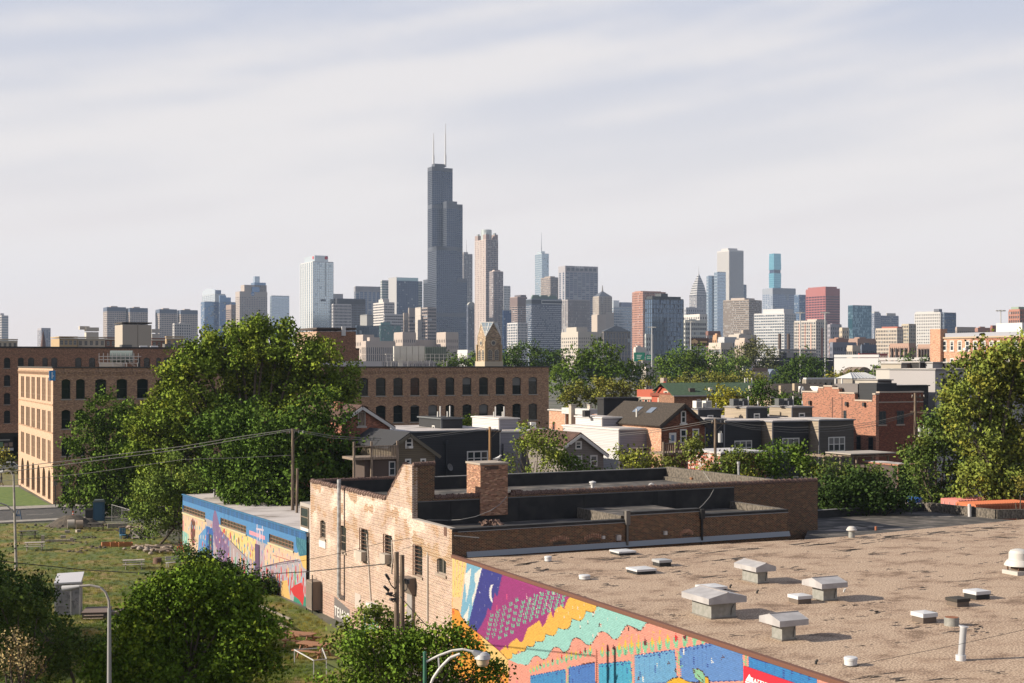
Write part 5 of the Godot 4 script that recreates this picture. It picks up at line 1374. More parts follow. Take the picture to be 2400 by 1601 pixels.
func houses_left() -> void:
	var wt: Material = mats.white_paint
	var b := gable_house("gable_house", "red brick gabled house with a boarded attic window and white rake boards", 808, 914, 128, 981.5, 847, 953.5, 997, 13, mats.brick_red, mats.brown_shingles, wt)
	bp("chimney", V(b.p.x - 0.9, b.p.y - 0.5, -4), V(b.p.x - 0.3, b.p.y + 0.35, -5), mats.brick_red, b.n)
	var q := pwin(b.n, b.fs, 838.5, 965, 856.5, 999, {"f": W(0.3, 0.28, 0.26), "g": mats.weathered_wood, "bars": [], "sill": W(0.4, 0.36, 0.32)})
	pwin(b.n, b.fs, 839, 1019, 857, 1047, {"f": wt})
	pwin(b.n, b.fs, 878, 1018, 894, 1052, {"f": W(0.06, 0.045, 0.04), "g": W(0.05, 0.035, 0.03), "bars": []})
	var dk := thing("porch_deck", "wooden upper porch with railing in front of the red brick house", "porch", at(868, 116.5), GA)
	var dw := fuv(dk, south(), 932).x
	var dy := hgt(1072, 116.5)
	bp("floor", V(-1.5, dy - 0.2, 0), V(dw, dy, -2.6), mats.weathered_wood, dk)
	for i in 17: bp("baluster", V(dw * i / 17.0, dy, 0.0), V(dw * i / 17.0 + 0.06, dy + 0.85, -0.06), mats.weathered_wood, dk)
	bp("handrail", V(-1.5, dy + 0.85, 0.02), V(dw, dy + 0.94, -0.1), mats.weathered_wood, dk)
	for x in [-1.4, dw * 0.05, dw]: bp("post", V(x - 0.08, 0, 0.03), V(x + 0.08, dy + 1.3, -0.12), mats.weathered_wood, dk)
	bp("enclosed_porch", V(-0.4, 0, -0.3), V(dw, dy - 0.25, -2.5), W(0.05, 0.035, 0.03), dk)
	window(dk, south(-0.3), dw * 0.72, dy - 1.6, dw * 0.96, dy - 0.4, {"f": W(0.35, 0.35, 0.36)})
	b = gable_house("gable_house", "olive brown sided gabled house with three white framed windows", 918, 1020, 119, 1046.6, 958.6, 1017, 1062, 9, mats.siding_olive, W(0.022, 0.023, 0.027), W(0.09, 0.08, 0.06))
	for w in [[949.6, 1025.5, 967, 1051], [949, 1075.6, 963, 1094], [985, 1075, 998, 1094]]: pwin(b.n, b.fs, w[0], w[1], w[2], w[3], {"f": wt, "fw": 0.13})
	bp("window_air_conditioner", V(fuv(b.n, b.fs, 953).x, fuv(b.n, b.fs, 953, 1050).y, 0.05), V(fuv(b.n, b.fs, 963).x, fuv(b.n, b.fs, 953, 1045).y, 0.5), wt, b.n)
	b = box_house("flat_roofed_house", "large black sided flat roofed house with a triple white window", 893, 905, 1171, 1016, 130, mats.siding_black, mats.siding_black, W(0.1, 0.11, 0.12), {"t": 12.0})
	pwin(b.n, b.fs, 1094, 1057.5, 1143.5, 1090, {"f": wt, "c": 3, "fw": 0.12})
	var dp := MB.new()
	var du := fuv(b.n, b.fs, 1045, 1040)
	dp.cyl(V(du.x, 1.0, 0.1), V(du.x, du.y, 0.1), 0.07, 0.07, 8)
	dp.box(V(du.x - 0.16, du.y, 0.02), V(du.x + 0.16, du.y + 0.3, 0.25))
	part("downpipe", dp, W(0.03, 0.033, 0.038), b.n)
	var ds := thing("satellite_dish", "satellite dish on the black sided house's wall", "satellite dish", b.n.transform * V(fuv(b.n, b.fs, 1048).x, fuv(b.n, b.fs, 1048, 1095).y, 0.5), GA + 25)
	var dm := MB.new()
	dm.lathe(Vector3.ZERO, [Vector2(0.02, 0.0), Vector2(0.2, 0.03), Vector2(0.36, 0.12)], 16)
	var dd := part("dish", dm, W(0.13, 0.13, 0.13), ds)
	dd.rotation.x = deg_to_rad(70)
	bp("bracket", V(-0.04, -0.04, -0.5), V(0.04, 0.04, 0), W(0.05, 0.05, 0.05), ds)
	b = box_house("roof_storey", "black sided upper storey with one narrow white window on the left side", 982, 1035, 1084, 983, 136, mats.siding_black, mats.siding_black, W(0.1, 0.11, 0.12), {"cat": "roof storey", "rm": mats.membrane})
	pwin(b.n, b.fw, 1013.5, 997, 1019.5, 1016, {"f": wt, "fw": 0.1})
	bp("wall_lamp", V(b.w * 0.2, b.h - 1.4, 0), V(b.w * 0.3, b.h - 1.1, 0.2), wt, b.n)
	vents(b, 4, "white vent pipe on the black upper storey's roof")
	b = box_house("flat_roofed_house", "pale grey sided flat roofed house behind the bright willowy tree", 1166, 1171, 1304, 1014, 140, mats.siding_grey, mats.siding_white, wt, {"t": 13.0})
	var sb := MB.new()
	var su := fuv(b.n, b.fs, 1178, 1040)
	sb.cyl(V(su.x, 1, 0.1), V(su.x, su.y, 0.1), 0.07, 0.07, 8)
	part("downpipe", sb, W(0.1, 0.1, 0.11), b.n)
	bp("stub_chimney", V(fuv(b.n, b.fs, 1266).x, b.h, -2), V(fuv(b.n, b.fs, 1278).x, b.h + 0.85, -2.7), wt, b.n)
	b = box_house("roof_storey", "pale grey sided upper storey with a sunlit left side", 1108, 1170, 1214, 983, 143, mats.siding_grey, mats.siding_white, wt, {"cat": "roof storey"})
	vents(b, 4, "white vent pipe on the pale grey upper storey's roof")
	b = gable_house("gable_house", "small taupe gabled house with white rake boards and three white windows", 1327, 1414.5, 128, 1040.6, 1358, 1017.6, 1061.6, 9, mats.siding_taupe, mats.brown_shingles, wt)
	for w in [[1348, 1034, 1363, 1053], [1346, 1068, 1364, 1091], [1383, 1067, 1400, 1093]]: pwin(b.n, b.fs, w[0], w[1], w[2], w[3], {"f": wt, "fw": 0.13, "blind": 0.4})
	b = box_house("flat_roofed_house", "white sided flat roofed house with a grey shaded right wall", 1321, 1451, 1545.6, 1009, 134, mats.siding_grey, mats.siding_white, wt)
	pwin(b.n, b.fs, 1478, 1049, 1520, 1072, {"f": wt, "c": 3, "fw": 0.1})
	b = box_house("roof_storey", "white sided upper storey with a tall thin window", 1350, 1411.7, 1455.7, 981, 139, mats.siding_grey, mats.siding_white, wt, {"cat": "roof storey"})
	pwin(b.n, b.fw, 1380, 993, 1386, 1009, {"f": wt, "fw": 0.08, "bars": [0.5]})
	bp("wall_vent", V(b.w * 0.4, b.h - 1.3, 0), V(b.w * 0.55, b.h - 1.0, 0.12), W(0.2, 0.2, 0.22), b.n)
	bp("roof_vent", V(-0.9, b.h + 0.1, -b.t * 0.35), V(-0.3, b.h + 0.75, -b.t * 0.45), mats.dark_metal, b.n)
	b = box_house("brick_building", "low peach brick building with sunlit left walls and white parapet", 1287, 1326, 1338, 964, 168, mats.brick_peach, mats.brick_peach, W(0.42, 0.4, 0.38), {"cat": "building"})
	pwin(b.n, b.fw, 1295, 989, 1301, 1008, {"f": W(0.2, 0.08, 0.06), "fw": 0.12})
	b = box_house("brick_building", "orange brick rear wing with a white parapet wall behind", 1325, 1400, 1412, 974, 162, mats.brick_peach, mats.brick_peach, W(0.3, 0.16, 0.1), {"cat": "building"})
	var pw := MB.new()
	pw.box(V(-0.5, b.h, -1), V(b.w, b.h + 0.7, -b.t))
	part("white_parapet", pw, W(0.42, 0.42, 0.42), b.n)
	for w in [[1339, 1345, 993, 1002], [1348, 1353, 994, 1002]]: pwin(b.n, b.fw, w[0], w[2], w[1], w[3], {"f": W(0.2, 0.08, 0.06), "fw": 0.08})
	for s in [[1342, 950, 166, "wider pale chimney stub on the orange brick wing"], [1382, 950, 164, "thin pale chimney stub on the orange brick wing"]]:
		var ch := thing("chimney_stub", s[3], "chimney", at(s[0], s[2], 10.5), GA, "pale chimney stubs")
		bp("stack", V(-0.35 if s[0] < 1350 else -0.15, -1, -0.3), V(0.35 if s[0] < 1350 else 0.15, hgt(s[1], s[2]) - 10.5, 0.3), W(0.36, 0.32, 0.27), ch)
		bp("cap", V(-0.4 if s[0] < 1350 else -0.2, hgt(s[1], s[2]) - 10.5, -0.35), V(0.4 if s[0] < 1350 else 0.2, hgt(s[1], s[2]) - 10.4, 0.35), W(0.3, 0.27, 0.23), ch)
	b = box_house("black_extension", "black slab sided extension behind the brown roofed brick house", 1400, 1416, 1497, 935, 158, W(0.014, 0.014, 0.016), W(0.014, 0.014, 0.016), W(0.03, 0.03, 0.032), {"cat": "building", "rm": mats.membrane})
	var d := 133.0
	var nn := thing("gable_house", "brick gabled house with a wide brown shingle roof and two skylights", "house", at(1551, d), GA)
	var dep := fuv(nn, west(), 1418).x
	nn.free()
	names["gable_house"] -= 1
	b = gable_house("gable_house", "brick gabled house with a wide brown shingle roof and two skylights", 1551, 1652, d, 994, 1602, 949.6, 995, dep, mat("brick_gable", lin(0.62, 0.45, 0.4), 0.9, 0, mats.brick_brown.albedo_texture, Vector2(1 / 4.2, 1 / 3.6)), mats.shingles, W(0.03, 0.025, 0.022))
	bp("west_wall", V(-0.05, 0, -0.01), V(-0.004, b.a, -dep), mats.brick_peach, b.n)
	pwin(b.n, b.fs, 1595.5, 963, 1607.5, 992, {"f": wt, "fw": 0.12, "sill": wt})
	pwin(b.n, b.fs, 1594, 1006, 1609, 1039, {"f": wt, "fw": 0.13, "sill": wt})
	pwin(b.n, b.fs, 1622.5, 1005, 1638, 1039, {"f": wt, "fw": 0.13, "sill": wt})
	pwin(b.n, b.fs, 1568, 1014.5, 1584.5, 1039, {"f": wt, "fw": 0.22, "g": W(0.12, 0.17, 0.25), "bars": []})
	var sl := V(b.p.x, b.p.y, 0).normalized()
	var a0 := V(0, b.a, 0)
	var up := V(b.p.x, b.p.y, 0) - a0
	var nr := V(-up.y, up.x, 0).normalized()
	for s in [0.42, 0.66]:
		var sk := MB.new()
		var c := a0 + up * 0.45 + nr * 0.2 + V(0, 0, -dep * s)
		sk.ext([c, c + V(0, 0, 1.0), c + V(0, 0, 1.0) + up * 0.28, c + up * 0.28] if (V(0, 0, 1.0)).cross(up).dot(nr) > 0 else [c + up * 0.28, c + V(0, 0, 1.0) + up * 0.28, c + V(0, 0, 1.0), c], -nr * 0.16)
		part("skylight", sk, G(0.2, 0.24, 0.3, 0.5), b.n)
	var pv := MB.new()
	pv.cyl(a0 + up * 0.2 + V(0, 0, -dep * 0.5), a0 + up * 0.2 + V(0, 0.9, -dep * 0.5), 0.08, 0.08, 8)
	part("roof_vent", pv, wt, b.n)
	var po := thing("wooden_porch", "weathered wooden back porch at the brick gabled house", "porch", at(1556, 128), GA)
	var pwid := fuv(po, south(), 1640).x
	var py := hgt(1062, 128)
	bp("floor", V(0, py - 0.2, 0), V(pwid, py, -2.4), mats.weathered_wood, po)
	for i in 16: bp("baluster", V(pwid * i / 16.0, py, 0), V(pwid * i / 16.0 + 0.08, py + 0.8, -0.05), mats.weathered_wood, po)
	bp("handrail", V(0, py + 0.8, 0.02), V(pwid, py + 0.9, -0.09), mats.weathered_wood, po)
	for i in 4: bp("post", V(pwid * i / 3.0 - 0.08, 0, 0.02), V(pwid * i / 3.0 + 0.08, py + 1.0, -0.12), mats.weathered_wood, po)

func houses_right() -> void:
	var wt: Material = mats.white_paint
	var red := W(0.36, 0.085, 0.05)
	var stone := W(0.42, 0.36, 0.3)
	var n := thing("red_house", "bright red stone fronted house with a pointed green roofed gable bay", "house", at(1493, 236), -40)
	var f := south()
	var bay := south(1.2)
	var w1 := fuv(n, f, 1537).x
	var e1 := fuv(n, bay, 1580).x
	var hw := fuv(n, f, 1500, 913).y
	var he := fuv(n, bay, 1545, 921).y
	var ha := fuv(n, bay, 1559, 897).y
	bp("wing_wall", V(0, 0, 0), V(w1, hw, -9), red, n)
	bp("bay_wall", V(w1, 0, 1.2), V(e1, he, -9), red, n)
	bp("cornice", V(-0.1, hw - 1.6, 0), V(w1, hw - 1.2, 0.2), stone, n)
	bp("bay_cornice", V(w1 - 0.1, he - 0.5, 1.2), V(e1 + 0.1, he, 1.45), W(0.2, 0.05, 0.03), n)
	var g := MB.new()
	var cx := fuv(n, bay, 1559).x
	g.ext([V(cx - 1.5, he, 1.22), V(cx + 1.3, he, 1.22), V(cx, ha, 1.22)], V(0, 0, -3))
	part("gable", g, red, n)
	g = MB.new()
	g.bar(V(cx - 1.65, he - 0.1, 1.3), V(cx, ha + 0.15, 1.3), 0.25); g.bar(V(cx + 1.45, he - 0.1, 1.3), V(cx, ha + 0.15, 1.3), 0.25)
	part("gable_trim", g, W(0.3, 0.05, 0.03), n)
	g = MB.new()
	g.ext([V(w1, he, 0.9), V(e1, he, 0.9), V(e1 - 0.3, ha - 0.2, -2.5), V(w1 + 0.3, ha - 0.2, -2.5)], V(0, -0.15, -0.15))
	part("mansard_roof", g, mats.green_shingles, n)
	for s in [[1496.5, 935, 1506, 950], [1509.5, 935, 1519, 950], [1522.5, 935, 1532, 950]]: pwin(n, f, s[0], s[1], s[2], s[3], {"f": stone, "fw": 0.16})
	for s in [[1541.5, 932, 1552, 950], [1555, 934, 1570, 950], [1555.5, 916, 1566.5, 929.5]]: pwin(n, south(1.24) if s[1] < 930 else bay, s[0], s[1], s[2], s[3], {"f": stone, "fw": 0.22})
	bp("chimney", V(w1 * 0.33, hw, -5), V(w1 * 0.52, hw + 1.9, -6), W(0.3, 0.26, 0.22), n)
	var b := bld("row_building", "long dark brick building under a long green shingle roof", "building", 1580, 1580, 1818, 224, 12)
	var ev := hgt(927, 224)
	var rd := hgt(897, 230)
	bp("wall", V(0, 0, 0), V(b.w, ev, -12), mats.brick_brown, b.n)
	g = MB.new()
	g.ext([V(-0.3, ev, 0.4), V(b.w + 0.3, ev, 0.4), V(b.w - 2.0, rd, -6), V(-0.3, rd, -6)], V(0, -0.15, 0))
	g.ext([V(b.w + 0.3, ev, -12.4), V(-0.3, ev, -12.4), V(-0.3, rd, -6), V(b.w - 2.0, rd, -6)], V(0, -0.15, 0))
	g.tri(V(b.w + 0.3, ev, 0.4), V(b.w + 0.3, ev, -12.4), V(b.w - 2, rd, -6))
	part("roof", g, mats.green_shingles, b.n)
	bp("gutter", V(-0.3, ev - 0.15, 0.4), V(b.w + 0.3, ev + 0.02, 0.55), W(0.3, 0.3, 0.3), b.n)
	for s in [[1633.5, 936, 1642, 958], [1651, 936, 1660, 958]]: pwin(b.n, b.fs, s[0], s[1], s[2], s[3], {"f": wt, "fw": 0.12})
	for s in [[1617, 1629, 910, W(0.06, 0.045, 0.04)], [1663.5, 1671, 909, W(0.42, 0.38, 0.34)], [1758.5, 1770, 904, W(0.38, 0.34, 0.3)]]:
		var q := fuv(b.n, south(-1.2), s[0], s[2])
		var e := fuv(b.n, south(-1.2), s[1], s[2])
		bp("chimney", V(q.x, ev - 0.5, -1.2), V(e.x, q.y, -2.0), s[3], b.n)
	for x in [1746, 1752, 1762]:
		var q := fuv(b.n, south(-6), x, 886)
		g = MB.new()
		g.cyl(V(q.x, rd - 0.5, -6), V(q.x, q.y, -6), 0.1, 0.1, 8)
		part("vent_pipe", g, wt, b.n)
	b = bld("row_building", "brown hip roofed house row with two tall chimneys and white dormers", "building", 1808, 1808, 1964, 205, 12)
	ev = hgt(931, 205)
	rd = hgt(899, 211)
	bp("wall", V(0, 0, 0), V(b.w, ev, -10), W(0.32, 0.25, 0.18), b.n)
	g = MB.new()
	g.ext([V(-0.3, ev, 0.4), V(b.w + 0.3, ev, 0.4), V(b.w, rd, -5), V(2.2, rd, -5)], V(0, -0.12, 0))
	g.ext([V(b.w + 0.3, ev, -10.4), V(-0.3, ev, -10.4), V(2.2, rd, -5), V(b.w, rd, -5)], V(0, -0.12, 0))
	g.tri(V(-0.3, ev, -10.4), V(-0.3, ev, 0.4), V(2.2, rd, -5))
	part("roof", g, mats.shingles, b.n)
	bp("gutter", V(-0.3, ev - 0.2, 0.4), V(b.w + 0.3, ev + 0.02, 0.6), W(0.4, 0.4, 0.4), b.n)
	for s in [[1830, 1838.5, 904], [1862, 1871.5, 899]]:
		var q := fuv(b.n, south(-0.6), s[0], s[2])
		var e := fuv(b.n, south(-0.6), s[1], s[2])
		bp("chimney", V(q.x, ev - 0.5, -0.6), V(e.x, q.y, -1.4), W(0.3, 0.24, 0.17), b.n)
		bp("chimney_base", V(q.x - 0.15, ev - 0.5, -0.5), V(e.x + 0.15, lerpf(ev, q.y, 0.35), -1.5), W(0.36, 0.31, 0.25), b.n)
	for s in [[1879, 1886, 909], [1916, 1923, 909]]:
		var q := fuv(b.n, south(-0.5), s[0], s[2])
		var e := fuv(b.n, south(-0.5), s[1], s[2])
		g = MB.new()
		g.ext([V(q.x, ev, -0.5), V(e.x, ev, -0.5), V(e.x, q.y - 0.3, -0.5), V((q.x + e.x) / 2, q.y + 0.2, -0.5), V(q.x, q.y - 0.3, -0.5)], V(0, 0, -3))
		var dm := part("dormer", g, wt, b.n)
		g = MB.new()
		g.fquad(south(-0.48), q.x + 0.1, ev + 0.2, e.x - 0.1, q.y - 0.4)
		part("pane", g, G(0.03, 0.04, 0.05), dm)
	var sd: Material = mats.siding_dark
	var edge := W(0.16, 0.16, 0.17)
	for s in [[1636, 1652, 1698, 985, 142.0, "black sided townhouse, leftmost, half hidden by the utility pole"], [1690, 1697.6, 1784, 990, 143.0, "black sided townhouse with a triple window right of the utility pole"], [1784, 1811, 1895, 990, 144.0, "black sided townhouse with a tan side strip, middle of the row"], [1895, 1920, 2001, 987, 145.0, "brown sided townhouse with a tan side strip, right end of the row"]]:
		var brown: bool = s[0] == 1895
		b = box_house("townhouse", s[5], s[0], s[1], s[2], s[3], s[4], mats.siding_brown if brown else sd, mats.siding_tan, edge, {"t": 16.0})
		if s[1] == 1697.6: pwin(b.n, b.fs, 1721, 1033, 1762, 1062, {"f": wt, "c": 3, "fw": 0.11, "bars": [0.45], "blind": 0.3})
		if s[1] == 1811: pwin(b.n, b.fs, 1833, 1027, 1873, 1059.5, {"f": wt, "c": 3, "fw": 0.11, "bars": [0.5], "blind": 0.45})
		if brown: pwin(b.n, b.fs, 1941, 1024.5, 1980, 1057.5, {"f": wt, "c": 3, "fw": 0.11, "bars": [0.5], "blind": 0.5})
	for s in [[1624, 1637, 1690, 961, 149.0, "black sided roof storey behind the brick gable, with white condensers"], [1699.5, 1750, 1799, 957, 150.0, "roof storey with a tan left side and black front, middle one"], [1804, 1856.5, 1904, 956, 151.0, "roof storey with a tan left side and brown front, right one"]]:
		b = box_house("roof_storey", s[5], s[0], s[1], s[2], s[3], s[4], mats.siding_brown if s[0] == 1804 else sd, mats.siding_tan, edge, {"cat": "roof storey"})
		var px: float = {1624: 1657.5, 1699.5: 1766.5, 1804: 1872.0}[s[0]]
		pwin(b.n, b.fs, px, s[3] + 12, px + 14, s[3] + 29, {"f": wt, "fw": 0.12})
		var nm: String = {1624: "leftmost", 1699.5: "middle", 1804: "right"}[s[0]]
		for i in 2: ac_unit("%s condenser on the %s roof storey" % [["left", "right"][i], nm], b.n.transform * V(b.w * (0.05 + 0.42 * i) + (0.0 if s[0] == 1624 else -0.6), b.h + 0.16, -b.t * 0.4), GA, mats.white_paint if s[0] == 1624 else W(0.08, 0.085, 0.09), 0.72)
		vents(b, 3, "white vent pipe on the %s roof storey" % nm)
	b = box_house("low_building", "low building with a white roof and peeling red and white brick wall", 1614, 1690, 1795, 1064, 122, mats.brick_red, mat("peeling_brick", Color.WHITE, 0.95, 0, noise_tex(256, 0.03, [lin(0.3, 0.09, 0.06), lin(0.33, 0.13, 0.1), lin(0.42, 0.38, 0.35)], [0.35, 0.55, 0.62]), Vector2(0.1, 0.5)), W(0.4, 0.39, 0.38), {"cat": "building", "rm": W(0.4, 0.39, 0.4)})
	n = thing("brick_building", "modern orange brick building with stepped parapet and a brown shaded front", "building", at(2053, 150), GA)
	var fs := south()
	var fw := west()
	var t := fuv(n, fw, 1881).x
	var w := fuv(n, fs, 2164).x
	var prof := [[2053, 925], [2046, 925], [2045.5, 941], [2004.5, 940], [2004, 923], [1967.5, 922], [1967, 912], [1952, 911], [1951.5, 906.5], [1932, 906.5], [1931.5, 910], [1918, 910.5], [1917.5, 920], [1881, 920]]
	var pts := []
	for p in prof:
		var q := fuv(n, fw, p[0], p[1])
		pts.append(V(-0.02, q.y, -q.x))
	pts[0].z = 0.02
	pts.append(V(-0.02, 0, -t)); pts.append(V(-0.02, 0, 0.02))
	g = MB.new()
	g.ext(pts, V(0.4, 0, 0))
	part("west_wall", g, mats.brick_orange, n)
	var cp := MB.new()
	for i in prof.size() - 1:
		if absf(pts[i].y - pts[i + 1].y) < 0.35: cp.box(V(-0.1, maxf(pts[i].y, pts[i + 1].y), pts[i].z), V(0.45, maxf(pts[i].y, pts[i + 1].y) + 0.14, pts[i + 1].z))
	part("coping", cp, W(0.36, 0.3, 0.25), n)
	var top := fuv(n, fs, 2060, 921).y
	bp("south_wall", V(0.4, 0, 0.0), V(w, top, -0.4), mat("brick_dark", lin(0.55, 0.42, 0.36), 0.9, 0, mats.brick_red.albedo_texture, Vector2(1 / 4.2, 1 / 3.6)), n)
	bp("core", V(0.4, 0, -0.4), V(w, pts[2].y - 0.2, -t), W(0.08, 0.06, 0.05), n)
	bp("south_coping", V(0.45, top, 0.06), V(w + 0.05, top + 0.14, -0.5), W(0.36, 0.3, 0.25), n)
	bp("stone_band", V(0.4, top - 1.05, 0.0), V(w, top - 0.93, 0.04), W(0.3, 0.24, 0.2), n)
	var nb := fuv(n, fw, 2046)
	var na := fuv(n, fw, 2004.5)
	bp("black_roof_box", V(0.5, pts[2].y - 0.3, -nb.x), V(w * 0.5, fuv(n, fw, 2025, 898).y, -na.x), mats.siding_dark, n)
	bp("roof_screen", V(0.6, pts[5].y - 0.4, -na.x - 0.3), V(w * 0.5, fuv(n, fw, 1985, 900).y, -na.x - 4.2), W(0.12, 0.11, 0.11), n)
	for s in [[2060, 964, 2076, 995], [2102, 963, 2118, 994]]: pwin(n, fs, s[0], s[1], s[2], s[3], {"f": mats.dark_metal, "c": 2, "bars": [0.35], "sill": W(0.3, 0.24, 0.2)})
	for s in [[1977.5, 962, 1984.5, 983], [2036, 1024, 2047, 1056], [2008, 1022, 2018, 1053]]: pwin(n, fw, s[0], s[1], s[2], s[3], {"f": mats.dark_metal, "bars": [0.4], "sill": W(0.3, 0.24, 0.2)})
	for s in [[1901, 944], [1987, 947], [2028, 948]]:
		var q := fuv(n, fw, s[0], s[1])
		g = MB.new()
		g.box(V(-0.3, q.y - 0.22, -q.x - 0.15), V(-0.02, q.y + 0.22, -q.x + 0.15))
		part("wall_lamp", g, mats.dark_metal, n)
	for x in [1951.5, 1974]:
		var q := fuv(n, fw, x)
		bp("wall_joint", V(-0.05, 3, -q.x - 0.06), V(-0.018, 13.8, -q.x + 0.06), W(0.1, 0.05, 0.04), n)
	var rp := thing("vent_pipe", "thin white vent pipes above the orange brick parapet, left of the screen", "vent pipe", n.transform * V(1.2, pts[9].y - 1, -fuv(n, fw, 1938).x), GA)
	g = MB.new()
	g.cyl(Vector3.ZERO, V(0, 1.9, 0), 0.1, 0.1, 8); g.cyl(V(0.9, 0, 0), V(0.9, 1.9, 0), 0.1, 0.1, 8)
	part("pipe", g, wt, rp)
	b = box_house("modern_building", "pale grey rendered building with a brown brick corner pier", 2054, 2176, 2191, 867, 172, mats.brick_brown, W(0.34, 0.325, 0.31), W(0.2, 0.19, 0.18), {"cat": "building"})
	pwin(b.n, b.fw, 2153, 897, 2172, 910, {"f": wt, "bars": [], "g": W(0.38, 0.36, 0.33)})
	b = box_house("modern_building", "black brick building band behind the orange brick building", 2056, 2060, 2176, 906, 163, W(0.018, 0.018, 0.02), W(0.018, 0.018, 0.02), W(0.03, 0.03, 0.03), {"cat": "building", "t": 5.0})
	b = box_house("roof_storey", "black roof box with an overhanging lid beside the orange brick parapet", 2053, 2058, 2090, 892, 166, W(0.03, 0.028, 0.028), W(0.3, 0.28, 0.25), W(0.12, 0.12, 0.12), {"cat": "roof storey", "t": 4.0})
	b = box_house("modern_building", "grey rendered building with a dark recessed window bay, behind the right trees", 2191, 2193, 2420, 867, 168, W(0.26, 0.25, 0.26), W(0.26, 0.25, 0.26), W(0.2, 0.2, 0.2), {"cat": "building", "t": 8.0})
	pwin(b.n, b.fs, 2206, 887, 2240, 965, {"f": W(0.03, 0.03, 0.033), "fw": 0.5, "c": 2, "bars": [0.3, 0.62]})
	for s in [[2108, 2113, 2156, 853, 186.0, W(0.3, 0.27, 0.23), "beige roof room with a brown door panel"], [2153, 2156, 2185, 850, 185.0, W(0.02, 0.02, 0.022), "black roof room next to the beige one"], [2183, 2187, 2234, 851, 184.0, W(0.28, 0.28, 0.29), "grey roof room right of the black one"], [2232, 2235, 2258, 851, 183.0, W(0.04, 0.038, 0.038), "small dark roof room at the right"]]:
		var rr := box_house("roof_storey", s[6], s[0], s[1], s[2], s[3], s[4], s[5], s[5], W(0.25, 0.24, 0.23), {"cat": "roof storey", "t": 4.0})
		if s[0] == 2108: bp("door_panel", V(rr.w * 0.3, rr.h - 0.9, 0.02), V(rr.w * 0.95, rr.h - 0.05, 0.08), W(0.15, 0.11, 0.085), rr.n)
	b = bld("brick_building", "long ochre and orange brick building with white arched windows at the right edge", "building", 2199, 2470, 2490, 205)
	var hh := fuv(b.n, b.fw, 2199, 792).y
	bp("wall", V(0, 0, 0), V(b.w, hh, -b.t), mats.brick_peach, b.n)
	bp("cornice", V(-0.2, hh - 0.15, 0.1), V(b.w, hh + 0.1, -b.t), W(0.34, 0.27, 0.2), b.n)
	bp("roof", V(0.2, hh + 0.1, 0), V(b.w, hh + 0.7, -b.t), W(0.25, 0.26, 0.3), b.n)
	var ow := MB.new()
	var oa := fuv(b.n, b.fw, 2254).x
	ow.fbox(b.fw, 0, 0, fuv(b.n, b.fw, 2275).x, hh - 0.2, 0.0, 0.012)
	part("orange_brick_facing", ow, mats.brick_orange, b.n)
	for x in [[2201.6, 2219], [2227, 2236], [2245, 2254.6], [2263, 2273], [2281, 2291.5], [2301, 2310.5], [2319, 2329], [2337.5, 2348], [2357, 2367], [2377, 2387]]:
		for y in [[798.5, 822.5], [840, 866]]:
			var pw := pwin(b.n, b.fw, x[0], y[0], x[1], y[1], {"f": wt, "fw": 0.14, "c": 2 if x[0] < 2205 else 1, "sill": W(0.4, 0.36, 0.32), "blind": rng.randf() * 0.7 if rng.randf() < 0.6 else 0.0})
			if x[0] == 2263 and y[0] < 800:
				var a := fuv(b.n, b.fw, 2262, 816)
				bp("window_air_conditioner", V(-0.5, a.y - 0.35, -a.x), V(-0.05, a.y + 0.05, -a.x + 0.6), wt, b.n)
	var c1 := fuv(b.n, b.fw, 2211, 771)
	var c2 := fuv(b.n, b.fw, 2187, 771)
	bp("chimney", V(-0.6, 0, -c1.x), V(0.8, c1.y, -c2.x), mats.brick_peach, b.n)
	bp("white_roof_box", V(0.5, hh + 0.7, -fuv(b.n, b.fw, 2390).x), V(b.w, hh + 2.0, -fuv(b.n, b.fw, 2329).x), W(0.43, 0.44, 0.45), b.n)
	var pg := thing("pergola", "weathered wooden roof pergola below the orange brick building", "pergola", at(1932, 128), GA)
	var pw2 := fuv(pg, south(), 2092).x
	var ph := hgt(1072, 128)
	for i in 8: bp("rafter", V(pw2 * i / 8.0, ph, 0), V(pw2 * i / 8.0 + 0.08, ph + 0.14, -3), mats.weathered_wood, pg)
	for i in 5: bp("post", V(pw2 * i / 4.3, 0, 0), V(pw2 * i / 4.3 + 0.14, ph, -0.14), mats.weathered_wood, pg)
	for y in [0.0, -0.7, -1.3, -1.8]: bp("rail", V(-0.2, ph + y - 0.1, 0.05), V(pw2, ph + y, 0.0), mats.weathered_wood, pg)
	bp("roof_sheet", V(pw2 * 0.35, ph + 0.15, 0.3), V(pw2 * 1.02, ph + 0.25, -3.3), W(0.3, 0.27, 0.24), pg)
	bp("base_wall", V(-6, 0, -0.5), V(pw2 + 1, ph - 1.9, -3.2), W(0.05, 0.045, 0.045), pg)
	b = box_house("shed", "low dark shed with an orange brick edge beside the pergola", 2096, 2106, 2140, 1092, 126, W(0.03, 0.025, 0.022), W(0.06, 0.045, 0.04), mats.brick_orange, {"cat": "shed", "t": 5.0})

func pc(r: float, g: float, b: float, k := 0.46) -> Color:
	var l := Color(r / 255.0, g / 255.0, b / 255.0).srgb_to_linear()
	return lin(l.r * k, l.g * k, l.b * k)

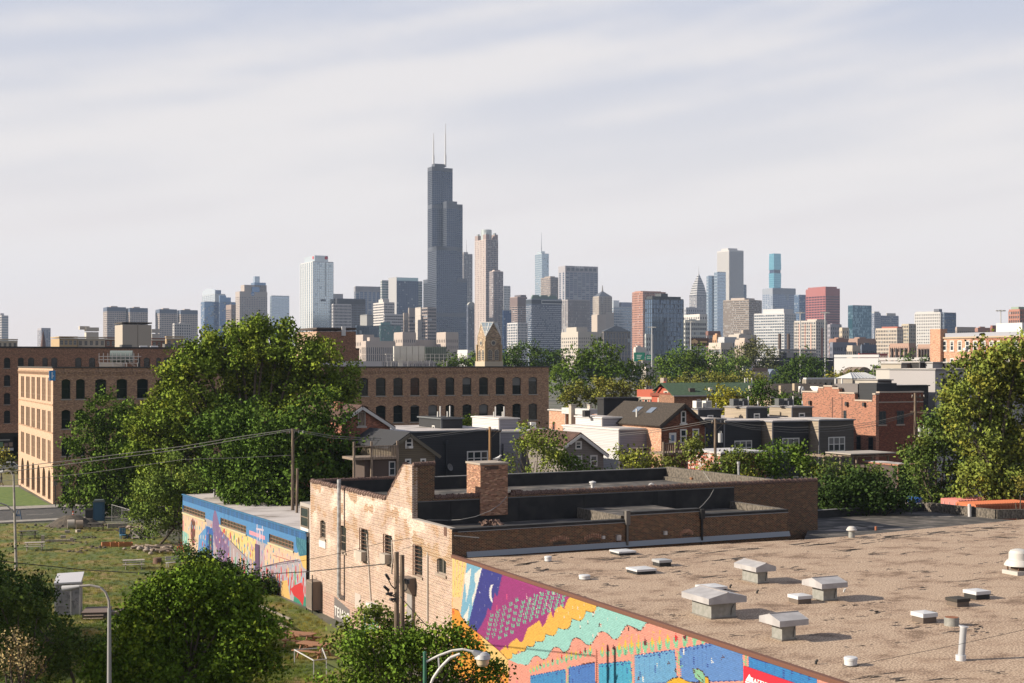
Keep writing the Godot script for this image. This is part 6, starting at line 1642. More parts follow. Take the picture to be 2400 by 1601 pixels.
func mural_building() -> void:
	var n := thing("mural_building", "low building with a colourful painted side wall and a broad gravel roof", "building", at(1059, 79.58), 24.5)
	var f := {"o": Vector3.ZERO, "U": Vector3.BACK, "N": Vector3.LEFT}
	var LN := 43.0
	var HT := 6.7
	var w := 2048
	var h := 320
	var im := Image.create(w, h, false, Image.FORMAT_RGB8)
	var M := func(x: float, y: float) -> Vector2:
		var q := fuv(n, f, 1000 + x / 4.702, 1280 + y / 4.702)
		return Vector2(q.x / LN * w, (1.0 - q.y / HT) * h)
	var P := func(a: Array) -> Array:
		var o := []
		for i in range(0, a.size(), 2): o.append(M.call(a[i], a[i + 1]))
		return o
	var Q := func(a: Array) -> Array:
		var o := []
		for i in range(0, a.size(), 2): o.append(M.call(a[i] + 1880.8, a[i + 1] + 564.2))
		return o
	var ink := pc(70, 30, 30)
	im.fill(pc(248, 168, 150))
	poly(im, P.call([270, 90, 445, 160, 375, 760, 270, 700]), pc(252, 214, 172))
	for i in 4: poly(im, P.call([285 + i * 42, 95 + i * 15, 306 + i * 42, 103 + i * 15, 300 + i * 24, 560, 284 + i * 22, 560]), pc(255, 228, 140))
	for i in 8: stroke(im, P.call([275 + i * 21, 95 + i * 8, 275 + i * 13, 560]), 1.0, pc(190, 150, 90))
	disc(im, M.call(270, 620), 7.0, 19.0, pc(240, 165, 40))
	disc(im, M.call(270, 625), 5.5, 16.0, pc(255, 218, 105))
	poly(im, P.call([445, 150, 615, 210, 455, 880, 380, 800, 372, 740]), pc(132, 194, 228))
	poly(im, P.call([490, 240, 455, 275, 420, 310, 412, 370, 425, 430, 432, 520, 430, 610, 445, 560, 470, 430]), pc(250, 248, 244))
	poly(im, P.call([608, 235, 570, 265, 530, 300, 522, 370, 538, 420, 525, 500, 498, 560, 498, 660, 540, 520]), pc(250, 248, 244))
	poly(im, P.call([472, 630, 450, 700, 405, 770, 400, 800, 440, 862, 452, 780]), pc(250, 248, 244))
	poly(im, P.call([615, 210, 835, 288, 775, 560, 750, 510, 705, 710, 672, 680, 650, 770, 610, 850, 580, 900, 550, 945, 455, 872]), pc(46, 52, 152))
	for s in [[615, 315], [720, 310], [788, 355], [648, 450], [580, 505], [785, 460], [640, 655], [585, 700], [545, 840], [492, 885]]:
		var c: Vector2 = M.call(s[0], s[1])
		var st := []
		for i in 10: st.append(c + Vector2(sin(TAU * i / 10.0) * (1.7 if i % 2 == 0 else 0.7), -cos(TAU * i / 10.0) * (4.6 if i % 2 == 0 else 1.8)))
		poly(im, st, pc(250, 248, 250))
	poly(im, P.call([735, 420, 705, 430, 685, 480, 685, 545, 705, 605, 728, 622, 715, 560, 712, 500, 720, 450]), pc(250, 248, 250))
	poly(im, P.call([835, 288, 1590, 530, 1540, 610, 1530, 660, 1510, 690, 1485, 675, 1475, 650, 1420, 690, 1412, 770, 1390, 797, 1372, 760, 1368, 712, 1330, 760, 1310, 840, 1272, 890, 1245, 860, 1240, 815, 1110, 905, 1080, 980, 1060, 1045, 1030, 1057, 1005, 1030, 990, 1010, 905, 1075, 890, 1140, 870, 1090, 805, 1155, 548, 945, 580, 900, 610, 850, 650, 770, 672, 680, 705, 710, 750, 510, 775, 560]), pc(168, 44, 132))
	for i in 60: stroke(im, P.call([850 + i * 11, 330 + i * 4, 850 + i * 11 + 40, 330 + i * 4 + 6]), 1.0, pc(182, 60, 146))
	for k in 13:
		var t := k / 12.0
		var bx := 660.0 + k * 68
		var b0 := Vector2(bx, lerpf(1040, 680, t) + (60 if k in [2, 3, 4] else 0.0))
		var b1 := Vector2(bx + 60 + 15 * t, lerpf(870, 500, t) - (330 if k < 5 else 120) * (0.4 + 0.5 * t if k < 5 else 1.0))
		stroke(im, P.call([b0.x, b0.y, b1.x, b1.y]), 1.8, pc(96, 190, 155))
		for i in 6:
			var c := b0.lerp(b1, (i + 0.3) / 6.0)
			for s in [-1, 1]: disc(im, M.call(c.x + s * 12 + 3, c.y - 14), 2.2, 6.5, pc(116, 214, 176), 0.5 * s)
	for i in 34: disc(im, M.call(1060 + (i * 37) % 480, 470 + ((i * 53) % 230) + i * 2), 1.1, 1.7, pc(252, 236, 220))
	for s in [[880, 560], [772, 680], [672, 850]]: disc(im, M.call(s[0], s[1]), 2.6, 7.0, pc(230, 80, 140))
	poly(im, P.call([1875, 625, 2440, 830, 2351, 930, 2290, 900, 2240, 872, 2200, 875, 2160, 930, 2110, 1010, 2060, 1025, 2010, 980, 1960, 945, 1900, 950, 1850, 1020, 1810, 1080, 1760, 1085, 1700, 1030, 1645, 1008, 1600, 1040, 1560, 1140, 1510, 1170, 1460, 1125, 1410, 1112, 1365, 1160, 1320, 1235, 1270, 1245, 1220, 1210, 1170, 1225, 1120, 1300, 1080, 1310, 1000, 1290, 880, 1245, 940, 1180, 985, 1195, 1040, 1168, 1102, 1095, 1198, 1045, 1308, 965, 1445, 902, 1597, 800, 1752, 715, 1845, 735]), pc(164, 226, 220))
	poly(im, Q.call([470, 215, 570, 268, 520, 300, 480, 365, 440, 372, 390, 330, 340, 305, 300, 320, 250, 400, 200, 455, 160, 455, 100, 405, 50, 375, 0, 380, -30, 200, 0, 70]), pc(164, 226, 220))
	var raw := P.call([1080, 1310, 1120, 1300, 1170, 1225, 1220, 1210, 1270, 1245, 1320, 1235, 1365, 1160, 1410, 1112, 1460, 1125, 1510, 1170, 1560, 1140, 1600, 1040, 1645, 1008, 1700, 1030, 1760, 1085, 1810, 1080, 1850, 1020, 1900, 950, 1960, 945, 2010, 980, 2060, 1025, 2110, 1010, 2160, 930, 2200, 875, 2240, 872, 2290, 900, 2351, 930])
	var wave := []
	for i in raw.size() - 1:
		var a: Vector2 = raw[i]
		for k in 5: wave.append(a.cubic_interpolate(raw[i + 1], raw[maxi(0, i - 1)], raw[mini(raw.size() - 1, i + 2)], k / 5.0))
	wave.append(raw[-1])
	var low := wave.duplicate()
	for p in P.call([2351, 1200, 1000, 1500]): low.append(p)
	poly(im, low, pc(248, 168, 150))
	stroke(im, wave, 1.3, ink)
	stroke(im, Q.call([300, 320, 340, 305, 390, 330, 440, 372, 480, 365, 520, 300, 570, 268]), 1.3, ink)
	var cu := [1875, 640, 1752, 715, 1597, 800, 1445, 902, 1308, 965, 1198, 1045, 1102, 1095, 1008, 1152, 940, 1180, 880, 1245]
	var sc := []
	for i in range(0, cu.size() - 2, 2):
		var a := Vector2(cu[i], cu[i + 1])
		var b := Vector2(cu[i + 2], cu[i + 3])
		for k in 9:
			var q := a.lerp(b, k / 8.0) + (a - b).orthogonal().abs() * sin(PI * k / 8.0) * 0.36
			sc.append(M.call(q.x, q.y))
	var yp := P.call([805, 1158, 870, 1090, 890, 1140, 905, 1075, 990, 1010, 1030, 1057, 1060, 1045, 1080, 980, 1110, 905, 1240, 815, 1272, 890, 1310, 840, 1368, 712, 1390, 797, 1420, 690, 1475, 650, 1510, 690, 1540, 610, 1590, 530, 1875, 625])
	for p in sc: yp.append(p)
	poly(im, yp, pc(250, 196, 84))
	stroke(im, sc, 1.1, ink)
	poly(im, P.call([270, 680, 350, 705, 375, 770, 440, 862, 550, 945, 700, 1070, 805, 1158, 900, 1260, 900, 1700, 270, 1400]), pc(250, 168, 46))
	stroke(im, P.call([270, 680, 350, 705, 375, 770, 440, 862, 550, 945, 700, 1070, 805, 1158, 900, 1260]), 1.8, pc(110, 50, 20))
	poly(im, P.call([590, 985, 700, 1075, 805, 1165, 900, 1262, 900, 1400, 700, 1250]), pc(252, 214, 130))
	for s in [[285, 690, 60], [570, 980, 120], [300, 720, 30]]: stroke(im, P.call([s[0], s[1], s[0] + 4, s[1] + s[2]]), 4.0, pc(226, 50, 40))
	for s in [[1910, 680], [1830, 750], [1995, 805], [2090, 795], [1690, 885], [1915, 865], [1775, 825], [2010, 940], [1830, 985], [1885, 970], [2145, 945], [2310, 975], [1610, 675], [1660, 680], [1735, 645], [1560, 740], [1515, 785], [1685, 780], [1440, 715], [2100, 1175], [2215, 1150]]:
		var c: Vector2 = M.call(s[0], s[1])
		stroke(im, [c, c + Vector2(-1.5, 6)], 0.9, pc(110, 70, 60))
		disc(im, c, 1.7, 3.6, pc(252, 244, 236))
		disc(im, c, 0.6, 1.2, pc(240, 150, 130))
	var corn := func(x: float, y: float, s: float, kind: int) -> void:
		poly(im, P.call([x - 20 * s, y - 60 * s, x - 22 * s, y - 10 * s, x - 10 * s, y + 34 * s, x + 8 * s, y + 34 * s, x + 20 * s, y - 10 * s, x + 18 * s, y - 60 * s, x + 6 * s, y - 30 * s, x, y + 6 * s, x - 8 * s, y - 30 * s]), pc(140, 216, 172))
		stroke(im, P.call([x, y - 20 * s, x, y + 30 * s]), 0.8, pc(70, 150, 110))
		var cc: Color = [pc(248, 204, 70), pc(216, 32, 44), pc(104, 26, 40)][kind]
		poly(im, P.call([x - 13 * s, y - 40 * s, x, y - 95 * s, x + 13 * s, y - 40 * s, x, y - 14 * s]), cc)
		if kind == 0: stroke(im, P.call([x + 2 * s, y - 95 * s, x + 2 * s, y - 130 * s, x + 22 * s, y - 122 * s]), 1.2, pc(246, 190, 90))
	var cx := [1145, 1180, 1215, 1250, 1290, 1335, 1385, 1440, 1487, 1538, 1592, 1642, 1692, 1745, 1800, 1932, 1995, 2058, 2120, 2182, 2250, 2330]
	for i in cx.size(): corn.call(cx[i], lerpf(1385, 1085, pow(i / 21.0, 0.92)) + (0 if i < 15 else 30), lerpf(0.55, 1.1, i / 21.0), [0, 0, 0, 2, 0, 0, 2, 0, 1, 0, 0, 0, 1, 2, 0, 0, 1, 2, 0, 0, 0, 0][i])
	for s in [[240, 610, 0], [307, 590, 0], [375, 580, 0], [450, 580, 0], [525, 560, 2], [603, 555, 0], [682, 540, 0], [775, 525, 0], [865, 510, 1], [962, 495, 2], [1070, 480, 0], [1165, 462, 0]]: corn.call(s[0] + 1880.8, s[1] + 564.2, 1.35, s[2])
	var bl := [pc(60, 150, 216), pc(72, 130, 214), pc(70, 180, 222), pc(110, 178, 228), pc(98, 150, 222), pc(46, 142, 216)]
	for s in [[1140, 1430, 1530, 1355, 1530, 1620, 1140, 1660, 0], [1565, 1335, 1850, 1285, 1860, 1620, 1565, 1640, 1], [1890, 1300, 2245, 1262, 2270, 1640, 1900, 1650, 2], [2285, 1205, 2730, 1140, 2760, 1500, 2290, 1520, 3], [2785, 1130, 3180, 1055, 3470, 1165, 3500, 1480, 2800, 1500, 4], [3545, 1190, 4300, 1420, 4300, 1600, 3560, 1600, 5]]:
		var a: Array = s.slice(0, s.size() - 1)
		poly(im, P.call(a), bl[s[-1]])
		var o := P.call(a)
		o.append(o[0])
		stroke(im, o, 1.2, pc(30, 60, 150))
		for i in range(1, 8):
			var x0 := lerpf(a[0], a[2], i / 8.0)
			var y0 := lerpf(a[1], a[3], i / 8.0)
			stroke(im, P.call([x0, y0, x0 + 8, y0 + 260]), 0.8, pc(36, 70, 160))
		stroke(im, P.call([a[0], a[1] + 28, a[2], a[3] + 28]), 0.9, pc(36, 70, 160))
	stroke(im, P.call([1868, 1140, 1870, 1620]), 4.6, pc(140, 60, 44))
	stroke(im, P.call([1705, 1300, 1872, 1275]), 2.0, pc(90, 36, 30))
	for s in [[3255, 1230], [2660, 1290], [2740, 1360], [2330, 1460], [1900, 870], [2225, 905]]: disc(im, M.call(s[0], s[1]), 2.0, 5.5, pc(80, 32, 30), 0.5)
	for s in [[2830, 1165], [3140, 1265], [2540, 1310], [2390, 1180], [2380, 1460]]: disc(im, M.call(s[0], s[1]), 2.2, 6.0, pc(252, 246, 240))
	for k in [2775.0, 3510.0, 2260.0, 1548.0]:
		stroke(im, P.call([k, 1130 + (3500 - k) * 0.05, k + 4, 1640]), 1.6, pc(130, 205, 150))
		for i in 8: stroke(im, P.call([k + 2, 1180 + i * 55, k + (34 if i % 2 else -28), 1150 + i * 55]), 1.6, pc(140, 214, 160))
	poly(im, Q.call([720, 1000, 760, 935, 830, 890, 900, 880, 1000, 925, 1080, 945, 1170, 925, 1180, 870, 1220, 880, 1235, 960, 1260, 1100, 700, 1100]), pc(246, 190, 36))
	stroke(im, Q.call([720, 1000, 760, 935, 830, 890, 900, 880, 1000, 925, 1080, 945, 1170, 925, 1180, 870, 1220, 880, 1235, 960]), 1.8, ink)
	poly(im, Q.call([1045, 788, 1110, 785, 1160, 820, 1185, 880, 1185, 950, 1130, 930, 1075, 880]), pc(150, 214, 172))
	stroke(im, Q.call([1045, 788, 1110, 785, 1160, 820, 1185, 880, 1185, 950, 1130, 930, 1075, 880, 1045, 788, 1185, 945]), 1.3, ink)
	for s in [[120, 20, 400, 60], [400, 120, 700, 60], [900, 150, 1400, 60]]:
		for i in 30: disc(im, Vector2(rng.randf_range(60, 700), rng.randf_range(250, 316)), 3.0, 5.0, [pc(214, 60, 60), pc(250, 130, 150), pc(250, 200, 70), pc(240, 110, 60)][rng.randi() % 4])
	for y in range(0, h, 4):
		for x in range(0, w, 6):
			var e := noise.get_noise_2d(x * 1.2, y * 3.0)
			var c := im.get_pixel(x, y)
			im.fill_rect(Rect2i(x, y, 6, 2), c.darkened(clampf(e * 0.2, 0, 0.1)) if e > 0 else c.lerp(Color8(176, 160, 150), clampf(-e * 0.3 - 0.09, 0, 0.14)))
	var mt := mat("mural_paint", Color.WHITE, 0.9, 0, itex(im), Vector2(1 / LN, 1 / HT))
	var wall := MB.new()
	wall.two = true
	over(mt, brick_tex([Color(0.99, 0.99, 0.99), Color(0.96, 0.96, 0.96)], Color(0.86, 0.86, 0.86), 0.02), 1 / 4.2, 1 / 3.6)
	wall.quad(V(0, 0, 0), V(0, 0, LN), V(0, HT, LN), V(0, HT, 0))
	part("painted_wall", wall, mt, n)
	var tr := MB.new()
	tr.box(V(-0.06, HT, 0), V(0.16, HT + 0.1, LN)); tr.box(V(-0.05, HT - 0.07, 0.0), V(-0.002, HT, LN))
	part("metal_edge", tr, W(0.11, 0.045, 0.028), n)
	var inv := n.transform.affine_inverse()
	var pts := [V(0.05, 6.55, 0.3), V(0.05, 6.55, LN)]
	for q in [at(2900, 38, 6.55), at(2750, 104, 6.55), gp(2400, 1219, 6.55), gp(2200, 1238, 6.55), gp(2007, 1257, 6.55), gp(1900, 1266, 6.55), gp(1830, 1269, 6.55)]: pts.append(inv * (q as Vector3))
	var body := MB.new()
	body.ext(pts, V(0, -6.5, 0))
	part("body", body, W(0.12, 0.09, 0.07), n)
	var gr := MB.new()
	var up := []
	for p: Vector3 in pts: up.append(p + V(0, 0.05, 0))
	gr.ext(up, V(0, -0.045, 0))
	var gm := mat("gravel", Color.WHITE, 0.95, 0, noise_tex(1024, 0.085, [lin(0.14, 0.097, 0.07), lin(0.31, 0.222, 0.155), lin(0.41, 0.305, 0.215), lin(0.58, 0.455, 0.35)], [0.24, 0.42, 0.58, 0.78], 4, 0.65), Vector2(0.1, 0.1))
	over(gm, noise_tex(512, 0.011, [Color(0.72, 0.68, 0.65), Color(0.92, 0.9, 0.89), Color(1, 1, 1)], [0.18, 0.36, 0.55], 6, 0.72), 0.045, 0.06)
	gr.two = true
	part("gravel_roof", gr, gm, n, "stuff")
	var tar := MB.new()
	for s in [[1240, 1320, 90, 7], [1265, 1335, 40, 8], [1200, 1312, 60, 4], [1330, 1345, 50, 4], [1290, 1305, 70, 5], [1420, 1310, 80, 5], [1480, 1306, 60, 4], [1640, 1293, 120, 5], [1760, 1285, 90, 4], [1560, 1300, 70, 4], [1930, 1275, 140, 5], [2060, 1262, 110, 4], [2150, 1254, 120, 6], [2240, 1247, 90, 4], [2330, 1237, 90, 4], [1690, 1313, 60, 4], [1750, 1306, 70, 5], [1660, 1352, 90, 4], [1580, 1340, 50, 4], [1400, 1352, 50, 4], [1250, 1365, 50, 4], [1985, 1290, 60, 6], [2060, 1298, 50, 4], [2120, 1298, 35, 4], [1870, 1336, 40, 3], [2180, 1340, 50, 3], [2280, 1362, 60, 3], [2380, 1296, 60, 4], [2350, 1260, 60, 3], [2160, 1378, 24, 4], [2055, 1437, 26, 9], [2100, 1458, 16, 3], [2140, 1470, 60, 7], [2270, 1470, 50, 8], [2290, 1475, 30, 12], [2230, 1480, 50, 5], [1420, 1372, 40, 5], [1440, 1420, 44, 6], [1590, 1444, 44, 4], [1740, 1490, 50, 4], [1980, 1360, 40, 3], [2100, 1590, 90, 9], [2030, 1585, 60, 6], [2220, 1592, 80, 6], [2340, 1575, 60, 5], [1160, 1302, 50, 4], [1360, 1398, 40, 5], [1305, 1372, 30, 4], [1540, 1440, 20, 3]]:
		for k in 8:
			var c := Vector2(s[0] + rng.randfn() * s[2] * 0.3, s[1] + rng.randfn() * s[3] * 0.5)
			var pp := []
			var rx: float = s[2] * rng.randf_range(0.08, 0.34)
			var ry: float = s[3] * rng.randf_range(0.08, 0.3)
			for i in 11: 
				var rr := rng.randf_range(0.45, 1.1)
				pp.append(gp(c.x + cos(TAU * i / 11) * rx * rr, c.y + sin(TAU * i / 11) * ry * rr - cos(TAU * i / 11) * rx * 0.08, 6.604))
			for i in 11: flipquad(tar, [pp[i], pp[(i + 1) % 11], gp(c.x, c.y, 6.604), gp(c.x, c.y, 6.604)], Vector3.UP)
	for r in 13:
		var y0: float = [1290.0, 1302, 1316, 1333, 1352, 1372, 1395, 1420, 1448, 1478, 1510, 1545, 1582][r]
		for k in 70:
			var x := rng.randf_range(1200 + (y0 - 1290) * 2.6, 2420)
			var y: float = y0 - (x - 1200) * 0.052 * (1.0 + r * 0.05) + rng.randfn() * 1.3
			if noise.get_noise_2d(x * 0.12, r * 70.0) < 0.06 or y < 1222: continue
			var l := rng.randf_range(3, 16)
			var t := rng.randf_range(0.3, 0.9)
			flipquad(tar, [gp(x, y, 6.6045), gp(x + l, y - l * 0.055 + t * 0.5, 6.6045), gp(x + l * 0.9, y - l * 0.055 - t, 6.6045), gp(x + l * 0.2, y - t * 1.4, 6.6045)], Vector3.UP)
	tag(part("tar_streaks", tar, mat("tar", lin(0.045, 0.032, 0.024), 0.9), self), "dark worn streaks of bare tar scattered over the gravel roof", "roof wear", "", "stuff")
	var q0 := fuv(n, f, 1753, 1560)
	var sb := thing("red_sign", "red sign board with white lettering at the foot of the painted wall", "sign", n.transform * V(-0.12, 0, q0.x), 24.5 - 90)
	bp("board", V(0, q0.y - 2.2, 0), V(4.6, q0.y, 0.08), W(0.45, 0.005, 0.02, 0.6), sb)
	var tm := MB.new()
	tm.ext([V(0.15, q0.y - 0.5, 0.085), V(0.65, q0.y - 0.5, 0.085), V(0.4, q0.y - 0.22, 0.085)], V(0, 0, -0.01))
	tm.box(V(0.13, q0.y - 0.58, 0.075), V(0.67, q0.y - 0.53, 0.09))
	part("emblem", tm, W(0.6, 0.6, 0.6), sb)
	words("WELLS", 0.24, W(0.6, 0.6, 0.6), sb, Transform3D(Basis().scaled(V(1.5, 1, 1)), V(1.42, q0.y - 0.44, 0.09)), true, "Droid Serif")
	words("HIV", 0.36, W(0.6, 0.6, 0.6), sb, Transform3D(Basis().scaled(V(1.5, 1, 1)), V(0.75, q0.y - 0.86, 0.09)), true, "Droid Serif")
	var bk := thing("flat_roofed_building", "low building with a black membrane roof behind the gravel roof", "building", gp(1905, 1268, 0) * V(0, 0, 0))
	var rf := MB.new()
	var R := [gp(1880, 1275, 6.0), gp(2500, 1260, 6.0), gp(2420, 1222, 6.0), gp(2335, 1216, 6.0), gp(2164, 1197, 6.0), gp(1905, 1215, 6.0)]
	rf.ext(R, V(0, -6, 0))
	part("body", rf, mats.dark_roof, bk)
	var pr := MB.new()
	pr.bar(R[5] + V(0, 0.28, 0), R[4] + V(0, 0.28, 0), 0.35, 0.56)
	part("back_parapet", pr, mats.membrane, bk)
	pr = MB.new()
	pr.bar(R[5] + V(0, 0.575, 0), R[4] + V(0, 0.575, 0), 0.4, 0.03)
	part("parapet_edge", pr, W(0.16, 0.16, 0.16), bk)
	pr = MB.new()
	pr.bar(R[4] + V(0, 0.34, 0), R[3] + V(0, 0.34, 0), 0.3, 0.68); pr.bar(R[3] + V(0, 0.34, 0), R[2] + V(6, 0.34, -3), 0.3, 0.68)
	part("right_parapet", pr, mats.grey_parapet, bk)
	pr = MB.new()
	for i in 6: pr.bar(gp(1930 + i * 60, 1232 - i * 3, 6.012), gp(2010 + i * 70, 1240 - i * 3, 6.012), 0.05, 0.01)
	part("roof_seam", pr, W(0.12, 0.11, 0.1), bk)
	for s in [[1996, 1236, 46, 3.4], [2040, 1234, 34, 2.0], [1960, 1243, 30, 2.4], [2090, 1240, 40, 1.6], [2215, 1211, 22, 1.0]]:
		var pp := []
		pr = MB.new()
		for i in 12: pp.append(gp(s[0] + cos(TAU * i / 12) * s[2] * rng.randf_range(0.6, 1.1), s[1] + sin(TAU * i / 12) * s[3], 6.008))
		for i in 12: flipquad(pr, [pp[i], pp[(i + 1) % 12], gp(s[0], s[1], 6.008), gp(s[0], s[1], 6.008)], Vector3.UP)
		part("dry_patch", pr, W(0.2, 0.17, 0.15), bk)

func brick_wall_picture() -> ImageTexture:
	var w := 1536
	var h := 704
	var im := Image.create(w, h, false, Image.FORMAT_RGB8)
	im.fill(Color8(192, 177, 165))
	var cols := 119
	var rows := 153
	for r in rows:
		var y := 11.5 * (1.0 - (r + 0.5) / rows)
		for c in cols:
			var t := 25.05 * (1.0 - (c + 0.5) / cols)
			var n1 := noise.get_noise_2d(t * 5.0, y * 6.0)
			var n2 := noise.get_noise_2d(t * 2.2 + 90, y * 3.0)
			var x0 := int((c + (0.5 if r % 2 else 0.0)) * w / cols)
			var y0 := int(float(r) * h / rows)
			var k := Color8(134, 112, 98)
			var wash := smoothstep(0.0, 0.42, n2 + (y - 5.4) * 0.14 - absf(t - 17.0) * 0.02)
			if y > 8.8: wash *= 0.15
			k = k.lerp(Color8(182, 165, 153), clampf(wash * 0.75 + maxf(0, n1) * 0.4, 0, 0.85))
			if n1 < -0.22 and y > 6.0: k = Color8(124, 94, 66)
			if y < 1.6: k = k.lerp(Color8(120, 84, 72), 0.5)
			if t < 5.85 and y > 6.2 and y < 7.2 and n1 < 0.1: k = Color8(120, 92, 60)
			im.fill_rect(Rect2i(x0, y0, 11, 4), vary(k, 0.13))
	return itex(im)

func tiles(n: Node3D, a: Vector3, b: Vector3, count: int, r: float) -> void:
	var m := MB.new()
	var L := (b - a).length() / count
	m.cyl(V(0, 0, 0), V(0, 0, -L * 0.9), r, r * 0.94, 8)
	m.cyl(V(0, 0, -L * 0.9), V(0, 0, -L), r * 1.12, r * 1.12, 8)
	var ms := m.mesh()
	var bs := Basis.looking_at((b - a).normalized(), Vector3.UP)
	for i in count:
		var wob := V(rng.randfn() * 0.012, rng.randfn() * 0.012, 0)
		shared("coping_tile", ms, mats.terracotta, n, Transform3D(bs.rotated(Vector3.UP, rng.randfn() * 0.03), a.lerp(b, float(i) / count) + wob))

func brick_building() -> void:
	var n := thing("brick_building", "old two storey common brick building with a pale weathered left wall and black tarred parapets", "building", at(1059, 79.6), GA)
	var f := west()
	var wm := mat("weathered_brick", Color.WHITE, 0.93, 0, brick_wall_picture(), Vector2(1 / 25.05, 1 / 11.5))
	var wins := [[750.5, 1215.7, 763, 1262], [796, 1228, 811, 1293], [846, 1236, 863.5, 1311], [902, 1250, 919.5, 1318], [971.5, 1275, 990, 1350], [1024, 1305, 1045.5, 1346]]
	var holes := []
	for x in wins:
		var a := fuv(n, f, x[2], x[1])
		var b := fuv(n, f, x[0], x[3])
		var c := fuv(n, f, (x[0] + x[2]) / 2, x[1] + 4)
		var e := fuv(n, f, (x[0] + x[2]) / 2, x[3])
		holes.append([a.x, e.y, b.x, c.y, 0.12])
	var m := MB.new()
	m.holed(f, 0, 0, 25.05, 8.2, holes, 0.22)
	m.ext([V(0, 8.2, -5.85), V(0, 11.42, -5.85), V(0, 11.38, -7.25), V(0, 8.97, -10.2), V(0, 8.97, -25.05), V(0, 8.2, -25.05)], V(0.35, 0, 0))
	part("west_wall", m, wm, n)
	bp("wall_core", V(0.3, 0, -6.3), V(29.8, 7.6, -24.8), W(0.03, 0.028, 0.026), n)
	bp("lower_core", V(0.3, 0, -0.36), V(22.8, 7.3, -5.84), W(0.03, 0.028, 0.026), n)
	var old := W(0.13, 0.1, 0.075)
	var i := 0
	for x in holes:
		var wd := window(n, f, x[0], x[1], x[2], x[3], {"d": 0.16, "f": old if i < 5 else W(0.2, 0.17, 0.14), "fw": 0.07, "bars": [0.3, 0.5, 0.75] if i == 0 else [0.35, 0.6] if i < 5 else [], "c": 2 if i in [0, 5] else 1, "g": G(0.022, 0.024, 0.025, 0.0, 0.1), "sill": W(0.26, 0.21, 0.17)})
		if i in [2, 3]: bp("window_air_conditioner", V(-0.45, x[1] - 0.05, -x[0] - 0.12), V(-0.02, x[1] + 0.55, -x[2] + 0.2), W(0.33, 0.29, 0.25), wd)
		if i in [2, 3, 4]:
			var gr := MB.new()
			for k in 9: gr.box(V(-0.11, lerpf(x[1], x[3], k / 8.0), -x[0] - 0.02), V(-0.08, lerpf(x[1], x[3], k / 8.0) + 0.03, -x[2] + 0.02))
			gr.box(V(-0.12, x[1], -x[2] - 0.03), V(-0.075, x[3], -x[2] + 0.05))
			part("guard_bars", gr, mat("rust", lin(0.1, 0.05, 0.03), 0.9), wd)
		i += 1
	var wp0 := fuv(n, f, 764, 1262.5)
	var wp1 := fuv(n, f, 749, 1281)
	bp("white_panel", V(-0.05, wp1.y, -wp0.x), V(-0.003, wp0.y - 0.15, -wp1.x), mats.white_paint, n)
	bp("rear_bay", V(0.01, 0, -25.05), V(3, 7.35, -27.5), W(0.3, 0.27, 0.25), n)
	window(n, f, 25.4, 5.6, 27.2, 7.1, {"f": old, "fw": 0.12})
	bp("white_panel", V(-0.04, 4.6, -25.4), V(0.009, 5.58, -27.2), mats.white_paint, n)
	var zt := -5.85
	var XR := 30.2
	m = MB.new()
	m.box(V(0.35, 0, zt), V(XR, 9.35, zt - 0.35))
	part("inner_wall", m, mats.brick_side, n)
	bp("corner_block", V(0.351, 9.0, zt + 0.003), V(1.45, 11.4, -7.25), mats.brick_side, n)
	bp("tarred_face", V(0.36, 7.5, zt + 0.03), V(23.2, 9.2, zt + 0.002), mats.membrane, n)
	bp("flashing", V(0.36, 9.2, zt + 0.06), V(23.2, 9.25, zt + 0.004), W(0.12, 0.12, 0.12), n)
	for x in [2.5, 7.1, 11.7, 16.9, 18.3]: bp("tar_seam", V(x, 7.6, zt + 0.05), V(x + (0.3 if x > 12 else 0.03), 9.19, zt + 0.034), W(0.007, 0.007, 0.008), n)
	tiles(n, V(1.5, 9.42, zt - 0.17), V(4.45, 9.42, zt - 0.17), 7, 0.19)
	tiles(n, V(6.9, 9.42, zt - 0.17), V(XR, 9.42, zt - 0.17), 52, 0.19)
	tiles(n, V(0.1, 11.46, zt - 0.1), V(1.5, 11.46, zt - 0.1), 3, 0.17)
	tiles(n, V(0.17, 9.04, -10.3), V(0.17, 9.04, -25.1), 34, 0.2)
	tiles(n, V(0.17, 11.4, -7.25), V(0.17, 9.1, -10.15), 8, 0.2)
	var br := MB.new()
	for k in 12: br.box(V(6.2 + rng.randf() * 1.2, 9.36, zt - rng.randf() * 0.3), V(6.5 + rng.randf() * 1.0, 9.5 + rng.randf() * 0.2, zt - 0.35))
	part("broken_coping", br, mats.terracotta, n, "stuff")
	bp("upper_roof", V(0.35, 7.95, zt - 0.35), V(XR - 0.35, 8.12, -24.7), mats.dark_roof, n)
	for s in [[8, -9, 2.6, 0.6], [14, -12, 2.0, 0.5], [17, -10, 2.4, 0.35], [5, -17, 3, 0.7], [20, -18, 3, 0.5], [11, -20, 2.5, 0.8], [22, -12, 2, 0.4]]:
		var c := V(s[0], 8.125, s[1])
		var pa := MB.new()
		var pp := []
		for k in 12: pp.append(c + V(cos(TAU * k / 12) * s[2] * rng.randf_range(0.6, 1.1), 0, sin(TAU * k / 12) * s[3] * rng.randf_range(0.6, 1.1)))
		for k in 12: flipquad(pa, [pp[k], pp[(k + 1) % 12], c, c], Vector3.UP)
		part("pale_patch", pa, W(0.25, 0.2, 0.165), n)
	bp("back_parapet", V(0.35, 0, -24.7), V(XR, 9.0, -25.05), mats.membrane, n)
	tiles(n, V(0.5, 9.05, -24.9), V(9.5, 9.05, -24.9), 18, 0.17)
	bp("parapet_edge", V(9.6, 9.0, -24.66), V(XR, 9.06, -25.1), W(0.13, 0.13, 0.13), n)
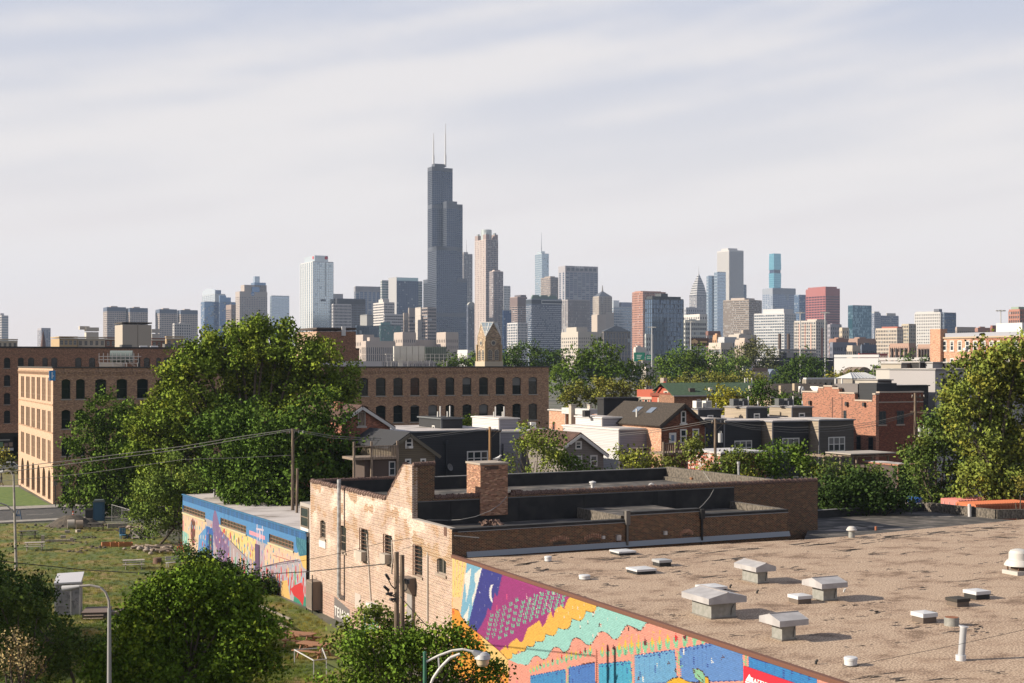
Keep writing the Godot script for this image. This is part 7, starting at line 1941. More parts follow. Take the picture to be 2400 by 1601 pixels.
	bp("right_parapet", V(XR - 0.35, 0, zt - 0.35), V(XR, 9.15, -24.7), mats.grey_parapet, n)
	bp("parapet_lip", V(XR - 0.75, 8.1, zt - 0.4), V(XR - 0.352, 8.4, -24.6), mats.grey_parapet, n)
	var segs := [[0.35, 11.3, 8.23, 7.75], [11.42, 16.6, 8.64, 8.35], [16.72, 23.2, 8.28, 7.85]]
	for s in segs:
		bp("front_wall", V(s[0] - (0.345 if s[0] < 1 else 0.0), 0, 0.0), V(s[1], s[2] - 0.18, -0.35), mats.brick_side, n)
		bp("tarred_cap", V(s[0] - (0.3 if s[0] < 1 else 0.0), s[2] - 0.178, 0.04), V(s[1], s[2], -0.5), mats.membrane, n)
		bp("metal_lip", V(s[0], s[2] - 0.2, 0.07), V(s[1], s[2] - 0.16, 0.042), W(0.2, 0.21, 0.22), n)
		bp("lower_roof", V(s[0], s[3] - 0.3, -0.35), V(s[1] + 0.1, s[3], zt), mats.dark_roof, n)
	bp("roof_step", V(11.2, 7.7, -0.4), V(11.42, 8.4, zt), mats.grey_parapet, n)
	bp("end_parapet", V(22.85, 0, -0.35), V(23.2, 8.3, zt), mats.grey_parapet, n)
	bp("left_lip", V(0.0, 8.2, -0.3), V(0.36, 8.25, zt), W(0.3, 0.27, 0.24), n)
	var fl := MB.new()
	fl.ext([V(0.9, 6.6, 0.0), V(0.9, 6.6, 0.16), V(0.9, 6.9, 0.02), V(0.9, 6.9, 0.0)], V(22.4, 0, 0))
	part("base_flashing", fl, mat("flashing_metal", lin(0.2, 0.22, 0.245), 0.5, 0.2), n)
	var fs := south()
	for s in [[1409, 1256, 1415.5, 1262.5], [1443, 1254, 1453, 1266], [1554, 1245, 1561, 1253]]:
		var a := fuv(n, fs, s[0], s[1])
		var b := fuv(n, fs, s[2], s[3])
		bp("wall_vent", V(a.x, b.y, 0.002), V(b.x, a.y, 0.16), mats.galvanised, n)
	for s in [[11.36, 8.75, 7.9], [16.66, 8.6, 8.0]]:
		var dp := MB.new()
		dp.box(V(s[0] - 0.14, s[2], 0.001), V(s[0] + 0.14, s[1], 0.22))
		dp.cyl(V(s[0], s[2], 0.1), V(s[0], 6.7, 0.1), 0.07, 0.07, 8)
		part("downpipe", dp, W(0.11, 0.1, 0.09) if s[0] < 12 else mats.membrane, n)
	var rod := MB.new()
	rod.bar(fp3(n, fs, 1063, 1255, 0.1), fp3(n, fs, 1116, 1258.5, 0.4), 0.05)
	part("metal_rod", rod, W(0.3, 0.29, 0.27), n)
	for s in [[1291, 1332, 1283], [1371, 1412, 1278], [1595, 1623, 1266]]:
		var a := fuv(n, fs, s[0], s[2])
		var b := fuv(n, fs, s[1], s[2])
		var ar := MB.new()
		for k in 9:
			var x := lerpf(a.x, b.x, k / 8.0)
			var y := a.y + 0.25 + sin(PI * (0.15 + 0.7 * k / 8.0)) * 0.3
			ar.box(V(x - 0.05, y - 0.12, 0.001), V(x + 0.05, y + 0.12, 0.03))
		part("arch_bricks", ar, mats.brick_chimney, n)
		bp("blocked_window", V(a.x + 0.15, 6.98, 0.002), V(b.x - 0.15, a.y + 0.28, 0.02), W(0.045, 0.035, 0.03), n)
	var fc := south(zt + 0.12)
	var c0 := fuv(n, fc, 1126, 1088)
	var c1 := fuv(n, fc, 1190, 1088)
	var ct := fuv(n, west(c0.x), 1094).x
	var ch := bp("chimney", V(c0.x, 8.2, zt + 0.12), V(c1.x, 11.3, -ct), mats.brick_chimney, n)
	bp("cap_slab", V(c0.x - 0.06, 11.3, zt + 0.18), V(c1.x + 0.06, 11.42, -ct - 0.06), W(0.28, 0.24, 0.2), ch)
	bp("broken_hollow", V(lerpf(c0.x, c1.x, 0.15), 11.0, zt + 0.13), V(lerpf(c0.x, c1.x, 0.66), 11.22, zt + 0.122), W(0.06, 0.04, 0.03), ch)
	bp("loose_brick", V(lerpf(c0.x, c1.x, 0.17), 11.02, zt + 0.25), V(lerpf(c0.x, c1.x, 0.3), 11.14, zt + 0.12), mats.terracotta, ch)
	var gn := thing("gull", "white and grey gull standing on the brick chimney's cap", "bird", n.transform * V(lerpf(c0.x, c1.x, 0.72), 11.42, zt - 0.3), 0)
	var gu := MB.new()
	var prof := [V(-0.26, 0.17, 0.012), V(-0.18, 0.18, 0.04), V(-0.06, 0.2, 0.085), V(0.06, 0.24, 0.1), V(0.13, 0.3, 0.08), V(0.17, 0.36, 0.052), V(0.2, 0.4, 0.06), V(0.25, 0.405, 0.035), V(0.27, 0.4, 0.012)]
	for k in prof.size() - 1: gu.cyl(V(prof[k].x, prof[k].y, 0), V(prof[k + 1].x, prof[k + 1].y, 0), prof[k].z, prof[k + 1].z, 10, false)
	for z in [-0.03, 0.03]: gu.cyl(V(0.02, 0.0, z), V(0.02, 0.17, z), 0.01, 0.012, 5)
	part("body", gu, W(0.45, 0.45, 0.46), gn)
	var wg := MB.new()
	for z in [-1, 1]: wg.cyl(V(0.1, 0.26, z * 0.075), V(-0.27, 0.19, z * 0.03), 0.05, 0.012, 8)
	part("wing", wg, W(0.22, 0.23, 0.25), gn)
	var bl := MB.new()
	bl.cyl(V(0.265, 0.4, 0), V(0.32, 0.39, 0), 0.014, 0.004, 6)
	part("beak", bl, W(0.35, 0.2, 0.03), gn)
	var pipe := MB.new()
	var pa0 := fp3(n, f, 806, 1137, 0.35)
	var pb0 := fp3(n, f, 801.5, 1388, 0.35)
	pipe.cyl(V(-0.35, pb0.y, pa0.z), V(-0.35, 9.7, pa0.z), 0.13, 0.13, 12)
	pipe.tube([V(-0.35, pb0.y, pa0.z), V(-0.3, pb0.y - 0.25, pa0.z), V(0.0, pb0.y - 0.35, pa0.z)], 0.15, 10)
	part("flue_pipe", pipe, mats.galvanised, n)
	for s in [[862, 1262, 866, 1330, 871, 1408], [920, 1276, 922, 1310, 919, 1345], [1004, 1306, 1004, 1380, 1004, 1460]]:
		var cd := MB.new()
		var pp := []
		for k in range(0, 6, 2): pp.append(fp3(n, f, s[k], s[k + 1], 0.06))
		pp.push_front(pp[0] + V(0.06, 0.25, -0.15))
		cd.tube(pp, 0.04, 6)
		part("conduit", cd, W(0.4, 0.36, 0.32), n)
	var ca := fp3(n, f, 740, 1357, 0.0)
	var cage := bp("metal_cage", V(-0.7, ca.y - 2.0, ca.z + 1.3), V(0, ca.y, ca.z - 0.1), W(0.17, 0.135, 0.11), n)
	for k in 8: bp("cage_slat", V(-0.74, ca.y - 1.9, ca.z + 1.2 - k * 0.16), V(-0.7, ca.y - 0.1, ca.z + 1.26 - k * 0.16), W(0.3, 0.26, 0.22), cage)
	bp("door", V(-0.02, 0.4, ca.z + 1.25), V(0.0, ca.y - 2.0, ca.z + 0.1), W(0.05, 0.045, 0.04), n)
	for k in 2: bp("cage_post", V(-0.72, 0, ca.z + 1.3 - k * 1.35), V(-0.66, ca.y + 0.5, ca.z + 1.36 - k * 1.35), mats.dark_metal, n)
	var wq := fp3(n, f, 839, 1409, 0.0)
	bp("plaster_panel", V(-0.02, wq.y - 0.5, wq.z + 0.55), V(-0.002, wq.y + 0.5, wq.z - 0.55), W(0.36, 0.31, 0.28), n)
	var ms := fp3(n, f, 884, 1430, 0.0)
	var sp := bp("split_air_conditioner", V(-0.55, ms.y - 0.55, ms.z + 0.5), V(-0.15, ms.y + 0.45, ms.z - 0.6), W(0.45, 0.44, 0.42), n)
	var fn := MB.new()
	fn.cyl(V(-0.55, ms.y, ms.z + 0.05), V(-0.58, ms.y, ms.z + 0.05), 0.3, 0.3, 16)
	part("fan_grille", fn, W(0.24, 0.23, 0.21), sp)
	var hd := fp3(n, f, 966, 1352, 0.0)
	var hm := MB.new()
	hm.ext([V(-0.75, hd.y, hd.z + 0.6), V(-0.75, hd.y - 0.12, hd.z + 0.6), V(-0.25, hd.y - 1.0, hd.z + 0.6), V(0, hd.y - 1.0, hd.z + 0.6), V(0, hd.y, hd.z + 0.6)], V(0, 0, -1.2))
	part("hood", hm, W(0.15, 0.12, 0.1), n)
	for k in 5:
		var tb := MB.new()
		tb.cyl(V(-0.16, 0.2, hd.z + 0.35 - k * 0.16), V(-0.16, hd.y - 1.0, hd.z + 0.35 - k * 0.16), 0.07, 0.07, 8)
		part("duct", tb, W(0.3, 0.28, 0.27), n)
	var rs := fuv(n, f, 1044, 1246)
	bp("rusty_plate", V(-0.02, rs.y - 0.25, -rs.x - 0.2), V(-0.002, rs.y + 0.25, -rs.x + 0.2), W(0.1, 0.05, 0.035), n)
	var g0 := fp3(n, f, 802, 1441, 0.0)
	var gb := MB.new()
	gb.ext([V(-0.004, g0.y - 0.75, g0.z + 1.45), V(-0.004, g0.y + 0.55, g0.z + 1.5), V(-0.004, g0.y + 1.0, g0.z - 1.6), V(-0.004, g0.y - 0.7, g0.z - 1.65)], V(0.002, 0, 0))
	part("graffiti_ground", gb, W(0.1, 0.09, 0.09), n)
	var bas := Basis(V(0, -0.04, 1), V(0, 1, 0.04), V(-1, 0, 0))
	words("TEMPO", 0.66, W(0.42, 0.41, 0.4), n, Transform3D(bas, V(-0.01, g0.y, g0.z)))
	var tg := fp3(n, f, 733, 1412, 0.0)
	var gm := MB.new()
	for k in 26:
		var c := V(-0.005 - k * 0.0004, tg.y + rng.randf_range(-1.3, 1.0), tg.z + rng.randf_range(-0.7, 0.7))
		gm.cyl(c, c + V(-0.0003, 0, 0), rng.randf_range(0.08, 0.3), 0.1, 9)
	part("sprayed_patch", gm, W(0.3, 0.28, 0.28), n)
	var te := fp3(n, f, 868, 1468, 0.0)
	gm = MB.new()
	for k in 14:
		var c := V(-0.005 - k * 0.0004, te.y + rng.randf_range(-1.3, 0.6), te.z + rng.randf_range(-1.2, 1.2))
		gm.box(c, c + V(-0.0003, rng.randf_range(0.4, 1.0), rng.randf_range(0.1, 0.5)))
	part("teal_paint_patch", gm, W(0.13, 0.25, 0.23), n)
	for s in [[1142, 1207, 0.5, "left lump of broken clay coping on the lower roof"], [1163, 1214, 0.62, "larger heap of broken clay coping on the lower roof"]]:
		var rb := thing("rubble", s[3], "rubble", p3(s[0], s[1], 85.2), 30, "broken coping on the roof")
		rb.position.y = 7.76
		var mm := MB.new()
		for k in 9: mm.bar(V(rng.randfn() * 0.35, 0.05, rng.randfn() * 0.2), V(rng.randfn() * 0.35, 0.2 + rng.randf() * s[2] * 0.3, rng.randfn() * 0.2), 0.14, 0.09)
		part("pieces", mm, mats.terracotta, rb)
	var cb := []
	for p in [[1188, 1164, 86.9], [1172, 1182, 86.3], [1150, 1197, 85.6], [1115, 1211, 85.2], [1080, 1218, 85], [1050, 1219.5, 85.5], [1000, 1219, 84]]: cb.append(p3(p[0], p[1], p[2]))
	var wire := MB.new()
	wire.tube(cb, 0.02, 5)
	tag(part("cable", wire, W(0.16, 0.16, 0.16), self), "grey cable sagging from the chimney across the black tarred wall", "cable")
	cb = []
	for p in [[1649, 1106, 107], [1660, 1122, 103], [1672, 1137, 97], [1676, 1141, 95], [1664, 1164, 92.5], [1648, 1183, 90.5], [1640, 1190, 88]]: cb.append(p3(p[0], p[1], p[2]))
	wire = MB.new()
	wire.tube(cb, 0.02, 5)
	tag(part("cable", wire, W(0.25, 0.24, 0.22), self), "thin pale cable hanging over the clay coping at right", "cable")

func fp3(n: Node3D, f: Dictionary, px: float, py: float, d: float) -> Vector3:
	var q := fuv(n, f, px, py)
	return f.o + f.U * q.x + Vector3.UP * q.y + f.N * d

func blue_building() -> void:
	var n := thing("mural_building", "single storey building with a white roof and a blue mosaic painted wall", "building", at(718, 102.2), 27.9)
	var f := west()
	var LN := fuv(n, f, 428).x
	var HT := 5.3
	var w := 1536
	var h := 256
	var im := Image.create(w, h, false, Image.FORMAT_RGB8)
	var M := func(x: float, y: float) -> Vector2:
		var q := fuv(n, f, 400 + x / 3.26, 1120 + y / 3.26)
		return Vector2((1.0 - q.x / LN) * w, (1.0 - q.y / HT) * h)
	var P := func(a: Array) -> Array:
		var o := []
		for i in range(0, a.size(), 2): o.append(M.call(a[i], a[i + 1]))
		return o
	im.fill(pc(196, 186, 196))
	poly(im, P.call([80, 230, 1045, 640, 1045, 420, 80, 120]), pc(84, 154, 216))
	poly(im, P.call([85, 270, 275, 340, 270, 400, 215, 470, 200, 640, 85, 590]), pc(244, 214, 176))
	poly(im, P.call([85, 400, 135, 430, 150, 620, 85, 590]), pc(140, 212, 196))
	for i in 6: stroke(im, P.call([100 + i * 28, 300 + i * 8, 100 + i * 28, 600]), 6, [pc(240, 196, 206), pc(246, 226, 196), pc(228, 160, 180)][i % 3])
	poly(im, P.call([155, 330, 170, 305, 188, 340, 188, 430, 180, 520, 165, 520, 152, 430]), pc(112, 62, 46))
	disc(im, M.call(178, 480), 4, 12, pc(236, 70, 90))
	stroke(im, P.call([95, 330, 95, 400]), 8, pc(216, 40, 80))
	poly(im, P.call([215, 440, 275, 368, 325, 385, 325, 665, 275, 640, 205, 610]), pc(96, 164, 222))
	poly(im, P.call([272, 370, 325, 390, 325, 665, 272, 635]), pc(26, 104, 192))
	poly(im, P.call([290, 425, 320, 440, 320, 630, 290, 610]), pc(40, 60, 90))
	for i in 8: disc(im, M.call(305, 450 + i * 22), 3, 6, [pc(240, 200, 80), pc(230, 90, 70), pc(110, 190, 120)][i % 3])
	poly(im, P.call([385, 380, 600, 450, 650, 470, 650, 560, 650, 640, 565, 600, 455, 480, 380, 410]), pc(250, 226, 150))
	poly(im, P.call([338, 225, 355, 290, 382, 400, 448, 470, 445, 715, 385, 690, 350, 560, 318, 390, 322, 300]), pc(138, 108, 158))
	for i in 14: stroke(im, P.call([332 + (i % 5) * 18, 330 + i * 14, 345 + (i % 5) * 18, 460 + i * 14]), 2, [pc(164, 132, 176), pc(112, 86, 140)][i % 2])
	for s in [[410, 400, pc(220, 40, 40)], [455, 440, pc(206, 40, 50)], [485, 450, pc(60, 160, 110)], [520, 480, pc(150, 80, 50)], [545, 470, pc(240, 170, 60)], [590, 520, pc(214, 150, 170)], [620, 530, pc(190, 160, 200)]]: disc(im, M.call(s[0], s[1]), 8, 14, s[2])
	poly(im, P.call([600, 400, 720, 445, 720, 475, 600, 432]), pc(250, 170, 190))
	poly(im, P.call([715, 535, 750, 500, 960, 575, 1000, 560, 1045, 590, 1045, 640, 975, 620, 860, 640, 720, 670]), pc(250, 216, 180))
	for i in 16: disc(im, M.call(775 + i * 11, 560 + i * 4), 2.2, 9, pc(216, 190, 206))
	stroke(im, P.call([780, 590, 940, 640]), 2, pc(180, 60, 80))
	for s in [[690, 540], [712, 560], [735, 550], [765, 580]]: disc(im, M.call(s[0], s[1] + 40), 6, 24, pc(220, 190, 206))
	for i in 46:
		var fx := 385 + (i * 61) % 265
		var fy := 400 + (fx - 385) * 0.55 + (i * 37) % 90
		disc(im, M.call(fx, fy), 3 + i % 4, 7 + (i * 3) % 9, [pc(96, 160, 216), pc(214, 60, 70), pc(120, 90, 70), pc(230, 200, 210), pc(90, 170, 140), pc(150, 120, 180), pc(244, 210, 120)][i % 7])
	for i in 24: disc(im, M.call(100 + (i * 47) % 170, 300 + (i * 71) % 280), 4, 10, [pc(232, 180, 200), pc(120, 190, 220), pc(250, 236, 214), pc(216, 90, 110)][i % 4])
	for i in 260:
		var fx := 95.0 + (i * 173) % 930
		var fy := 300.0 + (fx - 95) * 0.28 + (i * 97) % 250
		disc(im, M.call(fx, fy), 2 + i % 3, 4 + (i * 3) % 8, [pc(90, 160, 222), pc(240, 190, 210), pc(222, 60, 70), pc(248, 240, 236), pc(120, 190, 224), pc(160, 130, 190), pc(250, 220, 190), pc(80, 170, 150)][i % 8])
	poly(im, P.call([450, 480, 565, 590, 650, 640, 650, 800, 440, 720]), pc(190, 170, 176))
	var base := [pc(150, 190, 222), pc(206, 180, 206), pc(90, 180, 140), pc(226, 44, 50), pc(246, 196, 110), pc(176, 206, 226), pc(216, 206, 216)]
	for i in 46:
		var x := 455 + i * 13.0
		var y0 := 520 + absf(sin(i * 1.7)) * 90 + i * 2.5 if x < 650 else 660 - (x - 650) * 0.02 + absf(sin(i * 2.3)) * 120
		stroke(im, P.call([x, y0, x + sin(i) * 10, y0 + 90 + absf(cos(i * 3.1)) * 190]), 7 + 5 * absf(sin(i * 0.7)), base[(i * 3) % 7])
	for i in 26:
		var x := 690 + i * 14.0
		disc(im, M.call(x, 690 + ((i * 67) % 180)), 5, 16, pc(226, 40, 46))
	poly(im, P.call([840, 900, 850, 790, 890, 780, 920, 960]), pc(244, 200, 120))
	poly(im, P.call([930, 1000, 950, 860, 1000, 880, 1045, 930, 1045, 1045]), pc(40, 150, 126))
	poly(im, P.call([915, 850, 950, 820, 1000, 800, 1020, 900, 1010, 980, 980, 930, 940, 900]), pc(224, 36, 44))
	poly(im, P.call([985, 600, 1045, 590, 1045, 710, 1010, 680]), pc(250, 206, 120))
	stroke(im, P.call([455, 480, 565, 595, 605, 670, 650, 640]), 3, pc(50, 44, 80))
	stroke(im, P.call([720, 675, 850, 645, 975, 628]), 3, pc(80, 40, 70))
	poly(im, P.call([955, 440, 1045, 425, 1045, 590, 985, 600, 960, 520]), pc(38, 120, 146))
	for i in 40: stroke(im, P.call([965 + (i * 17) % 70, 450 + (i * 29) % 130, 972 + (i * 17) % 70, 462 + (i * 29) % 130]), 1.6, pc(120, 196, 206))
	stroke(im, P.call([660, 310, 660, 500]), 9, pc(226, 210, 232))
	stroke(im, P.call([700, 320, 700, 490]), 8, pc(226, 210, 232))
	stroke(im, P.call([655, 390, 708, 400]), 8, pc(226, 210, 232))
	disc(im, M.call(680, 440), 12, 20, pc(226, 210, 232))
	for x in range(0, w, 7):
		im.fill_rect(Rect2i(x, 0, 6, 24), vary(pc(22, 92, 160), 0.2))
		im.fill_rect(Rect2i(x + 6, 0, 1, 24), pc(110, 180, 220))
	for y in [8, 16]: im.fill_rect(Rect2i(0, y, w, 1), pc(60, 130, 190))
	var m := MB.new()
	var holes := []
	for s in [[429, 481, 1182, 1220], [516.6, 577, 1213, 1252], [630.5, 688, 1250, 1292]]:
		var a := fuv(n, f, s[1], 0.0).x
		var b := fuv(n, f, s[0], 0.0).x
		var y1 := fuv(n, f, s[0], s[2]).y
		var y0 := fuv(n, f, s[1], s[3]).y
		holes.append([a, y0, b, y1])
	holes[2] = [holes[2][0], holes[1][1], holes[2][2], holes[1][3]]
	holes[0] = [holes[0][0], holes[1][1], holes[0][2], holes[1][3]]
	m.holed(f, 0, 0, LN, HT, holes, 0.2)
	m.two = true
	var mp := mat("mosaic_paint", Color.WHITE, 0.85, 0, itex(im), Vector2(1 / LN, 1 / HT))
	over(mp, mats.mural_paint.detail_albedo, 1 / 4.2, 1 / 3.6)
	part("painted_wall", m, mp, n)
	for x in holes: window(n, f, x[0], x[1], x[2], x[3], {"d": 0.15, "f": W(0.14, 0.08, 0.05), "c": 8, "fw": 0.09, "bars": [0.5], "g": G(0.05, 0.05, 0.045, 0.0, 0.15), "sill": W(0.36, 0.32, 0.2)})
	var d0 := fuv(n, f, 608.6, 1278)
	var d1 := fuv(n, f, 599, 1364)
	bp("purple_door", V(-0.06, 0.1, -d0.x), V(-0.003, d0.y, -d1.x), W(0.05, 0.025, 0.07), n)
	bp("body", V(0.25, 0, -0.2), V(20, HT - 0.25, -LN), W(0.1, 0.09, 0.09), n)
	bp("roof", V(0.02, HT - 0.24, 0), V(20, HT + 0.02, -LN - 0.05), mats.white_roof, n)
	bp("roof_edge", V(-0.07, HT + 0.0, 0), V(0.12, HT + 0.08, -LN - 0.1), W(0.02, 0.1, 0.2), n)

const RH := 6.6
func hatch(label: String, x0: float, x1: float, ynear: float, curb: Material, lid: Material, hgt_: float, group := "flat roof hatches") -> void:
	var d := (HC - RH) * FP / (ynear - HY)
	var s := (x1 - x0) / FP * d / 1.34
	var near := lerpf(x0, x1, 0.47)
	var o := thing("roof_hatch", label, "roof hatch", gp(near, ynear, RH), 24.5, group)
	bp("curb", V(0.04, 0, -0.04), V(s - 0.04, hgt_ * 0.6, -s + 0.04), curb, o)
	var m := MB.new()
	m.box(V(0, hgt_ * 0.6, 0), V(s, hgt_, -s), "T")
	var c := [V(0, hgt_, 0), V(s, hgt_, 0), V(s, hgt_, -s), V(0, hgt_, -s)]
	for i in 4: m.tri(c[i], c[(i + 1) % 4], V(s / 2, hgt_ + 0.05, -s / 2))
	part("lid", m, lid, o)

func hood_vent(label: String, bx0: float, bs: float, bx1: float, ybase: float, across: bool, hk: float, over: float) -> void:
	var d := (HC - RH) * FP / (ybase - HY)
	var o := thing("roof_ventilator", label, "roof ventilator", gp(bs, ybase, RH), 24.5, "gable lidded ventilators")
	var w := fuv(o, south(), bx1).x
	var t := fuv(o, west(), bx0).x
	var h := hk
	bp("base", V(0, 0, 0), V(w, h * 0.56, -t), mats.galv_grey, o)
	bp("skirt", V(-0.05, -0.02, 0.05), V(w + 0.05, 0.05, -t - 0.05), W(0.16, 0.14, 0.12), o)
	bp("throat", V(0.06, h * 0.56, -0.06), V(w - 0.06, h * 0.6, -t + 0.06), W(0.03, 0.03, 0.03), o)
	var x0 := -over
	var x1 := w + over
	var z0 := over
	var z1 := -t - over
	var ya := h * 0.6
	var yb := h * 0.82
	var m := MB.new()
	if across:
		m.ext([V(x0, ya, z0), V(x1, ya, z0), V(x1, yb, z0), V((x0 + x1) / 2, h, z0), V(x0, yb, z0)], V(0, 0, z1 - z0))
	else:
		m.ext([V(x0, ya, z0), V(x0, yb, z0), V(x0, h, (z0 + z1) / 2), V(x0, yb, z1), V(x0, ya, z1)], V(x1 - x0, 0, 0))
	part("gabled_lid", m, mats.lid_grey, o)
	m = MB.new()
	if across: m.bar(V((x0 + x1) / 2, h + 0.01, z0 + 0.01), V((x0 + x1) / 2, h + 0.01, z1 - 0.01), 0.05, 0.03)
	else: m.bar(V(x0 - 0.01, h + 0.01, (z0 + z1) / 2), V(x1 + 0.01, h + 0.01, (z0 + z1) / 2), 0.05, 0.03)
	part("ridge_cap", m, W(0.24, 0.22, 0.22), o)
	bp("switch_box", V(w + 0.002, h * 0.42, -0.2), V(w + 0.12, h * 0.54, -0.42), mats.dark_metal, o)
	m = MB.new()
	m.tube([V(w * 0.9, h * 0.5, 0.03), V(w * 0.8, h * 0.35, 0.05), V(w * 0.78, h * 0.12, 0.03)], 0.014, 5)
	part("cable", m, mats.dark_metal, o)

func rooftop_things() -> void:
	mat("galv_grey", Color.WHITE, 0.6, 0.2, noise_tex(256, 0.02, [lin(0.2, 0.205, 0.19), lin(0.25, 0.25, 0.235)], [0.3, 0.7]), Vector2(0.6, 0.6))
	mat("lid_grey", Color.WHITE, 0.55, 0.1, noise_tex(256, 0.012, [lin(0.3, 0.29, 0.295), lin(0.36, 0.35, 0.355)], [0.3, 0.7]), Vector2(0.4, 0.4))
	var lid := W(0.46, 0.465, 0.48, 0.5)
	var blk := W(0.018, 0.018, 0.018)
	var tarc := W(0.11, 0.085, 0.068)
	hood_vent("largest gable lidded grey ventilator, nearest the painted wall", 1622, 1667, 1725, 1452, true, 1.15, 0.33)
	hood_vent("gable lidded ventilator farthest back on the gravel roof", 1740, 1776, 1799, 1369, true, 1.05, 0.3)
	hood_vent("gable lidded ventilator at the right of the group, beside a flat hatch", 1904, 1930, 1962, 1410, false, 1.05, 0.34)
	hood_vent("nearest gable lidded ventilator, right of the largest one", 1809, 1833, 1865, 1503, false, 1.05, 0.36)
	hatch("white flat hatch closest to the brick building's flashing", 1421, 1484, 1303, blk, lid, 0.22)
	hatch("white flat hatch with a dark curb, left of the raised one", 1459, 1531, 1348, blk, lid, 0.26)
	hatch("small raised hatch with a glossy lid on a black curb", 1523, 1570, 1329, blk, W(0.3, 0.31, 0.32, 0.3), 0.34)
	hatch("white flat hatch partly hidden behind the largest ventilator", 1624, 1698, 1392, blk, lid, 0.28)
	hatch("white flat hatch in front of the right hand ventilator", 1844, 1900, 1417, tarc, lid, 0.36)
	hatch("white flat hatch with a black curb at the far right", 2260, 2320, 1407, blk, lid, 0.38)
	hatch("tarred black hatch without a white lid", 2218, 2272, 1424, tarc, W(0.03, 0.026, 0.022), 0.36)
	hatch("white flat hatch beside the rusty topped drum", 2136, 2195, 1463, tarc, lid, 0.42)
	for s in [[1284.5, 1319, 0.42, 0.26, "small round white cap closest to the brick building"], [1370, 1361, 0.6, 0.2, "wide low round white cap above the painted wall's yellow part"], [1994, 1563, 0.5, 0.28, "round white cap nearest the bottom edge"]]:
		var o := thing("round_vent", s[4], "roof vent", gp(s[0], s[1] - 3, RH), 0, "round white roof caps")
		var m := MB.new()
		m.lathe(Vector3.ZERO, [Vector2(s[2] * 0.46, 0), Vector2(s[2] * 0.46, s[3]), Vector2(s[2] * 0.5, s[3] * 0.75), Vector2(s[2] * 0.5, s[3]), Vector2(s[2] * 0.45, s[3] + 0.03), Vector2(0.0, s[3] + 0.05)], 20)
		part("cap", m, lid, o)
		m = MB.new()
		m.cyl(V(0, 0, 0), V(0, 0.03, 0), s[2] * 0.62, s[2] * 0.56, 16)
		part("flange", m, tarc, o)
	var dr := thing("roof_drum", "grey drum with a rusty open top on the gravel roof", "roof vent", gp(2230.5, 1466, RH))
	var m := MB.new()
	m.cyl(Vector3.ZERO, V(0, 0.34, 0), 0.31, 0.3, 20)
	part("wall", m, mats.galv_grey, dr)
	m = MB.new()
	m.cyl(V(0, 0.34, 0), V(0, 0.347, 0), 0.28, 0.28, 20)
	part("rusty_top", m, W(0.2, 0.075, 0.03), dr)
	var pp := thing("vent_pipe", "tall leaning grey vent pipe with a flared cap near the lower right corner", "vent pipe", gp(2252, 1548, RH))
	m = MB.new()
	m.cyl(Vector3.ZERO, V(0, 0.2, 0), 0.19, 0.19, 16)
	part("collar", m, lid, pp)
	m = MB.new()
	m.cyl(V(0.02, 0.18, 0), V(0.1, 1.22, 0), 0.125, 0.125, 16)
	part("pipe", m, mats.pipe_metal, pp)
	m = MB.new()
	m.cyl(V(0.1, 1.2, 0), V(0.11, 1.26, 0), 0.13, 0.19, 14)
	part("flared_cap", m, W(0.4, 0.4, 0.42), pp)
	var ms := thing("mushroom_vent", "white mushroom vent at the far edge of the gravel roof", "roof vent", gp(1996, 1260, RH), 0, "mushroom vents")
	m = MB.new()
	m.lathe(Vector3.ZERO, [Vector2(0.2, 0), Vector2(0.19, 0.4), Vector2(0.19, 0.42)], 16)
	part("stem", m, mats.galv_grey, ms)
	m = MB.new()
	m.lathe(Vector3.ZERO, [Vector2(0.19, 0.4), Vector2(0.33, 0.44), Vector2(0.34, 0.5), Vector2(0.28, 0.56), Vector2(0.26, 0.62), Vector2(0.16, 0.7), Vector2(0, 0.72)], 18)
	part("cap", m, W(0.4, 0.385, 0.37), ms)
	var ef := thing("exhaust_fan", "large domed white exhaust fan at the right edge", "exhaust fan", gp(2388, 1345, RH), 24.5)
	bp("curb", V(-0.62, 0, 0.55), V(0.62, 0.2, -0.55), W(0.36, 0.34, 0.32), ef)
	m = MB.new()
	m.lathe(Vector3.ZERO, [Vector2(0.74, 0.44), Vector2(0.72, 0.52), Vector2(0.6, 0.7), Vector2(0.52, 0.74), Vector2(0.51, 0.82), Vector2(0.5, 1.1), Vector2(0.42, 1.22), Vector2(0.2, 1.29), Vector2(0, 1.3)], 26)
	part("dome", m, W(0.43, 0.42, 0.4, 0.5), ef)
	m = MB.new()
	m.lathe(Vector3.ZERO, [Vector2(0.4, 0.2), Vector2(0.4, 0.46)], 16)
	part("neck", m, W(0.1, 0.07, 0.05), ef)
	for i in 4: bp("strut", V(cos(i * TAU / 4 + 0.7) * 0.58 - 0.03, 0.2, sin(i * TAU / 4 + 0.7) * 0.5 - 0.03), V(cos(i * TAU / 4 + 0.7) * 0.58 + 0.03, 0.5, sin(i * TAU / 4 + 0.7) * 0.5 + 0.03), mats.rust, ef)
	for s in [[1711, 1378, "small black stub beside the hatch behind the largest ventilator"], [1978, 1388, "small white and black stub right of the right hand ventilator"], [1774, 1391, "tiny dark stub among the ventilators"], [1912, 1557, "tiny dark stub near the bottom edge"]]:
		var o := thing("pipe_stub", s[2], "pipe", gp(s[0], s[1], RH), 0, "small pipe stubs")
		m = MB.new()
		m.cyl(Vector3.ZERO, V(0.02, 0.12, 0), 0.05, 0.05, 8)
		m.cyl(V(0.02, 0.12, 0), V(0.09, 0.15, 0), 0.05, 0.04, 8)
		part("pipe", m, W(0.35, 0.35, 0.35) if s[0] == 1978 else W(0.02, 0.02, 0.02), o)
	var up := 8.13
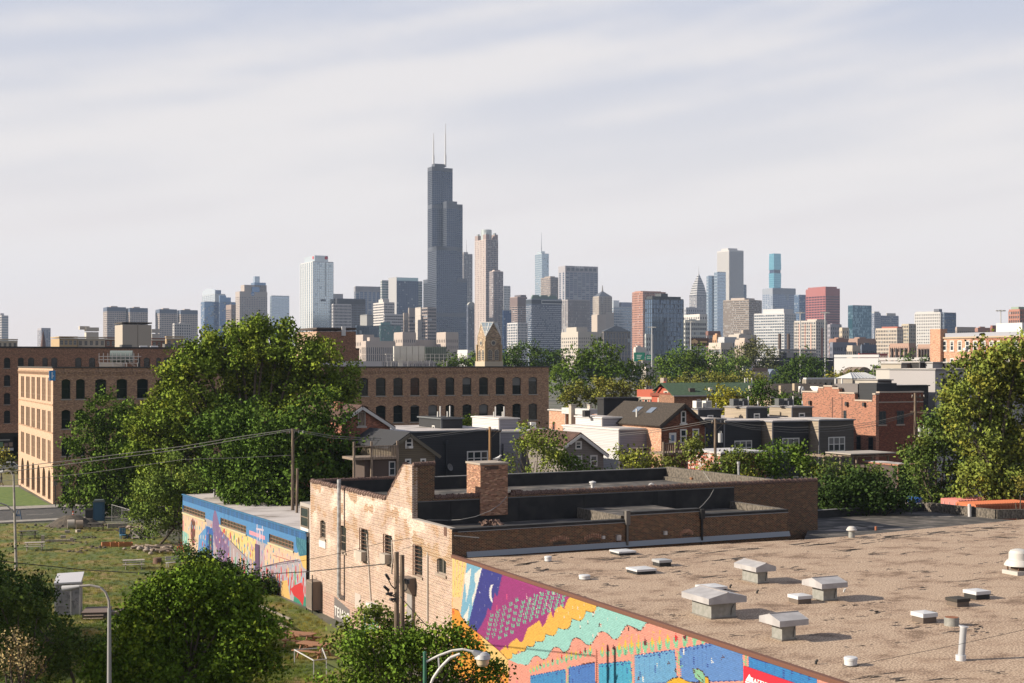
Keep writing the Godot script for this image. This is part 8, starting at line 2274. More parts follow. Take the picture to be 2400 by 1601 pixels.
	ms = thing("mushroom_vent", "white mushroom vent behind the clay coping of the brick building", "roof vent", gp(1389, 1152, up), 0, "mushroom vents")
	m = MB.new()
	m.lathe(Vector3.ZERO, [Vector2(0.13, 0), Vector2(0.13, 0.5), Vector2(0.22, 0.52), Vector2(0.22, 0.56), Vector2(0.14, 0.6), Vector2(0.26, 0.64), Vector2(0.24, 0.72), Vector2(0, 0.78)], 16)
	part("body", m, W(0.42, 0.42, 0.43), ms)
	var gn := thing("gooseneck_vent", "white gooseneck vent behind the clay coping", "roof vent", gp(1527, 1149, up))
	m = MB.new()
	var arc := [V(-0.16, 0, 0)]
	for i in 8: arc.append(V(-cos(PI * i / 7) * 0.16, 0.3 + sin(PI * i / 7) * 0.16, 0))
	m.tube(arc, 0.09, 10)
	part("bent_pipe", m, W(0.42, 0.42, 0.43), gn)
	var rp := thing("clay_pipe", "short orange clay pipe before the right hand parapet", "pipe", gp(1621, 1132, up))
	m = MB.new()
	m.cyl(Vector3.ZERO, V(0, 0.36, 0), 0.14, 0.14, 12)
	m.cyl(V(0, 0.36, 0), V(0, 0.42, 0), 0.16, 0.16, 12)
	part("pipe", m, W(0.26, 0.12, 0.06), rp)
	var tp := thing("vent_pipe", "tall thin galvanised pipe rising behind the clay coping at right", "vent pipe", gp(1732, 1139, up))
	m = MB.new()
	m.cyl(Vector3.ZERO, V(-0.04, 1.75, 0), 0.085, 0.085, 10)
	m.cyl(V(-0.04, 1.7, 0), V(-0.04, 1.85, 0), 0.13, 0.13, 10)
	part("pipe", m, mats.galvanised, tp)
	for s in [[502, 1164, 0.9, 0.1, "slim roof vent with a rusty cap on the white roof"], [677, 1167, 1.35, 0.14, "stepped metal roof vent on a pyramid base on the white roof"]]:
		var o := thing("roof_vent", s[4], "roof vent", gp(s[0], s[1], 5.33), 20)
		m = MB.new()
		if s[0] > 600: m.lathe(Vector3.ZERO, [Vector2(0.55, 0), Vector2(0.5, 0.06), Vector2(0.28, 0.35), Vector2(0.3, 0.4), Vector2(0.3, 0.5), Vector2(0.18, 0.56), Vector2(0.2, 0.72), Vector2(0.13, 0.78)], 12)
		m.cyl(Vector3.ZERO, V(0.03, s[2], 0), s[3], s[3], 12)
		part("shaft", m, mats.galvanised, o)
		m = MB.new()
		m.cyl(V(0.03, s[2], 0), V(0.03, s[2] + 0.14, 0), s[3] * 1.25, s[3] * 1.15, 12)
		part("cap", m, mats.rust if s[0] < 600 else W(0.43, 0.43, 0.43), o)
	var gvp := thing("vent_pipe", "pale grey vent pipe with a dark side by the rough grey parapet", "vent pipe", gp(2273, 1211, 6.01))
	m = MB.new()
	m.cyl(Vector3.ZERO, V(-0.03, 0.85, 0), 0.13, 0.13, 12)
	m.cyl(V(-0.03, 0.82, 0), V(-0.03, 0.95, 0), 0.15, 0.1, 12)
	part("pipe", m, W(0.38, 0.37, 0.37), gvp)
	bp("post", V(0.2, 0, -0.1), V(0.4, 0.75, -0.3), W(0.03, 0.03, 0.03), gvp)
	var os := thing("pipe_stub", "short orange stub standing in the damp patch of the black roof", "pipe", gp(2053, 1243, 6.01))
	m = MB.new()
	m.cyl(Vector3.ZERO, V(0, 0.27, 0), 0.08, 0.08, 10)
	part("pipe", m, W(0.28, 0.1, 0.05), os)
	var tb := thing("tarpaulin_stack", "stack of pallets under a blue tarpaulin beyond the black roof", "tarpaulin", at(2136, 117), 12)
	bp("pallets", V(0, 0, 0), V(1.0, hgt(1172, 117), -1.0), W(0.2, 0.18, 0.17), tb)
	m = MB.new()
	var y0 := hgt(1178, 117)
	m.lathe(V(0.55, y0, -0.5), [Vector2(0.62, 0), Vector2(0.66, 0.25), Vector2(0.5, 0.48), Vector2(0.2, 0.56), Vector2(0, 0.56)], 9)
	part("tarpaulin", m, W(0.02, 0.1, 0.36, 0.5), tb)
	for s in [[2211, 2248, 2420, 1174, 116.0, W(0.42, 0.15, 0.13), "faded pink red shipping container, farther of the two"], [2250, 2287, 2425, 1183, 111.0, W(0.4, 0.12, 0.05), "orange shipping container, nearer of the two"]]:
		var b := bld("shipping_container", s[6], "shipping container", s[0], s[1], s[2], s[4], 20)
		var top := hgt(s[3], s[4])
		bp("body", V(0, 0, 0), V(b.w, top, -2.4), s[5], b.n)
		for i in 40: bp("corrugation", V(b.w * i / 40.0, 0.1, 0.001), V(b.w * (i + 0.5) / 40.0, top - 0.12, 0.045), s[5], b.n)
		for i in 24: bp("roof_rib", V(b.w * i / 24.0, top + 0.001, -0.1), V(b.w * (i + 0.5) / 24.0, top + 0.035, -2.3), s[5], b.n)
		for i in 3: bp("door_bar", V(-0.05, 0.2, -0.5 - 0.7 * i), V(-0.001, top - 0.2, -0.56 - 0.7 * i), W(0.4, 0.3, 0.28), b.n)

func picnic_table(label: String, px: float, py: float, ang: float, m: Material, k := 1.0) -> void:
	var o := thing("picnic_table", label, "picnic table", gp(px, py, 0.02), ang, "picnic tables in the garden")
	o.scale = Vector3.ONE * k
	for i in 5: bp("tabletop_plank", V(-0.9, 0.72, -0.38 + i * 0.155), V(0.9, 0.76, -0.24 + i * 0.155), m, o)
	for s in [-1, 1]:
		for i in 2: bp("bench_plank", V(-0.9, 0.42, s * (0.62 + 0.14 * i) - 0.065), V(0.9, 0.46, s * (0.62 + 0.14 * i) + 0.065), m, o)
	for x in [-0.65, 0.65]:
		for s in [-1, 1]:
			var b := MB.new()
			b.bar(V(x, 0, s * 0.66), V(x, 0.72, s * 0.2), 0.06, 0.09)
			part("leg", b, m, o)
		bp("cross_beam", V(x - 0.03, 0.34, -0.75), V(x + 0.03, 0.42, 0.75), m, o)

func rough(mb: MB, c: Vector3, r: float, sq := 0.6) -> void:
	var k := 7
	var prof := []
	for j in 5: prof.append(Vector2(sin(PI * (0.12 + 0.88 * j / 4.0)) * r * rng.randf_range(0.8, 1.15) if j < 4 else 0.0, (1 - cos(PI * j / 4.0)) * r * sq))
	mb.lathe(c, prof, k, rng.randf_range(0.6, 1.1))

func garden() -> void:
	var wood: Material = mats.weathered_wood
	var pale := W(0.34, 0.3, 0.26)
	picnic_table("weathered picnic table on the grass behind the left lamp post", 81, 1290, 14, pale)
	picnic_table("weathered picnic table in the middle of the grass, left of the tree stump", 313, 1333, 14, pale)
	picnic_table("dark picnic table beside the dirt mound", 226, 1243, 10, W(0.07, 0.06, 0.05))
	picnic_table("faint dark picnic table in the shade at left", 66, 1262, 12, W(0.08, 0.07, 0.06))
	picnic_table("orange stained picnic table on the shaded grass by the brick wall", 703, 1515, -25, mats.orange_wood, 1.1)
	picnic_table("second orange stained picnic table, nearer and right of the first", 735, 1540, -25, mats.orange_wood, 1.1)
	var sh := bld("shed", "small white shed smeared with dark paint scrawls", "shed", 118, 131, 187, 98.5, 10)
	var h := hgt(1366, 98.5)
	bp("wall", V(0, 0, 0), V(sh.w, h, -1.5), W(0.26, 0.25, 0.26), sh.n)
	var m := MB.new()
	m.ext([V(-0.12, h, 0.12), V(sh.w + 0.1, h + 0.05, 0.12), V(sh.w + 0.1, h + 0.5, -1.6), V(-0.12, h + 0.42, -1.6)], V(0, -0.12, 0))
	part("roof", m, W(0.42, 0.42, 0.45), sh.n)
	for i in 3: bp("corner_post", V([-0.05, sh.w * 0.62, sh.w][i] - 0.05, 0, 0.04), V([-0.05, sh.w * 0.62, sh.w][i] + 0.05, h, -0.03), W(0.36, 0.35, 0.35), sh.n)
	m = MB.new()
	for i in 60:
		var c := V(rng.randf_range(0.15, sh.w - 0.1), rng.randf_range(0.4, h - 0.3), 0.003 + i * 0.0002)
		m.bar(c, c + V(rng.randfn() * 0.12, rng.randfn() * 0.15, 0), 0.05, 0.002)
	for i in 6: m.bar(V(sh.w * 0.5 + i * 0.12, h - 0.45 - 0.1 * sin(i), 0.02), V(sh.w * 0.5 + i * 0.12 + 0.14, h - 0.45 - 0.1 * sin(i + 1), 0.02), 0.12, 0.002)
	part("paint_scrawl", m, W(0.06, 0.06, 0.075), sh.n)
	var dk := thing("wooden_deck", "low wooden platform with two steps beside the scrawled shed", "deck", gp(190, 1452), 8)
	for i in 12: bp("deck_plank", V(0, 0.42, -i * 0.2), V(1.75, 0.46, -i * 0.2 - 0.185), W(0.15, 0.11, 0.095), dk)
	bp("frame", V(0.05, 0, -0.03), V(1.7, 0.42, -2.35), W(0.06, 0.05, 0.045), dk)
	for i in 2: bp("step", V(0.2, 0.26 - 0.16 * i, 0.3 + 0.3 * i), V(1.5, 0.3 - 0.16 * i, 0.0 + 0.3 * i), wood, dk)
	bp("side_platform", V(1.8, 0.0, -0.9), V(3.0, 0.3, -2.3), W(0.17, 0.13, 0.11), dk)
	var pb := thing("planter_boxes", "orange wooden planter boxes standing in a stepped row on the grass", "planter", gp(272, 1281), 20)
	for i in 3:
		var b := MB.new()
		var x := -1.3 + i * 0.75
		var z := -i * -0.35
		for q in [[V(x, 0, z), V(x + 1.3, 0.38, z - 0.05)], [V(x, 0, z - 0.85), V(x + 1.3, 0.38, z - 0.9)], [V(x, 0, z - 0.05), V(x + 0.05, 0.38, z - 0.85)], [V(x + 1.25, 0, z - 0.05), V(x + 1.3, 0.38, z - 0.85)]]: b.box(q[0], q[1])
		var bx := part("box", b, W(0.33, 0.13, 0.045), pb)
		bp("soil", V(x + 0.05, 0.0, z - 0.05), V(x + 1.25, 0.28, z - 0.85), mats.earth, bx)
	var ch := thing("garden_chair", "blue slatted garden chair beside the planter boxes", "chair", gp(289, 1263), 30)
	var blue := W(0.03, 0.12, 0.22)
	for i in 4: bp("back_slat", V(-0.3 + i * 0.16, 0.4, -0.3), V(-0.17 + i * 0.16, 1.05, -0.36), blue, ch)
	bp("seat", V(-0.32, 0.36, 0.3), V(0.34, 0.42, -0.3), blue, ch)
	for x in [-0.3, 0.28]:
		for z in [-0.28, 0.26]: bp("leg", V(x, 0, z), V(x + 0.06, 0.36, z + 0.06), blue, ch)
	var jk := thing("scrap_pile", "pile of dark scrap chairs and boards by the fence", "scrap pile", gp(322, 1262), 0)
	m = MB.new()
	for i in 26: m.bar(V(rng.randfn() * 0.9, rng.randf() * 0.3, rng.randfn() * 0.6), V(rng.randfn() * 0.9, rng.randf() * 1.0, rng.randfn() * 0.6), 0.06, 0.14)
	part("boards", m, W(0.1, 0.09, 0.085), jk)
	bp("white_tub", V(1.3, 0, -0.2), V(1.55, 0.75, 0.05), W(0.4, 0.4, 0.4), jk)
	for s in [[352, 1290, 10, 1.3, "heap of split logs and broken stone along the fence, right of the chair"], [372, 1297, 6, 0.9, "ragged log heap nearest the painted blue building"], [322, 1243, 8, 0.9, "low heap of paving stones by the fence"], [345, 1252, 7, 0.8, "broken concrete heap behind the scrap chairs"]]:
		var o := thing("rubble_heap", s[4], "rubble", gp(s[0], s[1]), 0, "heaps along the fence")
		m = MB.new()
		for i in int(s[2] * 2.0): rough(m, V(rng.randfn() * s[3], rng.randf() * 0.2, rng.randfn() * 0.4), rng.randf_range(0.15, 0.34))
		part("stones", m, W(0.24, 0.2, 0.165), o)
		m = MB.new()
		for i in int(s[2]): m.cyl(V(rng.randfn() * s[3], 0.25, rng.randfn() * 0.4), V(rng.randfn() * s[3], 0.4, rng.randfn() * 0.5), 0.1, 0.12, 7)
		part("logs", m, W(0.17, 0.13, 0.1), o)
	var sp := thing("tree_stump", "brown tree stump right of the middle picnic table", "stump", gp(369, 1321))
	m = MB.new()
	m.lathe(Vector3.ZERO, [Vector2(0.46, 0), Vector2(0.4, 0.12), Vector2(0.36, 0.5), Vector2(0, 0.52)], 12)
	part("stump", m, W(0.11, 0.06, 0.04), sp)
	var be := thing("bench", "white slatted bench at the edge of the planting", "bench", gp(406, 1330), 35)
	for i in 3: bp("seat_slat", V(-0.6, 0.42, -0.22 + i * 0.16), V(0.6, 0.46, -0.1 + i * 0.16), W(0.36, 0.35, 0.33), be)
	for i in 2: bp("back_slat", V(-0.6, 0.6 + i * 0.2, -0.28), V(0.6, 0.74 + i * 0.2, -0.32), W(0.36, 0.35, 0.33), be)
	for x in [-0.55, 0.5]:
		for z in [-0.24, 0.2]: bp("leg", V(x, 0, z), V(x + 0.05, 0.42, z + 0.05), W(0.34, 0.33, 0.31), be)
	var wl := thing("stone_border", "broken border of pale concrete blocks on the grass", "stone border", gp(96, 1272), 12)
	for i in 9: bp("concrete_block", V(i * 0.42 if i < 2 else i * 0.34, 0, rng.randfn() * 0.06), V((i * 0.42 if i < 2 else i * 0.34) + 0.3, (0.7 if i == 0 else 0.25 if i < 8 else 0.4), -0.25), W(0.32, 0.27, 0.22), wl)
	for s in [[148, 1262, "single pale block right of the concrete border"], [183, 1248, "single pale block below the concrete pipe"], [158, 1250, "small pale block left of the dark picnic table"]]:
		var o := thing("concrete_block", s[2], "block", gp(s[0], s[1]), rng.randf() * 60, "loose blocks on the grass")
		bp("block", V(-0.25, 0, -0.15), V(0.25, 0.3, 0.15), W(0.3, 0.26, 0.22), o)
	var bk := thing("block_stack", "stack of hollow concrete blocks by the fence", "block stack", gp(272, 1238), 20)
	for r in 2:
		for i in 5: bp("concrete_block", V(-0.9 + i * 0.42, r * 0.26, -0.15), V(-0.52 + i * 0.42, r * 0.26 + 0.24, 0.15), W(0.28, 0.25, 0.23), bk)
	var md := thing("dirt_mound", "dark earth mound beside the street", "dirt mound", gp(168, 1234))
	m = MB.new()
	m.lathe(Vector3.ZERO, [Vector2(3.0, -0.05), Vector2(2.3, 0.35), Vector2(1.5, 0.85), Vector2(0.7, 1.2), Vector2(0.0, 1.25)], 22, 0.6)
	m.lathe(V(1.3, 0, -0.4), [Vector2(2.2, -0.05), Vector2(1.5, 0.35), Vector2(0.8, 0.75), Vector2(0.0, 0.9)], 18, 0.7)
	for i in 30: rough(m, V(rng.randfn() * 1.7, rng.randf() * 0.2, rng.randfn() * 0.7 + 0.4), rng.randf_range(0.08, 0.22), 0.62)
	part("earth", m, mats.earth, md)
	for s in [[158, 1240, 0.0, "pale concrete pipe ring lying open in front of the dirt mound"], [178, 1241, 0.5, "concrete pipe ring lying sideways in front of the dirt mound"]]:
		var o := thing("pipe_ring", s[3], "concrete pipe", gp(s[0], s[1]), 20, "concrete pipe rings")
		m = MB.new()
		var pr := []
		for i in 21:
			var a := TAU * i / 20
			pr.append(V(0, 0.5 + cos(a) * 0.48, sin(a) * 0.48))
		for i in 20:
			for w in [[0.0, 1.0, 1.0], [0.0, 1.0, 0.78]]:
				var p0: Vector3 = V(0, 0.5, 0) + (pr[i] - V(0, 0.5, 0)) * w[2]
				var p1: Vector3 = V(0, 0.5, 0) + (pr[i + 1] - V(0, 0.5, 0)) * w[2]
				m.quad(p0, p1, p1 + V(0.7, 0, 0), p0 + V(0.7, 0, 0))
			var c := V(0, 0.5, 0)
			m.quad(pr[i], pr[i + 1], c + (pr[i + 1] - c) * 0.78, c + (pr[i] - c) * 0.78)
		part("ring", m, W(0.36, 0.32, 0.28) if s[2] == 0 else W(0.24, 0.19, 0.15), o)
	m = MB.new()
	for s in [[175, 1274, 40, 3], [180, 1294, 22, 3], [230, 1286, 26, 3], [250, 1278, 20, 2], [205, 1262, 22, 2], [120, 1240, 60, 4], [245, 1230, 30, 3]]:
		for i in 16: rough(m, gp(s[0] + rng.randfn() * s[2] * 0.5, s[1] + rng.randfn() * s[3], -0.05), rng.randf_range(0.1, 0.24), 0.5)
	tag(part("soil_clods", m, mats.earth, self), "scattered clods of dug soil on the grass", "soil", "", "stuff")
	var xs: Array[Transform3D] = []
	var bl := MB.new()
	for i in 7:
		var a := i * 0.9
		var o := V(cos(a), 0, sin(a)) * 0.12
		bl.tri(o - V(0.015, 0, 0), o + V(0.015, 0, 0), o * 1.8 + V(0, 0.2 + 0.03 * (i % 3), 0))
	for i in 34000:
		var px := rng.randf_range(-40, 760)
		var py := rng.randf_range(1228, 1660)
		if px > 430 and py < 1290 + (px - 430) * 0.5: continue
		xs.append(Transform3D(Basis(Vector3.UP, rng.randf() * TAU).scaled(Vector3.ONE * rng.randf_range(0.35, 0.85)), gp(px, py, 0.02)))
	var mm := MultiMesh.new()
	mm.transform_format = MultiMesh.TRANSFORM_3D
	mm.use_colors = true
	mm.instance_count = xs.size()
	mm.mesh = bl.mesh()
	for i in xs.size():
		mm.set_instance_transform(i, xs[i])
		var n := noise.get_noise_2d(xs[i].origin.x * 3.0, xs[i].origin.z * 3.0)
		mm.set_instance_color(i, Color(0.095, 0.13, 0.016).lerp(Color(0.2, 0.165, 0.03), clampf(n * 1.6 + 0.3, 0, 1)))
	var mi := MultiMeshInstance3D.new()
	mi.name = "grass_tufts"
	mi.multimesh = mm
	mi.material_override = mats.leaf
	tag(mi, "short uneven grass covering the garden", "", "", "stuff")
	add_child(mi)
	var rl := thing("timber_rail", "long weathered timber rail on posts across the shaded grass", "rail", Vector3.ZERO)
	var a0 := p3(584, 1423, 96)
	var a1 := p3(672, 1472, 90)
	m = MB.new()
	m.bar(a0, a1, 0.22, 0.1)
	part("beam", m, wood, rl)
	for k in [0.05, 0.5, 0.98]:
		var p := a0.lerp(a1, k)
		bp("post", V(p.x - 0.07, 0, p.z - 0.07), V(p.x + 0.07, p.y, p.z + 0.07), W(0.12, 0.09, 0.07), rl)
	var kr := thing("timber_edging", "pale timber edging strip along the planting bed", "edging", Vector3.ZERO)
	m = MB.new()
	m.bar(gp(605, 1418, 0.06), gp(680, 1452, 0.06), 0.16, 0.14)
	part("board", m, W(0.22, 0.19, 0.16), kr)
	var pf := thing("low_railing", "low white pipe railing in front of the orange picnic tables", "railing", Vector3.ZERO)
	m = MB.new()
	var q := [p3(690, 1523, 83), p3(755, 1519, 84), p3(765, 1545, 80), p3(735, 1548, 79)]
	m.bar(q[0], q[1], 0.05); m.bar(q[0], q[3], 0.05); m.bar(q[3], q[2], 0.05); m.bar(q[1], q[2], 0.05)
	for p: Vector3 in q: m.bar(p, V(p.x, 0, p.z), 0.05)
	part("pipes", m, W(0.4, 0.4, 0.4), pf)
	var fe := thing("chain_link_fence", "chain link fence with thin posts along the back of the garden", "fence", Vector3.ZERO)
	var f0 := gp(262, 1222)
	var f1 := gp(420, 1272)
	m = MB.new()
	for i in 60:
		var x := f0.lerp(f1, i / 60.0)
		m.bar(x, f0.lerp(f1, minf(1.0, i / 60.0 + 0.06)) + V(0, 1.8, 0), 0.008); m.bar(x + V(0, 1.8, 0), f0.lerp(f1, minf(1.0, i / 60.0 + 0.06)), 0.008)
	part("wire_mesh", m, W(0.2, 0.2, 0.2), fe, "stuff")
	for i in 7:
		var x := f0.lerp(f1, i / 6.0)
		bp("post", x - V(0.03, 0, 0.03), x + V(0.03, 1.9, 0.03), W(0.25, 0.25, 0.25), fe)
	m = MB.new()
	m.bar(f0 + V(0, 1.85, 0), f1 + V(0, 1.85, 0), 0.04)
	part("top_rail", m, W(0.25, 0.25, 0.25), fe)

func lamp_post(label: String, foot: Vector3, top: float, pole_m: Material, arm: Array, r: float, head: bool) -> Node3D:
	var o := thing("street_lamp", label, "street lamp", foot, 0, "street lamps")
	var m := MB.new()
	m.cyl(Vector3.ZERO, V(0, top, 0), r, r * 0.62, 12)
	part("pole", m, pole_m, o)
	m = MB.new()
	m.tube(arm, r * 0.42, 8)
	part("arm", m, mats.white_paint if head else W(0.25, 0.23, 0.21), o)
	return o

func street_things() -> void:
	var d := 47.0
	var b := at(995.5, d)
	var L := func(px: float, py: float, dd := 0.0) -> Vector3: return p3(px, py, d + dd) - b
	var o := lamp_post("nearest street lamp with a green pole, white curved arm and glass bowl", b, hgt(1531, d), W(0.03, 0.11, 0.07), [L.call(999, 1551), L.call(1030, 1536), L.call(1060, 1525), L.call(1085, 1522), L.call(1112, 1528)], 0.095, true)
	var m := MB.new()
	m.tube([L.call(1000, 1625), L.call(1015, 1590), L.call(1032, 1565), L.call(1055, 1542), L.call(1078, 1533)], 0.05, 8)
	m.bar(L.call(1027, 1538), L.call(1029, 1566), 0.05)
	part("brace", m, mats.white_paint, o)
	m = MB.new()
	m.lathe(L.call(995.5, 1531), [Vector2(0.07, 0), Vector2(0.06, 0.04), Vector2(0, 0.07)], 12)
	part("finial", m, W(0.03, 0.11, 0.07), o)
	var c: Vector3 = L.call(1131, 1540)
	m = MB.new()
	m.cyl(L.call(1108, 1527), c + V(-0.12, 0.06, 0), 0.07, 0.15, 12)
	m.lathe(c, [Vector2(0.2, -0.08), Vector2(0.27, -0.06), Vector2(0.24, 0.08), Vector2(0.15, 0.15), Vector2(0, 0.17)], 18, 0.75)
	part("lamp_head", m, W(0.36, 0.36, 0.37, 0.5), o)
	m = MB.new()
	m.lathe(c, [Vector2(0, -0.3), Vector2(0.15, -0.3), Vector2(0.19, -0.24), Vector2(0.22, -0.08)], 18, 0.75)
	var gb := mat("lamp_glass", lin(0.45, 0.36, 0.24), 0.25)
	gb.backlight = Color(0.8, 0.7, 0.5)
	part("glass_bowl", m, gb, o)
	var b2 := gp(38, 1339)
	var l2 := lamp_post("pale lamp post at the left by the garden, its arm bent to the left", b2, 8.2, mats.concrete, [V(-0.12, 8.1, 0), V(-0.2, 8.42, 0), V(-0.5, 8.5, 0), V(-0.95, 8.42, 0)], 0.13, false)
	l2.rotation.z = deg_to_rad(1.6)
	m = MB.new()
	m.cyl(V(-0.85, 8.43, 0), V(-1.3, 8.36, 0), 0.1, 0.12, 10)
	part("lamp_head", m, W(0.36, 0.36, 0.36), l2)
	m = MB.new()
	m.tube([V(0, 4.9, 0), V(-0.5, 5.6, 0.4), V(-1.2, 5.95, 0.8), V(-2.2, 5.9, 1.2)], 0.06, 8)
	part("second_arm", m, W(0.3, 0.29, 0.28), l2)
	d = 60.0
	var b3 := at(256, d)
	var K := func(px: float, py: float) -> Vector3: return p3(px, py, d) - b3
	var l3 := lamp_post("grey swan neck street lamp rising from the garden trees", b3, hgt(1425, d), W(0.22, 0.22, 0.22), [K.call(256, 1432), K.call(255, 1408), K.call(247, 1388), K.call(235, 1377), K.call(212, 1372), K.call(185, 1374)], 0.12, false)
	m = MB.new()
	m.cyl(K.call(187, 1374), K.call(146, 1380), 0.06, 0.13, 10)
	part("lamp_head", m, W(0.34, 0.34, 0.35), l3)
	var poles := []
	for s in [[686, 118, 1005, 0.17, "leaning dark utility pole in front of the big tree"], [1148, 127, 1000, 0.15, "golden brown utility pole with a crossarm before the black house"], [1676.5, 121, 981, 0.16, "utility pole carrying a grey transformer before the black townhouses"], [2145, 126, 921, 0.16, "tall utility pole with transformers at the right hand trees"]]:
		var p := thing("utility_pole", s[4], "utility pole", at(s[0], s[1]), 0, "wooden utility poles")
		var h := hgt(s[2], s[1])
		m = MB.new()
		m.cyl(Vector3.ZERO, V(0, h, 0), s[3], s[3] * 0.7, 9)
		part("pole", m, mats.pole_wood if s[0] != 1148 else mat("golden_pole", lin(0.3, 0.17, 0.075), 0.9), p)
		m = MB.new()
		m.bar(V(-0.3 if s[0] > 700 else -0.5, h - 0.35, 0), V(1.0 if s[0] > 700 else 0.5, h - 0.45 if s[0] > 700 else h - 0.05, -0.3), 0.11, 0.13)
		if s[0] > 2000: m.bar(V(-0.4, hgt(965, s[1]), 0), V(1.1, hgt(968, s[1]), 0.1), 0.11, 0.13)
		m.bar(V(0.0, h - 1.1, 0.0), V(0.7, h - 0.45, -0.2), 0.04)
		part("crossarm", m, mats.pole_wood, p)
		m = MB.new()
		for k in 4: m.cyl(V(-0.25 + k * 0.36, h - 0.36, -0.05 * k), V(-0.25 + k * 0.36, h - 0.16, -0.05 * k), 0.05, 0.035, 7)
		part("insulators", m, W(0.3, 0.29, 0.28), p)
		if s[0] > 1600:
			var ty := hgt(1026, s[1]) if s[0] < 2000 else hgt(1012, s[1])
			for k in (1 if s[0] < 2000 else 3):
				m = MB.new()
				var tx := 0.42 + k * 0.42
				m.cyl(V(tx, ty - 0.4, 0), V(tx, ty + 0.38, 0), 0.2, 0.2, 14)
				m.cyl(V(tx - 0.08, ty + 0.38, 0), V(tx - 0.08, ty + 0.58, 0), 0.04, 0.03, 6)
				m.cyl(V(tx + 0.08, ty + 0.38, 0), V(tx + 0.08, ty + 0.58, 0), 0.04, 0.03, 6)
				part("transformer", m, W(0.38, 0.38, 0.38, 0.5), p)
	var sp := thing("utility_post", "short wooden post stub beside the leaning utility pole", "post", at(694, 116))
	m = MB.new()
	m.cyl(Vector3.ZERO, V(0.1, hgt(1098, 116), 0), 0.12, 0.1, 8)
	part("post", m, mats.pole_wood, sp)
	for s in [[930.5, 60.3, 1294, 0.11, "left, taller of the two heavy wooden poles before the brick wall"], [943.5, 61.0, 1301, 0.105, "right of the two heavy wooden poles before the brick wall"]]:
		var p := thing("wooden_pole", s[4], "utility pole", at(s[0], s[1]), 0, "pair of heavy poles")
		m = MB.new()
		m.cyl(Vector3.ZERO, V(-0.02, hgt(s[2], s[1]), 0), s[3] * 1.15, s[3] * 0.95, 10)
		part("pole", m, mats.pole_wood, p)
		if s[0] < 940:
			m = MB.new()
			for k in [[0.0, 1386, 904, 1346], [0, 1402, 900, 1374], [0, 1390, 905, 1392], [0, 1404, 914, 1405]]:
				var e := p3(k[2], k[3], s[1] - 0.3) - p.position
				m.tube([V(0, hgt(k[1], s[1]), 0), V(0, hgt(k[1], s[1]), 0).lerp(e, 0.5) + V(0, -0.12, 0), e], 0.025, 5)
				m.cyl(e, e + (e - V(0, hgt(k[1], s[1]), 0)).normalized() * -0.3, 0.06, 0.06, 7)
			part("cable_brackets", m, mats.dark_metal, p)
		else:
			m = MB.new()
			var lp := []
			for k in 14: lp.append(V(0.12 + sin(k * 1.1) * 0.1, hgt(1370, s[1]) + cos(k * 1.1) * 0.28, 0.1))
			m.tube(lp, 0.015, 4)
			part("coiled_cable", m, mats.dark_metal, p)
			bp("switch_box", V(0.1, hgt(1368, s[1]), 0.1), V(0.3, hgt(1358, s[1]), -0.1), mats.dark_metal, p)
	var wires := [
		[[[-30, 1102, 118], [200, 1075, 118], [430, 1046, 118], [560, 1024, 118], [683, 1006, 118]], 0.03, "upper overhead wire at left, running to the leaning pole"],
		[[[-30, 1112, 117], [200, 1083, 117], [430, 1053, 117], [560, 1030, 117], [683, 1009, 118]], 0.03, "lower overhead wire at left, running to the leaning pole"],
		[[[-30, 1131, 116], [200, 1110, 116], [430, 1077, 116], [560, 1073, 117], [684, 1067, 118]], 0.02, "thin overhead wire at left below the pair"],
		[[[684, 1006, 118], [780, 1022, 120], [870, 1028, 122], [950, 1027, 124], [1030, 1018, 126], [1146, 1003, 127]], 0.025, "upper overhead wire sagging between the two middle poles"],
		[[[684, 1009, 118], [780, 1027, 120], [870, 1032, 122], [950, 1031, 124], [1030, 1022, 126], [1146, 1007, 127]], 0.025, "lower overhead wire sagging between the two middle poles"],
		[[[1450, 1017, 124], [1520, 1010, 123], [1600, 997, 122], [1674, 984, 121]], 0.02, "upper overhead wire reaching the transformer pole from the left"],
		[[[1450, 1021, 124], [1520, 1015, 123], [1600, 1002, 122], [1674, 988, 121]], 0.02, "lower overhead wire reaching the transformer pole from the left"],
		[[[1678, 984, 121], [1760, 996, 122], [1860, 1002, 123], [1960, 1000, 124], [2050, 989, 125], [2143, 967, 126]], 0.02, "upper of the three wires crossing the black townhouses"],
		[[[1678, 986, 121], [1760, 1002, 122], [1860, 1008, 123], [1960, 1005, 124], [2050, 993, 125], [2143, 969, 126]], 0.02, "middle of the three wires crossing the black townhouses"],
		[[[1678, 988, 121], [1760, 1006, 122], [1860, 1014, 123], [1960, 1011, 124], [2050, 998, 125], [2143, 971, 126]], 0.02, "lowest of the three wires crossing the black townhouses"],
		[[[-30, 1312, 75], [200, 1336, 76], [400, 1347, 76], [560, 1349, 76], [720, 1340, 75], [903, 1322, 62]], 0.025, "dark cable crossing the garden to the heavy poles"],
		[[[560, 1337, 80], [700, 1316, 84], [800, 1296, 85], [905, 1270, 86], [965, 1261, 83]], 0.014, "thin dark cable crossing the painted wall to the brick building"],
		[[[938, 1398, 60], [975, 1440, 62], [1010, 1478, 64]], 0.02, "stay cable slanting from the heavy poles into the tree"],
		[[[1975, 1566, 50], [2100, 1540, 50], [2250, 1510, 50], [2450, 1465, 50]], 0.008, "thin dark wire above the gravel roof at lower right"]]
